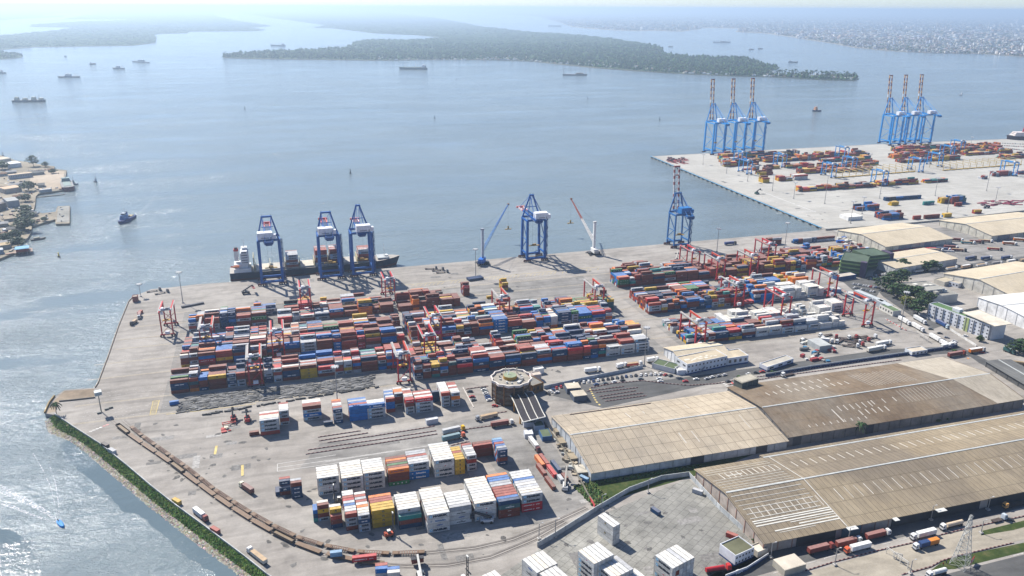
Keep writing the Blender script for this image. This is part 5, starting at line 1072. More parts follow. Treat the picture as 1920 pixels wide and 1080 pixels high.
def para(g):
    n = 24; po, pi_ = [], []
    for k in range(n):
        an = 2 * math.pi * k / n; r = 15.2 if (k // 1) % 2 == 0 else 14.1; po.append((r * math.cos(an), r * math.sin(an))); pi_.append(((r - .9) * math.cos(an), (r - .9) * math.sin(an)))
    for k in range(n):
        A, B, C, D = po[k], po[(k + 1) % n], pi_[(k + 1) % n], pi_[k]; g.prism([A, B, C, D], TH_ - .8, TH_ + .9, (.66, .60, .54))
    g.prism(po, TH_ - 1.1, TH_ - .81, (.2, .06, .05))
part(T0, 'parapet', para, M_WALL)
part(T0, 'roof', lambda g: g.prism([(13.2 * math.cos(2 * math.pi * k / 24), 13.2 * math.sin(2 * math.pi * k / 24)) for k in range(24)], TH_ - .5, TH_ - .3, (.33, .30, .25)), M_WALLW)
dr = part(T0, 'roof_drum', lambda g: g.cyl((-.5, 1, TH_ - .3), (-.5, 1, TH_ + 2), 4.9, (.42, .24, .04), n=24), M_WALL); part(dr, 'drum_top', lambda g: g.cyl((-.5, 1, TH_ + 2), (-.5, 1, TH_ + 2.15), 4.7, (.26, .30, .20), n=24), M_WALL)
part(T0, 'antenna', lambda g: (g.cyl((-1, 3, TH_), (-1, 3, TH_ + 7), .15, WHI, n=5), g.cyl((-1, 8, TH_), (-1, 8, TH_ + 5), .3, (.55, .53, .45), n=6), g.cyl((7.5, 7, TH_), (7.5, 7, TH_ + 4), .4, (.5, .48, .38), n=6), g.bar((-2, 2, TH_ + 2), (0, 3.4, TH_ + 4.6), .3, WHI)), M_PAINT)
part(T0, 'air_unit', lambda g: [g.box(x, y, TH_ - .3, s, s * .8, rnd.uniform(.8, 1.6), rnd.choice([(.62, .62, .6), (.5, .5, .48), (.36, .34, .3)]), rnd.random()) for x, y, s in [(6, -5, 2.6), (7, -2, 1.6), (2, -9, 2.4), (3.6, -8, 1.6), (-6, -6, 1.2), (-8, 1, 1.4), (4, 5, 1.6), (8, 3, 1.5), (-3, -8, 1.2), (-7, 5, 1), (1, 8, 1.6), (5, -7.6, 1), (-4, 8.6, 1.2)]], M_PAINT)
bldg('annex', 'curved brown annex at the foot of the round tower', (998, 740), (1019, 733), 14, 6.5, (.22, .11, .035), (.22, .21, .19), 1, 3); bldg('store', 'white store cabins behind the round tower', (1000, 716), (1015, 714), 6, 5, (.6, .5, .46), (.55, .48, .4), 0, 0); bldg('store', 'white box store behind the round tower, further right', (1003, 703), (1020, 700), 4, 4, (.7, .69, .66), (.7, .68, .64), 0, 0)
A, B, C = at(955.5, 741, 8.2), at(997, 735, 8.2), at(981, 790, 8.2); D = B + (C - A) + Vector((0, 2.5)); TC = thing('gate_canopy', 'dark glazed gate canopy with curved white ribs', 'canopy', (0, 0, 0)); NSEG = 10
zc = lambda f: 8.4 + 1.1 * math.sin(f * math.pi * 1.6 + .3)
def cano(g):
    for k in range(NSEG):
        f, f2 = k / NSEG, (k + 1) / NSEG; a0, b0, a1, b1 = A.lerp(C, f), B.lerp(D, f), A.lerp(C, f2), B.lerp(D, f2)
        vs = [(*a0, zc(f)), (*b0, zc(f)), (*b1, zc(f2)), (*a1, zc(f2))]; g.add(vs + [(x, y, z - .2) for x, y, z in vs], [(3, 2, 1, 0), (4, 5, 6, 7), (0, 1, 5, 4), (2, 3, 7, 6)], (.035, .03, .032))
part(TC, 'glazing', cano, attr_mat('dark_glazing', .55, .2, .3, spec=.3))
for s in (0, .333, .667, 1):
    part(TC, 'rib', lambda g: [g.bar((*A.lerp(B, s).lerp(C.lerp(D, s), k / NSEG), zc(k / NSEG) + .15), (*A.lerp(B, s).lerp(C.lerp(D, s), (k + 1) / NSEG), zc((k + 1) / NSEG) + .15), .5, (.66, .63, .55)) for k in range(NSEG)])
part(TC, 'edge_beam', lambda g: (g.bar((*A, zc(0)), (*B, zc(0)), .4, (.6, .58, .5)), g.bar((*C, zc(1)), (*D, zc(1)), .6, (.66, .64, .58))))
for f in (.25, .7):
    for s in (.06, .94): q = A.lerp(B, s).lerp(C.lerp(D, s), f); part(TC, 'column', lambda g: g.box(q.x, q.y, 0, .9, .9, zc(f) - .2, (.42, .2, .03)))
# ------------------------------------------------------------------ light masts and poles
def mast(label, px, h, kind=0, group='floodlight masts'):
    q = at(*px); t = thing('light_mast', label, 'light mast', (q.x, q.y, 0), 0, group); c = (.30, .29, .28)
    part(t, 'base', lambda g: g.box(0, 0, 0, 1.8, 1.8, .9, (.4, .38, .35))); part(t, 'pole', lambda g: g.cyl((0, 0, .5), (0, 0, h), .42 if h > 20 else .25, c, .2, 8))
    def hd(g):
        g.cyl((0, 0, h - .3), (0, 0, h), 1.9, (.4, .4, .4), n=10)
        for k in range(8): a = k * math.pi / 4; g.box(2.3 * math.cos(a), 2.3 * math.sin(a), h - .9, .9, .9, .9, (.5, .5, .5), a)
    part(t, 'lamp_ring' if not kind else 'lamp', hd if not kind else (lambda g: (g.bar((0, 0, h), (1.6, 0, h + .3), .15, c), g.box(1.9, 0, h + .2, 1, .45, .25, (.5, .5, .5)))))
for px, h, l in [((343, 568), 31, 'tall floodlight mast on the quay left of the ship'), ((264, 556), 13, 'short dark mast at the quay corner'), ((892, 520), 31, 'floodlight mast beside the blue mobile crane'), ((1208, 686), 33, 'tall mast at the right end of the front stacks'), ((634, 770), 34, 'floodlight mast between rubble field and middle row'),
                 ((1688, 617), 35, 'floodlight mast on a kerb at the eastern gate'), ((1344, 472), 28, 'mast on the quay right of the blue-housed crane'), ((1471, 467), 32, 'mast by the basin corner containers'), ((1318, 308), 18, 'mast near the pier tip'), ((1362, 325), 24, 'second mast along the pier edge'), ((1401.5, 340), 24, 'third mast along the pier edge'),
                 ((1448, 358), 25, 'fourth mast along the pier edge'), ((1488, 373), 25, 'fifth mast along the pier edge'), ((1546, 382), 42, 'tallest mast of the pier, near the middle'), ((1649, 372), 26, 'pier mast behind the loose red boxes'), ((1753, 367), 28, 'pier mast beside the long low stack'), ((1849.5, 358), 32, 'pier mast right of the white boxes'),
                 ((1616, 401), 24, 'pier mast in front of the blue stack'), ((1594.5, 419), 30, 'pier mast beside the white canopy'), ((1775.5, 398), 24, 'pier mast by the yellow and navy stack'), ((1866, 380), 23, 'pier mast near the parked trailers'), ((1628, 325), 34, 'pier mast amid the blue gantries'), ((1818, 285), 30, 'pier mast at the far right stacks')]: mast(l, px, h)
for px, h, l in [((1010.5, 1011), 9.7, 'dark lamp pole at the left end of the slab yard wall'), ((1041, 1007), 11, 'pole standing against the slab yard wall'), ((1128, 957), 10, 'pole by the red and white gate of the wall'), ((1215, 924), 9, 'pole at the wall behind the slab yard'), ((1590, 1017), 9, 'street lamp before the huge warehouse, left'), ((1745, 975), 9, 'street lamp before the huge warehouse, middle'),
                 ((1852, 956), 8, 'leaning pole before the huge warehouse, right'), ((1565, 1060), 10, 'pole beside the gate barriers'), ((1445, 1046), 9, 'pole near the mossy gate house'), ((1839, 1000), 8, 'street lamp on the grass by the truck road'), ((1084, 882), 9, 'pole beside the warehouse end wall'), ((1706, 1076), 8, 'pole by the pylon\'s road')]: mast(l, px, h, 1, 'lamp poles')
q = at(190, 772); t = thing('light_mast', 'mast on three concrete blocks with a boxy floodlight platform', 'light mast', (q.x, q.y, 0)); part(t, 'pole', lambda g: g.cyl((0, 0, 0), (0, 0, 14), .4, (.2, .2, .18), .3, 8)); part(t, 'lamp_box', lambda g: (g.box(0, 0, 13.4, 4.4, 4.4, 2.4, (.36, .40, .40), .3, (.5, .54, .54)), g.box(0, -2.4, 13.2, 3.6, .4, .5, (.66, .64, .55), .3)))
for k, (x, y) in enumerate(((186, 775), (200, 768), (208, 765))): q = at(x, y); tag(MB().box(0, 0, 0, 2.6, 1.6, 1.1, (.16, .16, .14), .3).build('concrete_block', M_PAINT, None, (q.x, q.y, 0)), 'dark block at the foot of the boxy floodlight mast, %s' % ('under it', 'beside it', 'rightmost')[k], 'block')
# lattice pylon
q = at(1800, 1060); t = thing('power_pylon', 'white lattice power pylon on the grass by the truck road', 'pylon', (q.x, q.y, 0), R_(20)); PC = (.46, .46, .43)
def lat(g):
    H = 30; n = 10; w = lambda f: 3.3 * (1 - f) ** 1.2 + .45
    for k in range(n):
        f, f2 = k / n, (k + 1) / n
        for sx, sy in ((-1, -1), (1, -1), (1, 1), (-1, 1)):
            nx, ny = -sy, sx
            g.bar((sx * w(f), sy * w(f), H * f), (sx * w(f2), sy * w(f2), H * f2), .22, PC); g.bar((sx * w(f), sy * w(f), H * f), (nx * w(f2), ny * w(f2), H * f2), .11, PC); g.bar((nx * w(f), ny * w(f), H * f), (sx * w(f2), sy * w(f2), H * f2), .11, PC); g.bar((sx * w(f2), sy * w(f2), H * f2), (nx * w(f2), ny * w(f2), H * f2), .11, PC)
part(t, 'tower', lat)
for z, l in ((20, 5), (24, 4), (28, 3)): part(t, 'cross_arm', lambda g: (g.bar((-l, 0, z), (l, 0, z), .3, PC), g.bar((-l, 0, z), (0, 0, z + 2), .2, PC), g.bar((l, 0, z), (0, 0, z + 2), .2, PC)))
# ------------------------------------------------------------------ walls, fences, kerbs
def wall_(name, label, pts, h, th, col, cat='wall', band=None, top=None, piers=0):
    P = [at(*p) for p in pts]; g = MB()
    for a, b_ in zip(P, P[1:]):
        d = b_ - a; L = d.length; r = math.atan2(d.y, d.x); c = (a + b_) / 2
        if band: g.box(c.x, c.y, 0, L + th * .5, th + .04, band[0], band[1], r); g.box(c.x, c.y, band[0], L + th * .5, th, h - band[0], col, r, top)
        else: g.box(c.x, c.y, 0, L + th * .5, th, h, col, r, top)
        if piers:
            for k in range(int(L / piers) + 1): e = a + d * min(1, k * piers / L); g.box(e.x, e.y, 0, .35, th + .18, h + .1, tuple(x * .85 for x in col), r)
    return tag(g.build(name, M_WALLW), label, cat)
wall_('sea_wall', 'long grey sea wall between the yard and the green bank', WALLX, 1.3, .5, (.30, .32, .33), top=(.46, .47, .46))
wall_('parapet_wall', 'low stained parapet along the western quay edge', TIP[4:10], .8, .7, (.17, .14, .11), top=(.3, .25, .2)); wall_('parapet_wall', 'dark kerb wall along the ramp at the yard\'s western tip', [(112, 753), (135, 751), (178, 746)], .9, .8, (.12, .11, .1)); wall_('parapet_wall', 'rusty kerb around the western tip by the palm', TIP[0:3], 1.4, .9, (.26, .18, .07))
wall_('boundary_wall', 'white-topped grey wall around the slab yard', [(1008, 1026), (1041, 1007), (1120, 957), (1180, 922), (1240, 900), (1291, 893), (1350, 957), (1436, 1036)], 3.2, .3, (.50, .52, .52), piers=8)
wall_('boundary_wall', 'blue-based wall along the rails right of the offices', [(1435, 706), (1520, 691), (1650, 672), (1770, 655), (1794, 650)], 2.6, .35, (.36, .4, .45), band=(1.7, BLUEB), piers=9)
wall_('boundary_wall', 'pale wall between parked cars and the container yard', [(1020, 729), (1090, 714), (1160, 700), (1205, 690)], 2.6, .3, (.46, .48, .50), piers=6)
wall_('boundary_wall', 'dark fence beside the warehouse end wall', [(1020, 795), (1062, 853), (1102, 930), (1112, 945)], 2.2, .25, (.26, .24, .19)); wall_('gate_barrier', 'red and white striped gate at the wall\'s end', [(1106, 936), (1115, 952)], 2, .3, (.6, .08, .08), cat='gate')
wall_('boundary_wall', 'blue-based wall by the mossy gate house', [(1360, 1085), (1400, 1070), (1440, 1044)], 2.4, .3, WHW, band=(1.2, BLUEB)); wall_('boundary_wall', 'long pale wall dividing the pier from the sheds', [(1548, 432), (1655, 425), (1770, 414), (1920, 397), (2000, 390)], 2.2, 1.2, (.34, .33, .3))
wall_('boundary_wall', 'white wall along the road before the apartment block', [(1722, 590), (1770, 612), (1830, 650)], 2, .3, (.6, .59, .56)); wall_('boundary_wall', 'concrete wall around the yard behind the apartment block', [(1790, 588), (1850, 575), (1858, 582)], 2, .4, (.38, .35, .3))
def striped(label, pts, ca=(.28, .035, .035), cb_=(.55, .52, .48), step=1.5, h=.45, th=.5, name='kerb', cat='kerb'):
    P = [at(*p) for p in pts]; g = MB()
    for a, b_ in zip(P, P[1:]):
        d = b_ - a; n = max(1, int(d.length / step)); r = math.atan2(d.y, d.x)
        for k in range(n): c = a + d * ((k + .5) / n); g.box(c.x, c.y, .02, d.length / n * .98, th, h, ca if k % 2 else cb_, r)
    tag(g.build(name, M_PAINT), label, cat)
DKR = (.10, .03, .03)
for l, pts in [('red-black barrier line of the rail lanes, top', [(596, 820), (676, 808)]), ('barrier line of the rail lanes, second', [(598, 827), (690, 812)]), ('barrier line of the rail lanes, third', [(614, 830), (700, 818), (800, 802), (815, 799)]), ('barrier line of the rail lanes, fourth', [(577, 844), (700, 826), (818, 808)]), ('barrier line of the rail lanes, lowest', [(573, 852), (700, 833), (820, 814)]), ('barrier line beside the red lorry', [(868, 806), (920, 799), (965, 792)]),
               ('striped kerb behind the grey lorry', [(845, 836), (880, 828)]), ('striped kerb at the gate lanes, upper', [(900, 780), (950, 772)]), ('striped kerb at the gate lanes, second', [(922, 764), (957, 759)]), ('barrier line before the round tower\'s car park', [(873, 730), (915, 724)]), ('long kerb curving past the car park', [(1105, 728), (1150, 719), (1205, 714), (1245, 719), (1290, 723), (1340, 720), (1400, 710), (1480, 698), (1560, 686), (1630, 676)]),
               ('lower kerb of the rails along the warehouse', [(1365, 722), (1480, 703), (1600, 687), (1690, 675)]), ('inspection lane barrier, first', [(1100, 734), (1170, 725)]), ('inspection lane barrier, second', [(1115, 737), (1196, 727)]), ('inspection lane barrier, third', [(1123, 744), (1192, 733)]), ('inspection lane barrier, fourth', [(1128, 748), (1206, 737)]), ('inspection lane barrier, fifth', [(1134, 753), (1212, 742)]), ('kerb along the truck road before the huge warehouse', [(1505, 1072), (1560, 1055), (1640, 1034), (1720, 1016)]),
               ('kerb along the grass of the truck road', [(1760, 1004), (1840, 985), (1920, 968)]), ('kerb round the pylon grass', [(1690, 1078), (1745, 1063), (1765, 1052), (1790, 1044), (1900, 1018)])]: striped('%s' % l, pts, DKR, (.28, .2, .18) if 'kerb' not in l else (.34, .26, .23), 1.3)
striped('white and red kerb beside the tower\'s car park', [(868, 727), (888, 764)], (.6, .55, .5), (.62, .57, .52), 3); striped('red and white kerb island along the eastern road', [(1660, 598), (1700, 620)], RED_, (.6, .55, .5), 2); striped('red and white kerb from the green offices to the guard house', [(1572, 540), (1600, 555), (1648, 580)], (.5, .15, .12), (.6, .52, .48), 2)
# ------------------------------------------------------------------ painted markings
g = MB(); YL, WL = (.62, .48, .18), (.66, .64, .6); Z_ = .075
def line(pts, w, col, dash=0):
    P = [at(*p) for p in pts]
    for a, b_ in zip(P, P[1:]):
        d = b_ - a; L = d.length; n = int(L / dash) if dash else 1
        for k in range(max(1, n)):
            if dash and k % 2: continue
            c = a + d * ((k + .5) / max(1, n)); l = L / max(1, n); r = math.atan2(d.y, d.x); ca_, sa_ = math.cos(r), math.sin(r)
            g.flat([(c.x + ca_ * x - sa_ * y, c.y + sa_ * x + ca_ * y) for x, y in ((-l / 2, -w / 2), (l / 2, -w / 2), (l / 2, w / 2), (-l / 2, w / 2))], Z_, col)
PY = (.55, .47, .34)
for v0 in (540.5, 568.5, 612, 640, 668.5, 689, 717, 744): 
    for ua, ub in ((-150 if v0 < 700 else -135, -88), (-88, 78), (84, 318), (318, 520)):
        if ua == -150 and v0 > 640: ua = -140
        if ua == 318 and 595 < v0 < 612: continue
        for dv in (0, 1.1): g.flat([(ua, v0 + dv), (ub, v0 + dv), (ub, v0 + dv + .38), (ua, v0 + dv + .38)], Z_, PY)
for k in range(40):
    for v0 in (545, 551, 556, 573, 580, 586, 645, 652): 
        if rnd.random() < .6: u = -142 + k * 1.35; g.flat([(u, v0 + (k % 2) * .5), (u + .9, v0 + (k % 2) * .5), (u + .9, v0 + .25 + (k % 2) * .5), (u, v0 + .25 + (k % 2) * .5)], Z_, (.62, .6, .57))
for k in range(46):
    u = 120 + k * 4.5; g.add([(u, 758, Z_), (u + .4, 758, Z_), (u + 4.4, 764, Z_), (u + 4, 764, Z_)], [(0, 1, 2, 3)], YL) if k % 9 != 8 else None
g.flat([(95, 765), (330, 768), (330, 768.5), (95, 765.5)], Z_, YL); g.flat([(100, 752), (330, 755), (330, 755.4), (100, 752.4)], Z_, WL)
for k in range(11): a = at(289 + k * 2.1, 751 + k * .0); b_ = at(282 + k * 1.5, 777 + k * .2); 
for k in range(13): f = k / 12; a = at(287 - 5 * f, 752 + 26 * f); b_ = at(299 - 7 * f, 750 + 27 * f); line([(287 - 6 * f, 752 + 26 * f), (298 - 6 * f, 750.5 + 26 * f)], .45, YL)
line([(287, 752), (281, 778)], .4, YL); line([(299, 750), (292, 777)], .4, YL); line([(311, 777), (380, 770), (480, 757)], .5, YL)
for pts in ([(406, 836), (403, 852)], [(454.5, 872), (454.5, 892)]): line(pts, 1.5, YL)
for k in range(6): x, y = 170 + k * 6.3, 809 - k * 2.5; q = at(x, y); g.prism([(q.x + 1.1 * math.cos(a * .785), q.y + .8 * math.sin(a * .785)) for a in range(8)], .05, .08, WL if k < 4 else (.6, .3, .28))
for pts in ([(520, 870), (630, 853)], [(520, 877), (640, 860), (740, 845)], [(519, 884), (620, 870), (690, 858)], [(520, 870), (520, 884)], [(610, 866), (760, 843), (880, 824)]): line(pts, .35, WL)
line([(1106, 729), (1118, 753), (1125, 760)], 1.3, YL, 1.6)
for k in range(5): line([(1352 + k * 3.2, 717 + k * 2.6), (1357 + k * 3.2, 716 + k * 2.6)], 1.0, WL)
line([(1368, 714), (1384, 727)], 1.2, (.6, .06, .05)); line([(1788, 655), (1820, 675)], 1.6, (.62, .25, .06), 2)
line([(1450, 1075), (1560, 1043), (1700, 1010)], .25, WL, 5); line([(1900, 1042), (1990, 1020)], .3, WL, 6)
for pts in ([(1240, 299), (1470, 385)], [(1470, 386), (1560, 420)]): line(pts, .9, (.66, .55, .46), 4)
for pts in ([(1360, 335), (1395, 333)], [(1430, 360), (1530, 398)], [(1420, 304), (1300, 311)], [(1448, 369), (1488, 367)], [(1455, 400), (1530, 396)]): line(pts, .9, (.72, .71, .68))
for k in range(7): line([(1035 + 0, 775), (1036, 775)], .1, YL)
tag(struct(g.build('painted_markings', attr_mat('road_paint', .8, .45, .6))), kind='structure')
# repair patches and oil stains on the paving
LPOLY = [tuple(p) for p in land]
g = MB()
def patchy(n, x0, x1, y0, y1):
    for _ in range(n):
        x, y = rnd.uniform(x0, x1), rnd.uniform(y0, y1); q = at(x, y); big = rnd.random() < .22; c = rnd.choice([.22, .25, .27, .30, .40]) * rnd.uniform(.85, 1.1)
        if big: a, b_ = rnd.uniform(2, 8), rnd.uniform(1.2, 3); P = [(-a, -b_), (a, -b_), (a, b_), (-a, b_)]; r = rnd.choice([0, 0, 1.57])
        else: s_ = rnd.uniform(.5, 2.2); P = [(s_ * rnd.uniform(.6, 1.7) * math.cos(k * .7), s_ * rnd.uniform(.5, 1) * math.sin(k * .7)) for k in range(9)]; r = rnd.random() * 3; c = rnd.uniform(.13, .22)
        if not all(inside((q.x + e, q.y + f), LPOLY) for e, f in ((0, 0), (9, 9), (-9, 9), (9, -9), (-9, -9))): continue
        cr, sr = math.cos(r), math.sin(r); Z = .046 + rnd.random() * .02
        g.flat([(q.x + u * cr - v * sr, q.y + u * sr + v * cr) for u, v in P], Z, (c, c * .96, c * .9))
patchy(60, 230, 520, 790, 900); patchy(50, 420, 1000, 560, 590); patchy(70, 440, 1300, 500, 540); patchy(40, 880, 1240, 640, 700); patchy(40, 300, 700, 900, 1070); patchy(40, 1040, 1360, 930, 1070); patchy(50, 1260, 1700, 340, 420); patchy(40, 700, 1000, 820, 1050)
struct(g.build('paving_patches', attr_mat('patch_paving', .9, .5, .5, spec=.05, fine=.9)))
# quay fenders on the pier edge
g = MB(); a, b_ = at(1540, 427, 0), at(1220, 293, 0)
d = b_ - a; r = math.atan2(d.y, d.x); g.box((a.x + b_.x) / 2, (a.y + b_.y) / 2, .02, d.length, 1.6, .35, (.10, .33, .52), r)
tag(g.build('quay_edge_beam', M_PAINT), 'pale blue painted edge beam along the basin side of the pier', 'edge beam')
g = MB()
for k in range(34): c = a + d * ((k + .5) / 34) - Vector((-d.y, d.x)).normalized() * -1.1; g.box(c.x, c.y, -1.8, 2.6, 2.2, 2.0, (.05, .06, .07), r)
fo = g.build('fender_row', M_PAINT); tag(fo, 'row of dark rubber fenders along the pier edge', 'fenders', kind='stuff')
# rubble field (dark broken pieces between the middle row and the front block)
g = MB(); RB = [(338, 764), (352, 745), (420, 735), (560, 722), (700, 703), (697, 725), (640, 735), (480, 753), (335, 775)]
RW_ = [at(*p) for p in RB]; sheet('rubble_bed', RB, .06, paving('dark_grit', (.16, .15, .13), (.32, .29, .235), .4))
for _ in range(1150):
    while True:
        x, y = rnd.uniform(335, 700), rnd.uniform(703, 776)
        if inside((x, y), RB): break
    q = at(x, y); s = rnd.uniform(1.0, 3.2); c = rnd.uniform(.05, .28); g.box(q.x, q.y, .05, s * 2.2, s * .3, rnd.uniform(.3, .7), (c, c * .98, c * .95), rnd.gauss(.05, .22))
tag(g.build('rubble_field', M_WALLW), 'field of dark broken slabs in front of the left blocks', 'rubble', kind='stuff')
g = MB()
for k in range(46):
    f = k / 45; x = 375 + 330 * f + rnd.uniform(-2, 2); y = 779 - 53 * f ** 1.0 + rnd.uniform(-1, 1); q = at(x, y)
    if rnd.random() < .85: g.box(q.x, q.y, 0, rnd.uniform(1.5, 5.5), 1.0, .9, (.05, .05, .05), rnd.uniform(-.2, .4))
tag(g.build('tyre_row', M_PAINT), 'ragged row of black tyres and blocks edging the rubble field', 'tyres', kind='stuff')
# rails and sleepers of the curved railway
def offs(P, o):
    out = []
    for k, p in enumerate(P):
        d = (P[min(k + 1, len(P) - 1)] - P[max(k - 1, 0)]).normalized(); out.append(p + Vector((-d.y, d.x)) * o)
    return out
TRK1 = [(230, 788), (268, 820), (310, 850), (352, 880), (402, 920), (460, 958), (520, 992), (570, 1015), (640, 1033), (700, 1040), (770, 1040), (890, 1028), (960, 1012), (1040, 980), (1100, 952)]
TRK2 = [(205, 785), (228, 806), (262, 830), (310, 862), (360, 900), (420, 944), (480, 982), (540, 1015), (600, 1038), (680, 1056), (760, 1062), (840, 1060), (920, 1045), (1000, 1012), (1060, 978)]
g = MB()
for tr in (TRK1, TRK2):
    P = lerp_path([at(*p) for p in tr], 160)
    for o in (-.75, .75):
        Q = offs(P, o)
        for a, b_ in zip(Q, Q[1:]): g.bar((*a, .1), (*b_, .1), .16, (.13, .10, .085), .12)
    for o in (-1.6, 1.6):
        Q = offs(P, o)
        for a, b_ in zip(Q, Q[1:]): g.bar((*a, .06), (*b_, .06), .4, (.2, .18, .16), .03)
tag(g.build('railway_track', M_PAINT), 'pair of curved railway tracks set into the yard paving', 'railway track', kind='structure')
def pathpos(P, s):
    for a, b_ in zip(P, P[1:]):
        L = (b_ - a).length
        if s <= L: d = (b_ - a) / L; return a + d * s, math.atan2(d.y, d.x)
        s -= L
    return P[-1], math.atan2((P[-1] - P[-2]).y, (P[-1] - P[-2]).x)
def plen(P): return sum((b_ - a).length for a, b_ in zip(P, P[1:]))
WOOD = (.185, .12, .075)
def wagon(kind, label, L):
    t = thing('rail_wagon', label, 'rail wagon', (0, 0, 0), 0, 'flat wagons on the curved track'); hl = L / 2
    if kind == 0:        # skeletal container flat
        part(t, 'deck', lambda g: ([g.box(s * hl * .8, 0, 1.0, L * .19, 2.3, .3, WOOD) for s in (-1, 1)], [g.bar((-hl, s * 1.2, 1.05), (hl, s * 1.2, 1.05), .25, (.12, .07, .05)) for s in (-1, 1)], [g.box(-hl * .55 + k * hl * 1.1 / 7, 0, .95, .5, 2.5, .3, (.2, .12, .08)) for k in range(8)]))
    else:
        part(t, 'deck', lambda g: g.box(0, 0, .95, L, 2.7, .4, WOOD if kind == 1 else (.20, .145, .09)))
    if kind == 2: part(t, 'side_wall', lambda g: ([g.box(0, s * 1.35, 1.35, L, .14, 1.0, (.09, .07, .06)) for s in (-1, 1)], [g.box(s * hl, 0, 1.35, .14, 2.7, 1.0, (.09, .07, .06)) for s in (-1, 1)]))
    for s in (-1, 1): part(t, 'bogie', lambda g: (g.box(s * hl * .68, 0, .4, 2.4, 2.0, .5, (.06, .05, .05)), [g.cyl((s * hl * .68 + k, -.85, .45), (s * hl * .68 + k, .85, .45), .42, (.08, .07, .06), n=10) for k in (-.8, .8)]))
    part(t, 'coupler', lambda g: g.box(hl + .4, 0, .9, .9, .4, .35, (.05, .05, .05))); return t
protos = {}
def train(tr, a, b_, n, kinds, word_):
    P = [at(*p) for p in tr]; T = plen(P); s0, s1 = a * T, b_ * T; L = (s1 - s0) / n
    for k in range(n):
        s = s0 + L * (k + .5); p, an = pathpos(P, s); q0, _ = pathpos(P, s - L * .4); q1, _ = pathpos(P, s + L * .4); an = math.atan2(q1.y - q0.y, q1.x - q0.x); c = (q0 + q1) / 2; kd = kinds[k % len(kinds)]
        lab = '%s wagon, %s from the left of the %s train' % (('slatted brown', 'flat tan', 'low-sided tan')[kd], ['first', 'second', 'third', 'fourth', 'fifth', 'sixth', 'seventh', 'eighth', 'ninth', 'tenth', 'eleventh', 'twelfth', 'thirteenth', 'fourteenth'][k], word_); key = (kd, round(L))
        if key not in protos: t = wagon(kd, lab, L - 1.6); t.location = (c.x, c.y, .1); t.rotation_euler = (0, 0, an); protos[key] = t
        else: dup(protos[key], (c.x, c.y, .1), an, lab)
train(TRK1, .038, .735, 14, [0], 'inner'); train(TRK2, .04, .62, 12, [2, 1, 1, 1, 2, 1, 1, 1, 1, 1, 2, 1], 'outer'); train(TRK2, .625, .715, 2, [1], 'short outer')
for px, L, code, l in (((631, 1046), L20, 'l', 'bright blue container riding on the outer train'), ((684, 1054), L40, 'R', 'red container riding on the outer train'), ((783, 1058), L20, 'b', 'brown container under the bottom reach stacker')):
    q = at(*px); o = container_obj(L, 2.6, code, 0); o.location = (q.x, q.y, 1.5); o.rotation_euler = (0, 0, -.1 if px[0] < 700 else 0); tag(o, l, 'container')
# ------------------------------------------------------------------ trees
def tree(label, px, h, r, kind='tree', col=(.04, .075, .02), group='trees', n=70):
    q = at(*px); t = thing('broadleaf_tree', label, 'tree', (q.x, q.y, 0), rnd.random() * 6, group)
    def tk(g):
        g.cyl((0, 0, 0), (0, 0, h * .45), .45, (.10, .075, .05), .3, 7)
        for k in range(5): a = k * 1.3; g.cyl((0, 0, h * .3), (math.cos(a) * r * .6, math.sin(a) * r * .6, h * .65), .22, (.10, .075, .05), .1, 5)
    part(t, 'trunk', tk, M_WALL)
    def cr(g):
        for _ in range(n * 3):
            a = rnd.random() * 6.283; e = rnd.random() ** .5; zz = rnd.random(); w = math.sin(math.pi * min(1, .18 + zz * .75)) ; lob = 1 + .3 * math.sin(3 * a + h) ; R = r * e * w * lob; k = rnd.uniform(.55, 1.5); s = rnd.uniform(.35, .8) * (r / 6 + .4)
            g.blob(R * math.cos(a), R * math.sin(a), h * (.3 + .68 * zz) - .6, s, s * rnd.uniform(.6, 1.2), tuple(c * k for c in col), 5, .5)
    part(t, 'crown', cr, M_LEAF); return t
for k, (px, h, r, l) in enumerate([((1660, 545), 13, 8, 'leftmost dark tree of the clump by the road bend'), ((1672, 538), 14, 8, 'tall tree at the back of the road bend clump'), ((1690, 530), 13, 7, 'tree at the top of the road bend clump'), ((1682, 556), 12, 8, 'round tree before the derelict block'), ((1700, 560), 12, 8, 'tree in front of the derelict block\'s corner'),
                                   ((1716, 562), 12, 8, 'tree right of the derelict block\'s corner'), ((1735, 572), 12, 7, 'tree beside the arcaded grey house'), ((1720, 588), 13, 7.5, 'large lowest tree of the roadside clump'), ((1692, 505), 11, 6, 'tree before the tan flat shed, left'), ((1735, 507), 9, 6, 'tree before the tan flat shed, middle'),
                                   ((1748, 505), 9, 6, 'tree before the tan flat shed, right'), ((945, 728), 10, 5, 'bright green tree hugging the round tower'), ((1912, 662), 10, 8, 'dark tree at the right edge by the crossroads'), ((1880, 560), 7, 5, 'dark palm-like tree before the twin-ridged shed'), ((1915, 548), 8, 7, 'dark trees at the right edge before the twin-ridged shed'),
                                   ((1837, 640), 5, 3, 'small bush tree at the end of the apartment block'), ((1700, 575), 9, 6, 'yellowish tree between the roadside trees')]):
    tree(l, px, h * (1.15 if k != 11 else 1), r * (1.3 if k not in (11, 15) else 1), col=(.075, .15, .02) if k == 11 else (.10, .11, .02) if k == 16 else (.032, .062, .018))
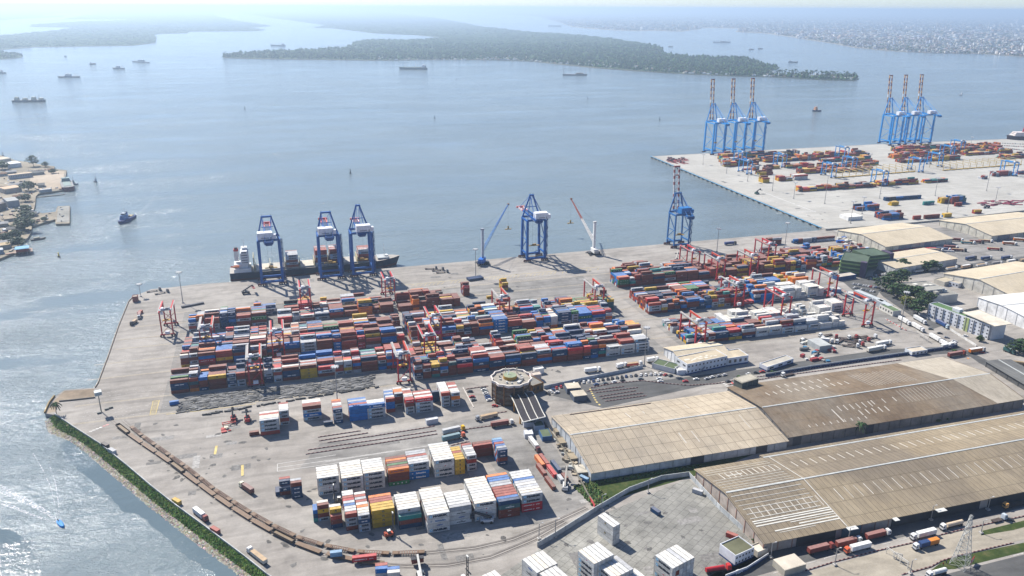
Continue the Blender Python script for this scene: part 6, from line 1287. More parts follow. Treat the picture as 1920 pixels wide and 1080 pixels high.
for px, h, r, l in [((1322, 895), 3, 3, 'bush at the corner of the huge warehouse'), ((1416, 1016), 3.5, 3, 'bright bush at the front corner of the huge warehouse'), ((1350, 938), 2.5, 2.5, 'bush against the striped end wall'), ((1376, 972), 2.5, 2.2, 'second bush against the striped end wall'), ((952, 755), 2.5, 4, 'hedge below the round tower, left'), ((975, 760), 2, 3, 'hedge below the round tower, right'),
                    ((1497, 828), 3, 2.5, 'bush between the warehouses, left'), ((1757, 790), 2.5, 2, 'bush between the warehouses, middle'), ((1772, 787), 2.8, 2.2, 'bush between the warehouses, right'), ((1790, 660), 2.5, 2.5, 'roadside bush by the eastern gate'), ((1385, 708), 2.2, 1.6, 'bush among the cars by the offices'), ((1455, 700), 2, 1.4, 'shrub before the flat annex')]:
    tree(l, px, h, r, col=(.05, .10, .02), group='bushes', n=26)
g = MB()
for _ in range(1500):
    k = rnd.random(); A0_, B0_ = (at(1092, 908), at(1122, 938)) if k < .3 else (at(1112, 900), at(1300, 870)); q = A0_.lerp(B0_, rnd.random()) + Vector((rnd.uniform(-6, 6), rnd.uniform(-5, 4)))
    if q.y > 379: continue
    g.blob(q.x, q.y, 0, rnd.uniform(.4, 1), rnd.uniform(.4, 1.4), rnd.choice([(.035, .08, .012), (.05, .11, .018), (.10, .12, .03)]), 5, .4)
tag(g.build('scrub', M_LEAF), 'green scrub growing along the front of the tan warehouse', 'scrub', kind='stuff')
def palm(label, px, h, n=16, fr=4.2, z=0):
    q = at(*px); t = thing('palm_tree', label, 'palm tree', (q.x, q.y, z), 0, 'palms in the port')
    part(t, 'trunk', lambda g: g.cyl((0, 0, 0), (.5, 0, h), .28, (.2, .16, .11), .2, 7), M_WALL)
    def cr(g):
        for k in range(n):
            a = 2 * math.pi * k / n + rnd.uniform(-.2, .2); L = fr * rnd.uniform(.8, 1.1); up = rnd.uniform(.1, .9); P = []
            for s in range(5): f = s / 4; P.append((math.cos(a) * L * f + .5, math.sin(a) * L * f, h + up * L * f - 1.1 * L * f * f))
            for s in range(4):
                w0, w1 = .55 * (1 - abs(s / 4 - .4)), .55 * (1 - abs((s + 1) / 4 - .4)); nx, ny = -math.sin(a), math.cos(a); (x0, y0, z0), (x1, y1, z1) = P[s], P[s + 1]; c = tuple(v * rnd.uniform(.7, 1.3) for v in (.045, .085, .025))
                for sd in (-1, 1): g.add([(x0, y0, z0 + .1), (x1, y1, z1 + .1), (x1 + nx * w1 * sd, y1 + ny * w1 * sd, z1 - .3), (x0 + nx * w0 * sd, y0 + ny * w0 * sd, z0 - .3)], [(0, 1, 2, 3)], c)
    part(t, 'crown', cr, M_LEAF)
palm('lone coconut palm on the yard\'s western tip', (106, 778), 8.5); palm('spreading palm between the two warehouses', (1609, 815), 8, 18, 5.5); palm('young palm before the flat annex', (1446, 702), 3.2, 10, 1.8); palm('palm before the twin-ridged shed', (1890, 566), 6, 14, 4); palm('second palm before the twin-ridged shed', (1903, 560), 5, 14, 4)
# ------------------------------------------------------------------ vehicles
TY = (.02, .02, .02)
def wheels(t, xs, w, r=.5, th=.3):
    for x in xs:
        for s in (-1, 1): part(t, 'wheel', lambda g: g.cyl((x, s * w - s * th, r), (x, s * w, r), r, TY, n=10))
CARP = {}
def car(label, px, rot, col, grp='parked cars', xy=None):
    q = Vector(xy) if xy else at(*px); key = tuple(col)
    if key not in CARP:
        t = thing('car', label, 'car', (q.x, q.y, .05), rot, grp)
        def bd(g):
            pr = [(-2.2, .35), (-2.2, .85), (-1.9, .95), (-1.3, 1.0), (1.0, 1.0), (1.95, .82), (2.2, .6), (2.2, .35)]
            n = len(pr); vs = [(x, -.87, z) for x, z in pr] + [(x, .87, z) for x, z in pr]; g.add(vs, [tuple(range(n))[::-1] and tuple(range(n)), tuple(range(n, 2 * n))[::-1]] + [(k, n + k, n + (k + 1) % n, (k + 1) % n) for k in range(n)], col)
            g.box(-.25, 0, 1.42, 1.75, 1.25, .08, col)
        part(t, 'body', bd)
        def wn(g):
            vs = [(-1.6, -.8, .98), (.95, -.8, .98), (.95, .8, .98), (-1.6, .8, .98), (-1.15, -.64, 1.44), (.45, -.64, 1.44), (.45, .64, 1.44), (-1.15, .64, 1.44)]
            g.add(vs, [(0, 1, 5, 4), (1, 2, 6, 5), (2, 3, 7, 6), (3, 0, 4, 7), (4, 5, 6, 7)], (.03, .035, .045))
        part(t, 'window', wn, M_GLASS); wheels(t, (-1.35, 1.35), .88, .32, .2); CARP[key] = t; return t
    return dup(CARP[key], (q.x, q.y, .05), rot, label, grp)
CC = [((.66, .66, .65), 'white'), ((.05, .05, .055), 'black'), ((.25, .26, .28), 'grey'), ((.5, .5, .51), 'silver'), ((.03, .06, .16), 'dark blue'), ((.35, .03, .03), 'red'), ((.12, .14, .15), 'charcoal')]
NTH = ['first', 'second', 'third', 'fourth', 'fifth', 'sixth', 'seventh', 'eighth', 'ninth', 'tenth', 'eleventh', 'twelfth', 'thirteenth', 'fourteenth', 'fifteenth', 'sixteenth', 'seventeenth', 'eighteenth', 'nineteenth', 'twentieth', 'twenty-first', 'twenty-second', 'twenty-third', 'twenty-fourth', 'twenty-fifth', 'twenty-sixth', 'twenty-seventh', 'twenty-eighth']
def car_row(pts, n, drot, where, seq=None, skip=.0):
    P = [at(*p) for p in pts]; T = plen(P)
    for k in range(n):
        if rnd.random() < skip: continue
        p, an = pathpos(P, T * (k + .5) / n); c, nm = CC[seq[k % len(seq)]] if seq else rnd.choice(CC); car('%s car, %s %s' % (nm, NTH[k], where), None, an + drot + rnd.uniform(-.05, .05), c, xy=(p.x + rnd.uniform(-.2, .2), p.y))
car_row([(1025, 741), (1040, 729), (1075, 720), (1140, 711), (1185, 705), (1235, 702), (1262, 706)], 28, R_(62), 'from the left in the curved row by the pale wall', [1, 0, 4, 5, 5, 0, 2, 0, 1, 0, 0, 4, 0, 1, 1, 1, 6, 1, 4, 2, 1, 0, 0, 3, 0, 0, 5, 1])
car_row([(1110, 723), (1140, 719), (1180, 712), (1245, 711)], 8, R_(8), 'from the left along the inspection lanes\' kerb', [4, 6, 0, 1, 6, 6, 0, 0], .1)
car_row([(906, 727), (918, 753)], 8, R_(95), 'in the column beside the round tower, from the top', [1, 0, 6, 0, 2, 4, 4, 0])
for px, c, l in [((881, 735), 1, 'black car alone left of the tower\'s car park'), ((885, 745), 5, 'dark red car left of the tower\'s car park'), ((888, 751), 6, 'charcoal car left of the tower\'s car park'), ((928, 762), 5, 'dark red car below the round tower\'s hedge'), ((943, 759), 0, 'white car below the round tower\'s hedge'), ((1265, 654), 0, 'white car driving across the yard crossroads'),
                 ((1274, 681), 1, 'dark car beside the canteen'), ((1044, 737), 3, 'silver car left of the weighbridge canopies'), ((1305, 712), 0, 'white car before the office staircase'), ((1325, 711), 3, 'silver car parked before the office'), ((1335, 708), 0, 'white car under the office windows'), ((1347, 706), 2, 'grey car right of the office staircase'), ((1358, 704), 3, 'silver car at the office annex'),
                 ((1403, 702), 0, 'white car beyond the annex by the wall'), ((1418, 700), 1, 'black car by the flat annex'), ((1429, 698), 5, 'red car by the flat annex'), ((1285, 716), 5, 'dark red car on the kerb below the office'), ((1238, 716), 0, 'white car on the kerb lane below the canteen'), ((1339, 661), 0, 'pickup-white car by the gantry\'s foot'), ((1365, 716), 1, 'dark car by the white zebra stripes'),
                 ((1733, 592), 0, 'white car driving below the roadside trees'), ((1810, 631), 0, 'white car beside the apartment wall'), ((1745, 618), 6, 'dark car on the road between lorries'), ((1762, 626), 1, 'black car on the road near the blue lorry'), ((1775, 634), 2, 'grey car on the road below the blue lorry'), ((1790, 641), 3, 'silver car on the road near the bend'), ((1384, 1074), 0, 'white car by the blue-based gate house wall'),
                 ((1467, 1026), 6, 'grey car in the huge warehouse\'s shade'), ((1482, 1022), 4, 'dark blue car in the huge warehouse\'s shade'), ((1893, 976), 1, 'dark car at the right end of the truck road'), ((1840, 662), 5, 'dark red car at the crossroads')]: car(l, px, rnd.choice([.2, .3, 2.9, -.6]) if px[0] < 1700 else -.62, CC[c][0])
car_row([(1600, 540), (1640, 548)], 9, R_(75), 'in the first row below the green offices'); car_row([(1598, 533), (1650, 541)], 11, R_(75), 'in the second row below the green offices'); car_row([(1625, 524), (1662, 521)], 8, R_(70), 'under the green offices\' right wing'); car_row([(1633, 519), (1668, 513)], 6, R_(60), 'beside the road bend, back row')
car_row([(1820, 700), (1850, 717), (1905, 746), (1925, 756)], 12, R_(70), 'in the shaded row under the grey lean-to', [1, 4, 1, 1, 0, 6, 1, 1, 4, 1, 6, 0])
car_row([(1830, 272), (1925, 283)], 24, R_(60), 'in the front row of the pier car field'); car_row([(1822, 270), (1925, 276)], 24, R_(60), 'in the middle row of the pier car field'); car_row([(1840, 267.5), (1925, 271)], 18, R_(60), 'in the back row of the pier car field')
TRP = {}
def truck(label, px, rot, cabc, boxc, L=12.2, bonnet=False, load='box', cat='truck'):
    q = at(*px); key = (cabc, boxc, L, load)
    if key in TRP: return dup(TRP[key], (q.x, q.y, .05), rot, label)
    t = thing('articulated_truck', label, cat, (q.x, q.y, .05), rot, 'trucks'); cx = L / 2 + 2.4
    cb = part(t, 'cab', lambda g: (g.box(cx, 0, .9, 2.2, 2.4, 2.3, cabc), g.box(cx - .2, 0, 3.2, 1.7, 2.2, .5, cabc), g.box(cx + .3, 0, .5, 2.4, 2.4, .5, DRK)))
    part(cb, 'windscreen', lambda g: (g.box(cx + 1.1, 0, 1.95, .06, 2.1, .95, (.03, .04, .05)), g.box(cx + .4, 0, 1.95, .9, 2.44, .8, (.03, .04, .05))), M_GLASS)
    part(t, 'chassis', lambda g: (g.box(0, 0, .95, L, 2.4, .22, (.08, .06, .05)), g.box(L / 2 + .6, 0, .8, 3.4, 1.0, .3, DRK)))
    if load == 'box': part(t, 'box_trailer', lambda g: g.box(0, 0, 1.2, L, 2.46, 2.7, boxc, 0, roofcol(boxc) if boxc[0] < .5 else (.72, .71, .68)))
    elif load == 'two': part(t, 'box_trailer', lambda g: (g.box(-L / 4 - .05, 0, 1.2, L / 2 - .1, 2.46, 2.6, (.6, .22, .04)), g.box(L / 4 + .05, 0, 1.2, L / 2 - .1, 2.46, 2.6, boxc)))
    elif load == 'tank': part(t, 'tank', lambda g: g.cyl((-L / 2, 0, 2.3), (L / 2, 0, 2.3), 1.15, boxc, n=14))
    elif load == 'tipper': part(t, 'tipper_body', lambda g: (g.box(0, 0, 1.2, L, 2.5, 1.9, boxc, 0, (.42, .30, .18)),))
    wheels(t, (-L / 2 + 1, -L / 2 + 2.3, L / 2 - .6, cx), 1.22, .5, .35); TRP[key] = t; return t
GY, NV, RR, OR_, WW, BL_ = (.44, .46, .47), (.03, .06, .15), (.20, .045, .035), (.62, .17, .02), (.70, .70, .69), (.03, .11, .3)
R0 = R_(0)
def hd(a, b_): A, B = at(*a), at(*b_); return math.atan2((B - A).y, (B - A).x)
H1 = hd((1520, 1040), (1660, 1005)); HR = hd((1640, 555), (1800, 645)); HG = hd((830, 835), (960, 805)); HP = hd((360, 955), (500, 1065))
for a in [('red-brown box truck, leftmost before the huge warehouse', (1533, 1035), H1, (.25, .06, .05), RR), ('red-brown box truck, second before the huge warehouse', (1585, 1023), H1, WW, RR), ('red-brown box truck, third before the huge warehouse', (1640, 1009), H1, WW, (.21, .046, .036)), ('white box truck with orange cab in the near lane', (1612, 1031), H1 + math.pi, (.6, .12, .05), WW),
          ('white box truck heading left before the warehouse', (1735, 1006), H1 + math.pi, WW, (.69, .7, .69)), ('truck with one navy and one orange container', (1740, 1024), H1 + math.pi, (.6, .62, .64), NV, 12.2, False, 'two'), ('pale tanker truck behind the power pylon', (1788, 988), H1 + math.pi, WW, (.62, .5, .36), 11, False, 'tank'), ('grey bonneted truck beside the tanker', (1868, 978), H1, (.45, .5, .55), (.3, .32, .34), 6, False, 'flat'),
          ('truck with empty trailer at the right edge', (1905, 948), H1 + math.pi, (.6, .32, .1), DRK, 12.3, False, 'flat'), ('white tanker truck at the bottom edge', (1760, 1078), H1 + math.pi, WW, (.66, .66, .62), 8, False, 'tank'), ('red tanker truck by the gate house', (1340, 1073), H1 - .1, (.5, .03, .03), (.42, .02, .03), 10, False, 'tank'),
          ('red lorry approaching the gate canopy', (937, 799), HG - .12, WW, RR), ('grey box lorry with yellow cab in the rail lanes', (846, 812), HG, (.7, .42, .02), GY), ('teal box lorry with orange cab in the rail lanes', (846, 825), HG, (.6, .15, .08), (.10, .22, .26)), ('flatbed lorry near the gate canopy', (917, 784), HG + math.pi, (.3, .32, .35), (.5, .42, .3), 12.2, False, 'tipper'), ('long white trailer lorry parked below the gate canopy', (1000, 836), RW, (.14, .05, .05), (.52, .50, .47), 12.4),
          ('trailer of pale sacks parked by the sea wall', (374, 968), HP, (.25, .06, .05), (.5, .52, .54), 9.5), ('white-cabbed flat trailer by the sea wall', (486, 1050), HP + math.pi, WW, (.5, .47, .40), 12.1, False, 'tipper'), ('small navy-loaded truck between trains and yellow lines', (466, 922), HP + math.pi, (.7, .68, .5), (.16, .06, .05), 9.2), ('red-boxed lorry on the upper left quay', (262, 594), -1.5, WW, RR, 7),
          ('yellow-loaded lorry on the upper left quay', (253, 606), -1.9, (.05, .05, .06), (.5, .42, .3), 6, False, 'tipper'), ('blue truck on the quay beside the blue-housed crane', (1367, 459), .05, DRK, (.03, .06, .2)), ('white lorry trailer alone before the curved car row', (1107, 698), .0, WW, (.7, .7, .69), 10), ('red flat trailer behind the pale wall', (1185, 687), .0, WW, (.55, .08, .05), 10, False, 'tipper'), ('white box van beside the red flat trailer', (1162, 690), .2, WW, (.71, .7, .69), 6),
          ('white lorry behind the canteen', (1220, 679), .1, WW, (.68, .68, .67), 7), ('white truck with flat trailer on the rails road', (1480, 704), .1 + math.pi, WW, (.2, .15, .1), 8, False, 'flat'), ('orange container lorry at the eastern crossroads', (1828, 661), .02, (.5, .5, .5), OR_), ('dark teal lorry at the crossroads\' far side', (1888, 660), -1.4, (.05, .14, .13), (.05, .14, .13), 6), ('rust tanker lorry by the right edge trees', (1905, 684), -.6, WW, (.42, .3, .16), 12.3, False, 'tank'),
          ('white box lorry below the roadside trees', (1722, 602), HR, WW, (.55, .57, .57)), ('navy box lorry before the apartment block', (1764, 610), HR, (.5, .6, .66), (.02, .06, .19)), ('white trailer in the gate queue, first', (1693, 604), HR, WW, (.68, .67, .64)), ('white trailer in the gate queue, second', (1718, 616), HR, WW, (.685, .68, .65)), ('white trailer in the gate queue, third', (1752, 637), HR, WW, (.69, .685, .66), 12), ('white trailer in the gate queue, last', (1770, 648), HR, WW, (.7, .69, .67), 7), ('pale trailer by the blue-based wall', (1775, 652), .15, WW, (.62, .6, .52), 14),
          ('white box trailer in the tractor yard, upper', (1653, 648), .1, WW, (.6, .59, .55), 13), ('white box trailer in the tractor yard, lower', (1640, 658), .1, WW, (.65, .6, .5), 16), ('rusty container lorry beside the eastern rails', (1790, 668), .05, (.3, .06, .04), (.2, .05, .04), 14), ('white bonneted van before the workshop', (1546, 642), -.5, WW, (.6, .6, .62), 7)]: truck(*a)
for k, (x, y, c) in enumerate([(1722, 511, GY), (1747, 508, (.3, .28, .24)), (1782, 506, WW), (1810, 503, (.5, .34, .22)), (1838, 500, WW), (1866, 497, (.22, .22, .22)), (1818, 487, NV), (1847, 487, NV), (1885, 486, NV), (1895, 493, (.66, .6, .5)), (1920, 490, (.4, .3, .2)), (1780, 466, RR), (1795, 471, RR), (1790, 452, RR), (1812, 457, (.08, .25, .27)), (1828, 456, RR), (1845, 454, RR), (1890, 459, (.5, .18, .08)), (1862, 469, (.5, .06, .05)), (1766, 470, NV), (1752, 471, (.2, .22, .25)), (1910, 452, OR_)]):
    truck('%s truck, %s in the inner port truck park' % ('navy' if c == NV else 'red' if c[0] > 2.2 * c[1] and c[0] < .6 else 'orange' if c == OR_ else 'white' if c == WW else 'drab', NTH[k]), (x, y), .1 if y > 480 else -.5, WW if k % 3 else DRK, tuple(v * (1 + .001 * k) for v in c), 12.2, False, 'box' if k % 2 or c == NV else 'tipper')
for k, (x, y, r) in enumerate([(1585, 636, -.5), (1594, 642, -.7), (1604, 634, .1), (1612, 640, -.3), (1576, 640, .5), (1590, 650, -.6), (1618, 633, .05), (1628, 636, .05), (1551, 630, .05), (1600, 648, -.4), (1518, 640, .0), (1530, 640, .1)]):
    truck('terminal tractor with bare chassis, %s in the tractor yard' % NTH[k], (x, y), r + (0 if k % 2 else math.pi), WW if k % 3 else (.3, .05, .05), (.1 + .001 * k, .05, .04), 10, False, 'flat')
for k, (x, y) in enumerate([(805, 505), (826, 512), (818, 508), (285, 547), (300, 551)]): truck('empty trailer chassis, %s on the open quay' % NTH[k], (x, y), -.2 + k * .15, (.2, .2, .2), (.07 + .001 * k, .04, .035), 10, False, 'flat')
# ------------------------------------------------------------------ reach stackers and lift trucks
def stacker(label, px, rot, body, boomc, up=.5, L=9, load=None):
    q = at(*px); t = thing('reach_stacker', label, 'reach stacker', (q.x, q.y, .05), rot, 'reach stackers')
    part(t, 'body', lambda g: (g.box(0, 0, 1.0, 7.2, 3.2, 1.3, body), g.box(-3, 0, 2.3, 1.6, 3.0, .9, tuple(c * .7 for c in body)))); part(t, 'cab', lambda g: g.box(.2, -.6, 2.3, 1.8, 1.6, 1.7, (.10, .12, .14)))
    for x, r in ((2.6, .9), (-2.4, .75)):
        for s in (-1, 1): part(t, 'wheel', lambda g: g.cyl((x, s * 1.4, r), (x, s * 2.0, r), r, TY, n=12))
    tip = Vector((-2.6 + L * math.cos(up), 0, 3 + L * math.sin(up)))
    b_ = part(t, 'boom', lambda g: (g.bar((-2.6, .3, 3.2), tip, 1.0, boomc, 1.1), g.bar((1.6, .3, 2), Vector((-2.6, .3, 3.2)).lerp(tip, .55), .4, (.5, .5, .5))))
    part(b_, 'spreader', lambda g: (g.box(tip.x + .2, 0, tip.z - 2.0, .9, 1.6, 1.8, DRK), g.box(tip.x + .3, 0, tip.z - 2.4, 2.2, 6.4 if not load else 12, .5, load or DRK)))
for a in [('white reach stacker with raised pale boom by the loose boxes', (1060, 916), 1.15, WW, (.55, .5, .42), .55, 13), ('dark reach stacker before the long white stack', (913, 979), 2.9, (.6, .6, .6), DRK, .35, 11), ('black reach stacker beside the red frames', (438, 788), 1.6, (.45, .05, .05), DRK, .7, 8), ('second black reach stacker near the left white stack', (464, 789), 1.6, (.5, .05, .05), DRK, .7, 7),
          ('white-boomed reach stacker at the bottom edge loading the train', (790, 1085), 1.57, (.6, .6, .58), (.66, .64, .58), .3, 13), ('black reach stacker on the quay behind the left crane', (461, 551), .2, DRK, DRK, .5, 11, (.25, .05, .05)), ('reach stacker with raised boom near the green offices', (1590, 474), .6, (.6, .6, .6), (.3, .3, .3), .8, 12), ('reach stacker with lowered orange boom by the basin containers', (1497, 490), .6, DRK, (.5, .34, .16), .45, 12), ('green reach stacker on the pier edge', (1419, 364), .3, (.04, .15, .11), DRK, .45, 11),
          ('red reach stacker below the eastern gantry', (1545, 550), .1, (.4, .06, .05), (.42, .05, .05), .2, 9), ('white reach stacker at the quay behind the two cranes', (1268, 490), .9, (.25, .25, .26), (.6, .58, .52), .6, 11), ('dark reach stacker near the pier trailers', (1850, 390), 2.7, DRK, DRK, .3, 10)]: stacker(*a)
def mastlift(label, px, rot, col, h=13):
    q = at(*px); t = thing('lift_truck', label, 'forklift', (q.x, q.y, .05), rot, 'empty container lift trucks')
    part(t, 'body', lambda g: (g.box(0, 0, .9, 4.6, 2.4, 1.4, col), g.box(-1.8, 0, 2.3, 1, 2.2, .6, tuple(c * .7 for c in col)))); part(t, 'cab', lambda g: (g.box(.2, 0, 2.3, 1.6, 1.6, 1.6, (.08, .09, .1)), g.box(.2, 0, 3.9, 1.8, 1.8, .15, (.7, .7, .68))))
    part(t, 'lift_mast', lambda g: ([g.box(2.7, s * .75, .3, .35, .3, h, DRK) for s in (-1, 1)], [g.box(2.7, 0, 1 + k * 2.4, .3, 1.3, .25, DRK) for k in range(int(h / 2.4))], g.box(2.75, 0, h - .4, .5, 1.7, .9, (.66, .65, .6)), g.box(3.1, 0, h * .35, .4, 5.4, .5, (.1, .1, .1))))
    for x in (1.5, -1.5):
        for s in (-1, 1): part(t, 'wheel', lambda g: g.cyl((x, s * 1.0, .65), (x, s * 1.5, .65), .65, TY, n=12))
mastlift('red lift truck with tall dark mast before the yellow stack', (729, 1006), .15, (.42, .08, .04), 14); mastlift('black lift truck with tall mast before the leftmost white stack', (637, 943), 3.0, (.12, .11, .09), 12); mastlift('dark lift truck with tall mast at the bottom edge', (868, 1092), .3, (.1, .1, .1), 14); mastlift('small lift truck at the far right of the front yard', (900, 664), 1.0, (.5, .5, .5), 6)
t = thing('spreader_frames', 'red and white steel spreader frames on the ground at left', 'frame', (*at(432, 803), 0), R_(10))
part(t, 'frame', lambda g: [g.box(x, y, z, sx, sy, .5, (.4, .07, .06)) for x, y, z, sx, sy in ((0, 4, 1.6, 9, .5), (0, 6.5, 1.6, 9, .5), (-4, 5.2, 1.6, .5, 3), (4, 5.2, 1.6, .5, 3), (0, 5.2, 1.6, .5, 3), (-4.5, 0, .5, 3, 3), (-4.5, -3.5, .3, 3.4, 2.4), (-1, -3.4, .2, 2, 1))]); part(t, 'leg', lambda g: [g.box(x, y, 0, .4, .4, 1.6, (.35, .06, .05)) for x in (-4, 4) for y in (4, 6.5)]); part(t, 'panel', lambda g: g.box(-2.6, .6, 1.2, 2.6, 2.4, .3, (.62, .56, .42)))
t = thing('bin_row', 'dark blue bins beside the yellow hatched bay', 'bins', (*at(323, 765), 0), 0); part(t, 'bin', lambda g: [g.box(5 + (k % 2) * 1.2, -5 + k * 2.6, 0, 1.7, 1.5, 1.1, (.05, .05, .06), k * .2) for k in range(5)])
for k, (x, y) in enumerate(((1075, 1062), (880, 1054))): pass
def gatepost(label, a, b_):
    A, B = at(*a), at(*b_); t = thing('gate_gantry', label, 'gantry frame'); c = (.55, .53, .48)
    part(t, 'post', lambda g: [g.bar((*A.lerp(B, f), 0), (*A.lerp(B, f), 4), .25, c) for f in (0, .33, .66, 1)]); part(t, 'beam', lambda g: (g.bar((*A, 4), (*B, 4), .3, c), g.bar((*A, 3.2), (*B, 3.2), .18, c)))
gatepost('pale steel toll frame in the gate lanes', (1661, 1037), (1701, 1066)); gatepost('second pale frame behind the toll frame', (1676, 1048), (1690, 1052))
gatepost('pink steel stacking frame in the tractor yard', (1717, 628), (1739, 642))
for k, (a, b_) in enumerate([((1377, 595), (1400, 608)), ((1432, 594), (1455, 604)), ((1523, 577), (1535, 584)), ((1541, 584), (1550, 590)), ((1570, 570), (1590, 590))]): 
    A, B = at(*a), at(*b_); t = thing('reefer_rack', 'red lattice reefer platform, %s among the white stacks' % NTH[k], 'rack'); part(t, 'frame', lambda g: ([g.bar((*A.lerp(B, f), 0), (*A.lerp(B, f), 9), .3, (.4, .12, .12)) for f in (0, .5, 1)], [g.bar((*A, z), (*B, z), .25, (.45, .2, .2)) for z in (2.7, 5.4, 8)]))
q = at(1822, 1058); t = thing('sign_board', 'small red sign board beside the power pylon', 'sign', (q.x, q.y, 0), .5); part(t, 'board', lambda g: (g.box(0, 0, 1.2, 5, .15, 2.6, (.5, .04, .05)), g.box(0, -.09, 1.8, 3.6, .03, 1.2, (.7, .6, .56)))); part(t, 'post', lambda g: [g.box(x, 0, 0, .15, .15, 1.2, DRK) for x in (-2, 2)])
for px, c, l in (((1768, 1060), (.3, .04, .04), 'person in red walking on the grass verge'), ((1774, 1056), (.1, .1, .12), 'person in dark clothes behind the one in red')):
    q = at(*px); g = MB(); g.cyl((-.12, 0, 0), (-.1, 0, .85), .09, (.05, .05, .08), .12, 8); g.cyl((.16, 0, 0), (.1, 0, .85), .09, (.05, .05, .08), .12, 8); g.cyl((0, 0, .82), (0, 0, 1.45), .19, c, .22, 10); g.bar((-.27, 0, 1.4), (-.34, .1, .85), .1, c); g.bar((.27, 0, 1.4), (.34, -.1, .85), .1, c); g.cyl((0, 0, 1.45), (0, 0, 1.55), .07, (.1, .06, .04)); g.blob(0, 0, 1.53, .12, .24, (.1, .06, .04), 8, .02)
    tag(g.build('person', M_WALL, None, (q.x, q.y, .05)), l, 'person')
# rows of yellow racks and parked trailers on the pier
def racks(label, a, b_, n):
    A, B = at(*a), at(*b_); d = B - A; r = math.atan2(d.y, d.x); t = thing('reefer_rack', label, 'rack', (A.x, A.y, 0), r, 'yellow pier racks'); L = d.length
    part(t, 'base_beam', lambda g: g.box(L / 2, 0, .2, L, 2.6, 1.2, (.55, .36, .06)))
    for k in range(n): part(t, 'rack_frame', lambda g: (g.bar((L * k / (n - 1), 0, .2), (L * k / (n - 1), 0, 10), .7, (.5, .38, .16)), g.bar((L * k / (n - 1), 0, 10), (L * k / (n - 1), 30, 10), .6, (.5, .38, .16)), g.bar((L * k / (n - 1), 30, 0), (L * k / (n - 1), 30, 10), .5, (.45, .35, .16)), g.bar((L * k / (n - 1), 0, 5.5), (L * k / (n - 1), 30, 5.5), .4, (.5, .38, .16))))
racks('left row of yellow steel racks on the pier', (1566, 334), (1715, 322), 13); racks('right row of yellow steel racks on the pier', (1768, 320), (1914, 309), 13)
g = MB()
for k in range(34): q = at(rnd.uniform(1250, 1288), rnd.uniform(297, 307)); g.box(q.x, q.y, .3, 3, 14, .5, (.3, .06, .05), .25); g.box(q.x, q.y + 6, .8, 2.6, 2, 1.2, DRK, .25)
tag(g.build('trailer_field', M_PAINT), 'cluster of red-brown trailers parked at the pier tip', 'trailers', kind='stuff')
g = MB()
for k in range(26): q = at(rnd.uniform(1838, 1925), rnd.uniform(376, 386)); g.box(q.x, q.y, .3, 14, 2.5, .6, (.28, .05, .07), rnd.uniform(-.6, .3))
tag(g.build('trailer_field', M_PAINT), 'scattered red trailers at the right of the pier', 'trailers', kind='stuff')
g = MB()
for k in range(60): q = at(rnd.uniform(1575, 1645), rnd.uniform(446, 476)); 
for f in range(36):
    A, B = at(1572, 448), at(1640, 478); q = A.lerp(B, f / 35) + Vector((rnd.uniform(-8, 8), rnd.uniform(-5, 5))); g.box(q.x, q.y, 0, rnd.uniform(5, 12), 3, rnd.uniform(1.5, 3.2), rnd.choice([(.55, .54, .5), (.03, .13, .45), (.5, .47, .4), (.25, .06, .04), (.6, .6, .58)]), rnd.uniform(-.3, .5))
tag(g.build('tarped_goods', M_PAINT), 'heap of blue and white tarpaulined goods beside the tan shed', 'goods', kind='stuff')
g = MB()
for f in range(60): q = at(rnd.uniform(1660, 1790), rnd.uniform(466, 472)) ; g.box(q.x, q.y, .3, 12, 2.5, rnd.uniform(.6, 1.4), rnd.choice([(.42, .05, .05), (.45, .09, .07), (.08, .09, .14), (.5, .5, .5)]), -.5)
tag(g.build('trailer_field', M_PAINT), 'packed red trailers along the front of the tan shed', 'trailers', kind='stuff')
g = MB()
for f in range(46): q = at(rnd.uniform(1500, 1565), rnd.uniform(640, 678)); g.box(q.x, q.y, 0, rnd.uniform(2, 7), 2.4, rnd.uniform(1, 2.8), rnd.choice([(.55, .55, .52), (.06, .2, .33), (.3, .28, .25), (.6, .58, .5), (.3, .05, .05), (.1, .1, .1)]), rnd.uniform(-.4, .5)) if rnd.random() < .6 else 0
tag(g.build('yard_clutter', M_PAINT), 'clutter of cabins and parts right of the office hall', 'clutter', kind='stuff')
g = MB()
for f in range(90): k = rnd.random(); A, B = at(1052, 820), at(1104, 905); q = A.lerp(B, k) + Vector((rnd.uniform(-6, 4), rnd.uniform(-2, 2))); s = rnd.uniform(.8, 3); g.box(q.x, q.y, 0, s, s * rnd.uniform(.4, 1), rnd.uniform(.5, 2), rnd.choice([(.4, .34, .25), (.25, .2, .14), (.5, .46, .38), (.16, .13, .1), (.35, .37, .36)]), rnd.random() * 3)
tag(g.build('scrap_heap', M_WALLW), 'jumble of scrap and sheets along the warehouse end wall', 'scrap', kind='stuff')
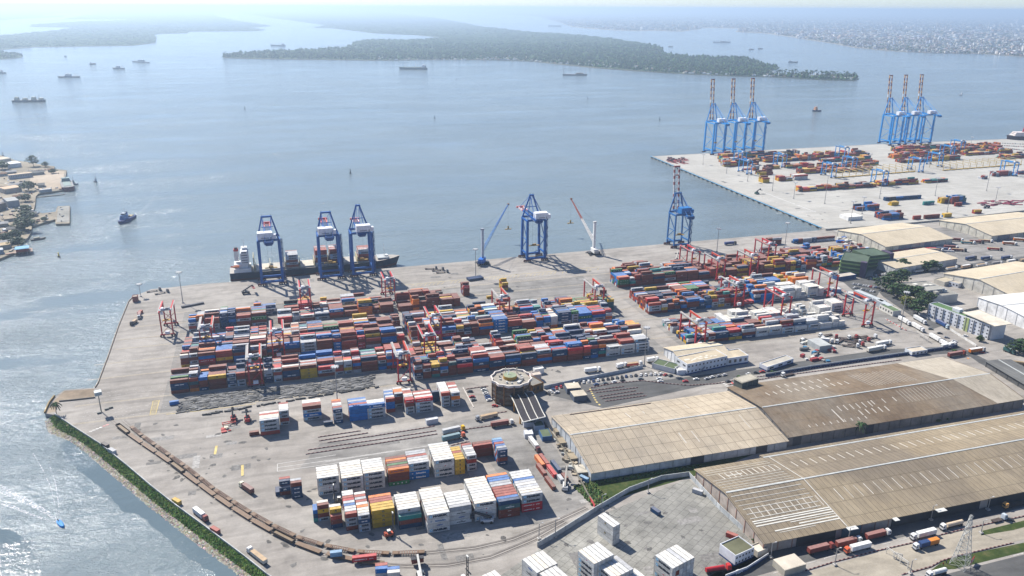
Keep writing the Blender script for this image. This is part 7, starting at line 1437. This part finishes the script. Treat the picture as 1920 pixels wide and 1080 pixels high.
# ------------------------------------------------------------------ the peninsula at the left edge
PEN = [(-80, 286), (0, 291), (30, 301), (60, 305), (78, 309), (103, 312), (101, 317), (112, 318), (125, 319.5), (119, 356), (72, 363), (67, 369), (66, 382), (63, 396), (80, 400), (104, 397), (108, 387), (131, 386), (130.5, 419), (104, 420), (104, 411), (60, 424), (58, 436), (52, 446), (44, 452), (34, 464), (27, 473), (12, 480), (0, 485), (-80, 500)]
pen = [at(*p) for p in PEN]; g = MB(); g.prism(pen, -6, .2, (.16, .14, .11), (.3, .3, .3)); struct(g.build('peninsula', M_EARTH))
sheet('wharf_paving', [(60, 322), (121, 321), (117, 353), (75, 357), (55, 345)], .25, paving('tan_wharf', (.36, .295, .22), (.43, .36, .28), .2, None, .25)); sheet('wharf_paving', [(109, 388), (130, 387), (129.5, 417), (106, 417)], .25, paving('grey_wharf', (.21, .205, .18), (.34, .33, .3), .3, None, .4))
for k, (a, b_, d, h, wc, rc, l) in enumerate([((-6, 308), (22, 304), 26, 7, (.5, .48, .42), (.56, .49, .38), 'tan-roofed store at the peninsula\'s upper left'), ((16, 316), (41, 313), 26, 7, (.66, .66, .66), (.72, .72, .71), 'white-roofed store on the peninsula'), ((18, 337), (62, 332), 9, 7, (.4, .42, .45), (.58, .46, .32), 'long tan-roofed row with arches on the wharf'), ((10, 364), (42, 359), 22, 7, (.45, .4, .34), (.56, .42, .29), 'orange-tan shed at the foot of the wharf'),
                                                   ((75, 362), (98, 359), 6, 4, (.3, .32, .34), (.45, .45, .44), 'low grey store along the wharf edge'), ((-8, 398), (14, 392), 60, 9, (.15, .13, .12), (.16, .14, .13), 'dark roofed shed at the left edge'), ((16, 390), (38, 387), 26, 9, (.25, .27, .3), (.36, .37, .36), 'grey barrel-roofed workshop below the peninsula wharf'), ((-30, 455), (3, 444), 62, 9, (.2, .2, .2), (.34, .32, .29), 'long grey shed cut by the left edge'), ((-6, 470), (22, 466), 14, 5, (.3, .28, .24), (.46, .36, .22), 'rusty tan roof near the lower shore'), ((8, 437), (20, 435), 7, 4, (.4, .42, .45), (.6, .62, .64), 'small pale roofed hut among the cars'), ((-6, 478), (8, 476), 10, 5, (.3, .36, .42), (.5, .52, .54), 'grey-blue hut at the lower left corner')]):
    bldg('store', l, a, b_, d, h, wc, rc, 0 if k != 2 else 1, 0 if k != 2 else 14, parapet=0, z0=.2)
HUTS = sorted([(4, 330), (22, 326), (48, 329), (70, 327), (30, 350), (78, 350), (6, 352), (40, 372), (12, 382), (24, 412), (40, 424), (4, 424), (30, 432), (18, 458), (2, 446), (26, 440), (58, 405), (96, 322)], key=lambda p: p[1])
for k, (x, y) in enumerate(HUTS):
    q = at(x, y); t = thing('hut', 'small peninsula hut with %s roof, %s from the top of the shore yards' % (('rust', 'grey', 'dark', 'tan')[k % 4], NTH[k]), 'hut', (q.x, q.y, .2), .2 + .1 * (k % 3), 'huts of the peninsula'); w_, d_ = 9 + 5 * (k % 3), 8 + 3 * (k % 4)
    part(t, 'wall', lambda g: g.box(0, 0, 0, w_, d_, 4, (.3, .29, .27)), M_WALL); part(t, 'roof', lambda g: (g.add([(-w_ * .55, -d_ * .55, 3.9), (w_ * .55, -d_ * .55, 3.9), (w_ * .55, 0, 5.8), (-w_ * .55, 0, 5.8), (w_ * .55, d_ * .55, 3.9), (-w_ * .55, d_ * .55, 3.9)], [(0, 1, 2, 3), (3, 2, 4, 5), (1, 4, 2), (0, 3, 5)], ((.22, .11, .06), (.3, .3, .3), (.09, .09, .09), (.36, .29, .2))[k % 4])), M_WALLW)
q = at(43, 478, WZ); t = thing('stilt_house', 'blue-roofed red house on stilts over the water', 'house', (q.x, q.y, WZ), R_(12)); part(t, 'stilt', lambda g: [g.box(x, y, -1, .6, .6, 4.2, DRK) for x in (-6, -2, 2, 6) for y in (0, 6, 12)]); part(t, 'deck', lambda g: g.box(1, 6, 3.2, 18, 16, .4, (.2, .12, .08))); part(t, 'wall', lambda g: g.box(0, 6, 3.6, 12, 12, 3.4, (.34, .07, .05)), M_WALL); part(t, 'roof', lambda g: g.prism([(-7, -1), (7, -1), (7, 13), (-7, 13)], 7, 7.4, (.12, .27, .42), (.22, .40, .55)), M_WALL)
g = MB(); A, B = at(10, 478), at(33, 474); g.bar((*A, .8), (*B, .8), 2.4, (.38, .2, .14), .4); tag(g.build('footbridge', M_PAINT), 'reddish footbridge to the stilt house', 'footbridge')
g = MB(); A, B = at(66, 371, WZ), at(122, 365, WZ); g.bar((*A, -1.8), (*B, -1.8), 2.5, (.12, .1, .08), .8); tag(g.build('floating_boom', M_PAINT), 'thin dark floating pontoon below the wharf', 'pontoon')
for px, h, r, l in [((5, 318), 9, 9, 'tree left of the white-roofed store'), ((63, 312), 12, 7, 'dark tree behind the wharf'), ((86, 313), 6, 4, 'low tree at the wharf\'s far corner'), ((54, 358), 9, 8, 'tree amid the wharf sheds'), ((100, 325), 5, 4, 'small round tree on the open wharf'), ((48, 378), 7, 6, 'tree below the wharf pontoon'), ((48, 402), 8, 7, 'tree at the root of the jetty'), ((84, 415), 4, 3, 'bush on the jetty'), ((50, 418), 10, 8, 'big tree on the lower shore'), ((46, 432), 10, 9, 'tree overhanging the lower bay'), ((30, 448), 7, 6, 'tree by the parked cars at the shore'), ((34, 462), 7, 6, 'lowest shore tree of the peninsula'), ((10, 452), 6, 6, 'tree at the left edge by the long shed')]:
    tree(l, px, h * 1.6, r * 1.5, col=(.03, .058, .017), group='peninsula trees', n=60)
car_row([(50, 321), (100, 318)], 12, R_(80), 'behind the tan wharf of the peninsula'); car_row([(28, 406), (48, 402)], 7, R_(60), 'in the peninsula workshop yard'); car_row([(12, 443), (32, 440)], 6, R_(60), 'by the lower peninsula shore')
g = MB()
for _ in range(260):
    x, y = rnd.uniform(0, 118), rnd.uniform(318, 474)
    if inside((x, y), PEN) and not (60 < x < 112 and 326 < y < 350): q = at(x, y); s = rnd.uniform(1, 5); g.box(q.x, q.y, .2, s, s * .5, rnd.uniform(.6, 2.2), rnd.choice([(.5, .5, .5), (.3, .25, .2), (.2, .1, .08), (.6, .58, .54), (.1, .12, .14), (.3, .35, .4)]), rnd.random() * 3)
tag(g.build('yard_clutter', M_PAINT), 'scattered machinery and goods across the peninsula yards', 'clutter', kind='stuff')
# ------------------------------------------------------------------ the air
m = bpy.data.materials.new('air'); m.use_nodes = True; t = m.node_tree; t.nodes.remove(t.nodes['Principled BSDF'])
pv = nd(t, 'ShaderNodeVolumePrincipled', i_Density=.0001); pv.inputs['Color'].default_value = (.64, .81, 1, 1); pv.inputs['Anisotropy'].default_value = .4
t.links.new(pv.outputs[0], t.nodes['Material Output'].inputs['Volume'])
g = MB(); g.box(0, 0, -8, 2 * S + 4000, 2 * S + 4000, 300, (1, 1, 1)); o = g.build('haze', m); o['kind'] = 'stuff'; o['label'] = 'thin pale haze over the whole lagoon and port'
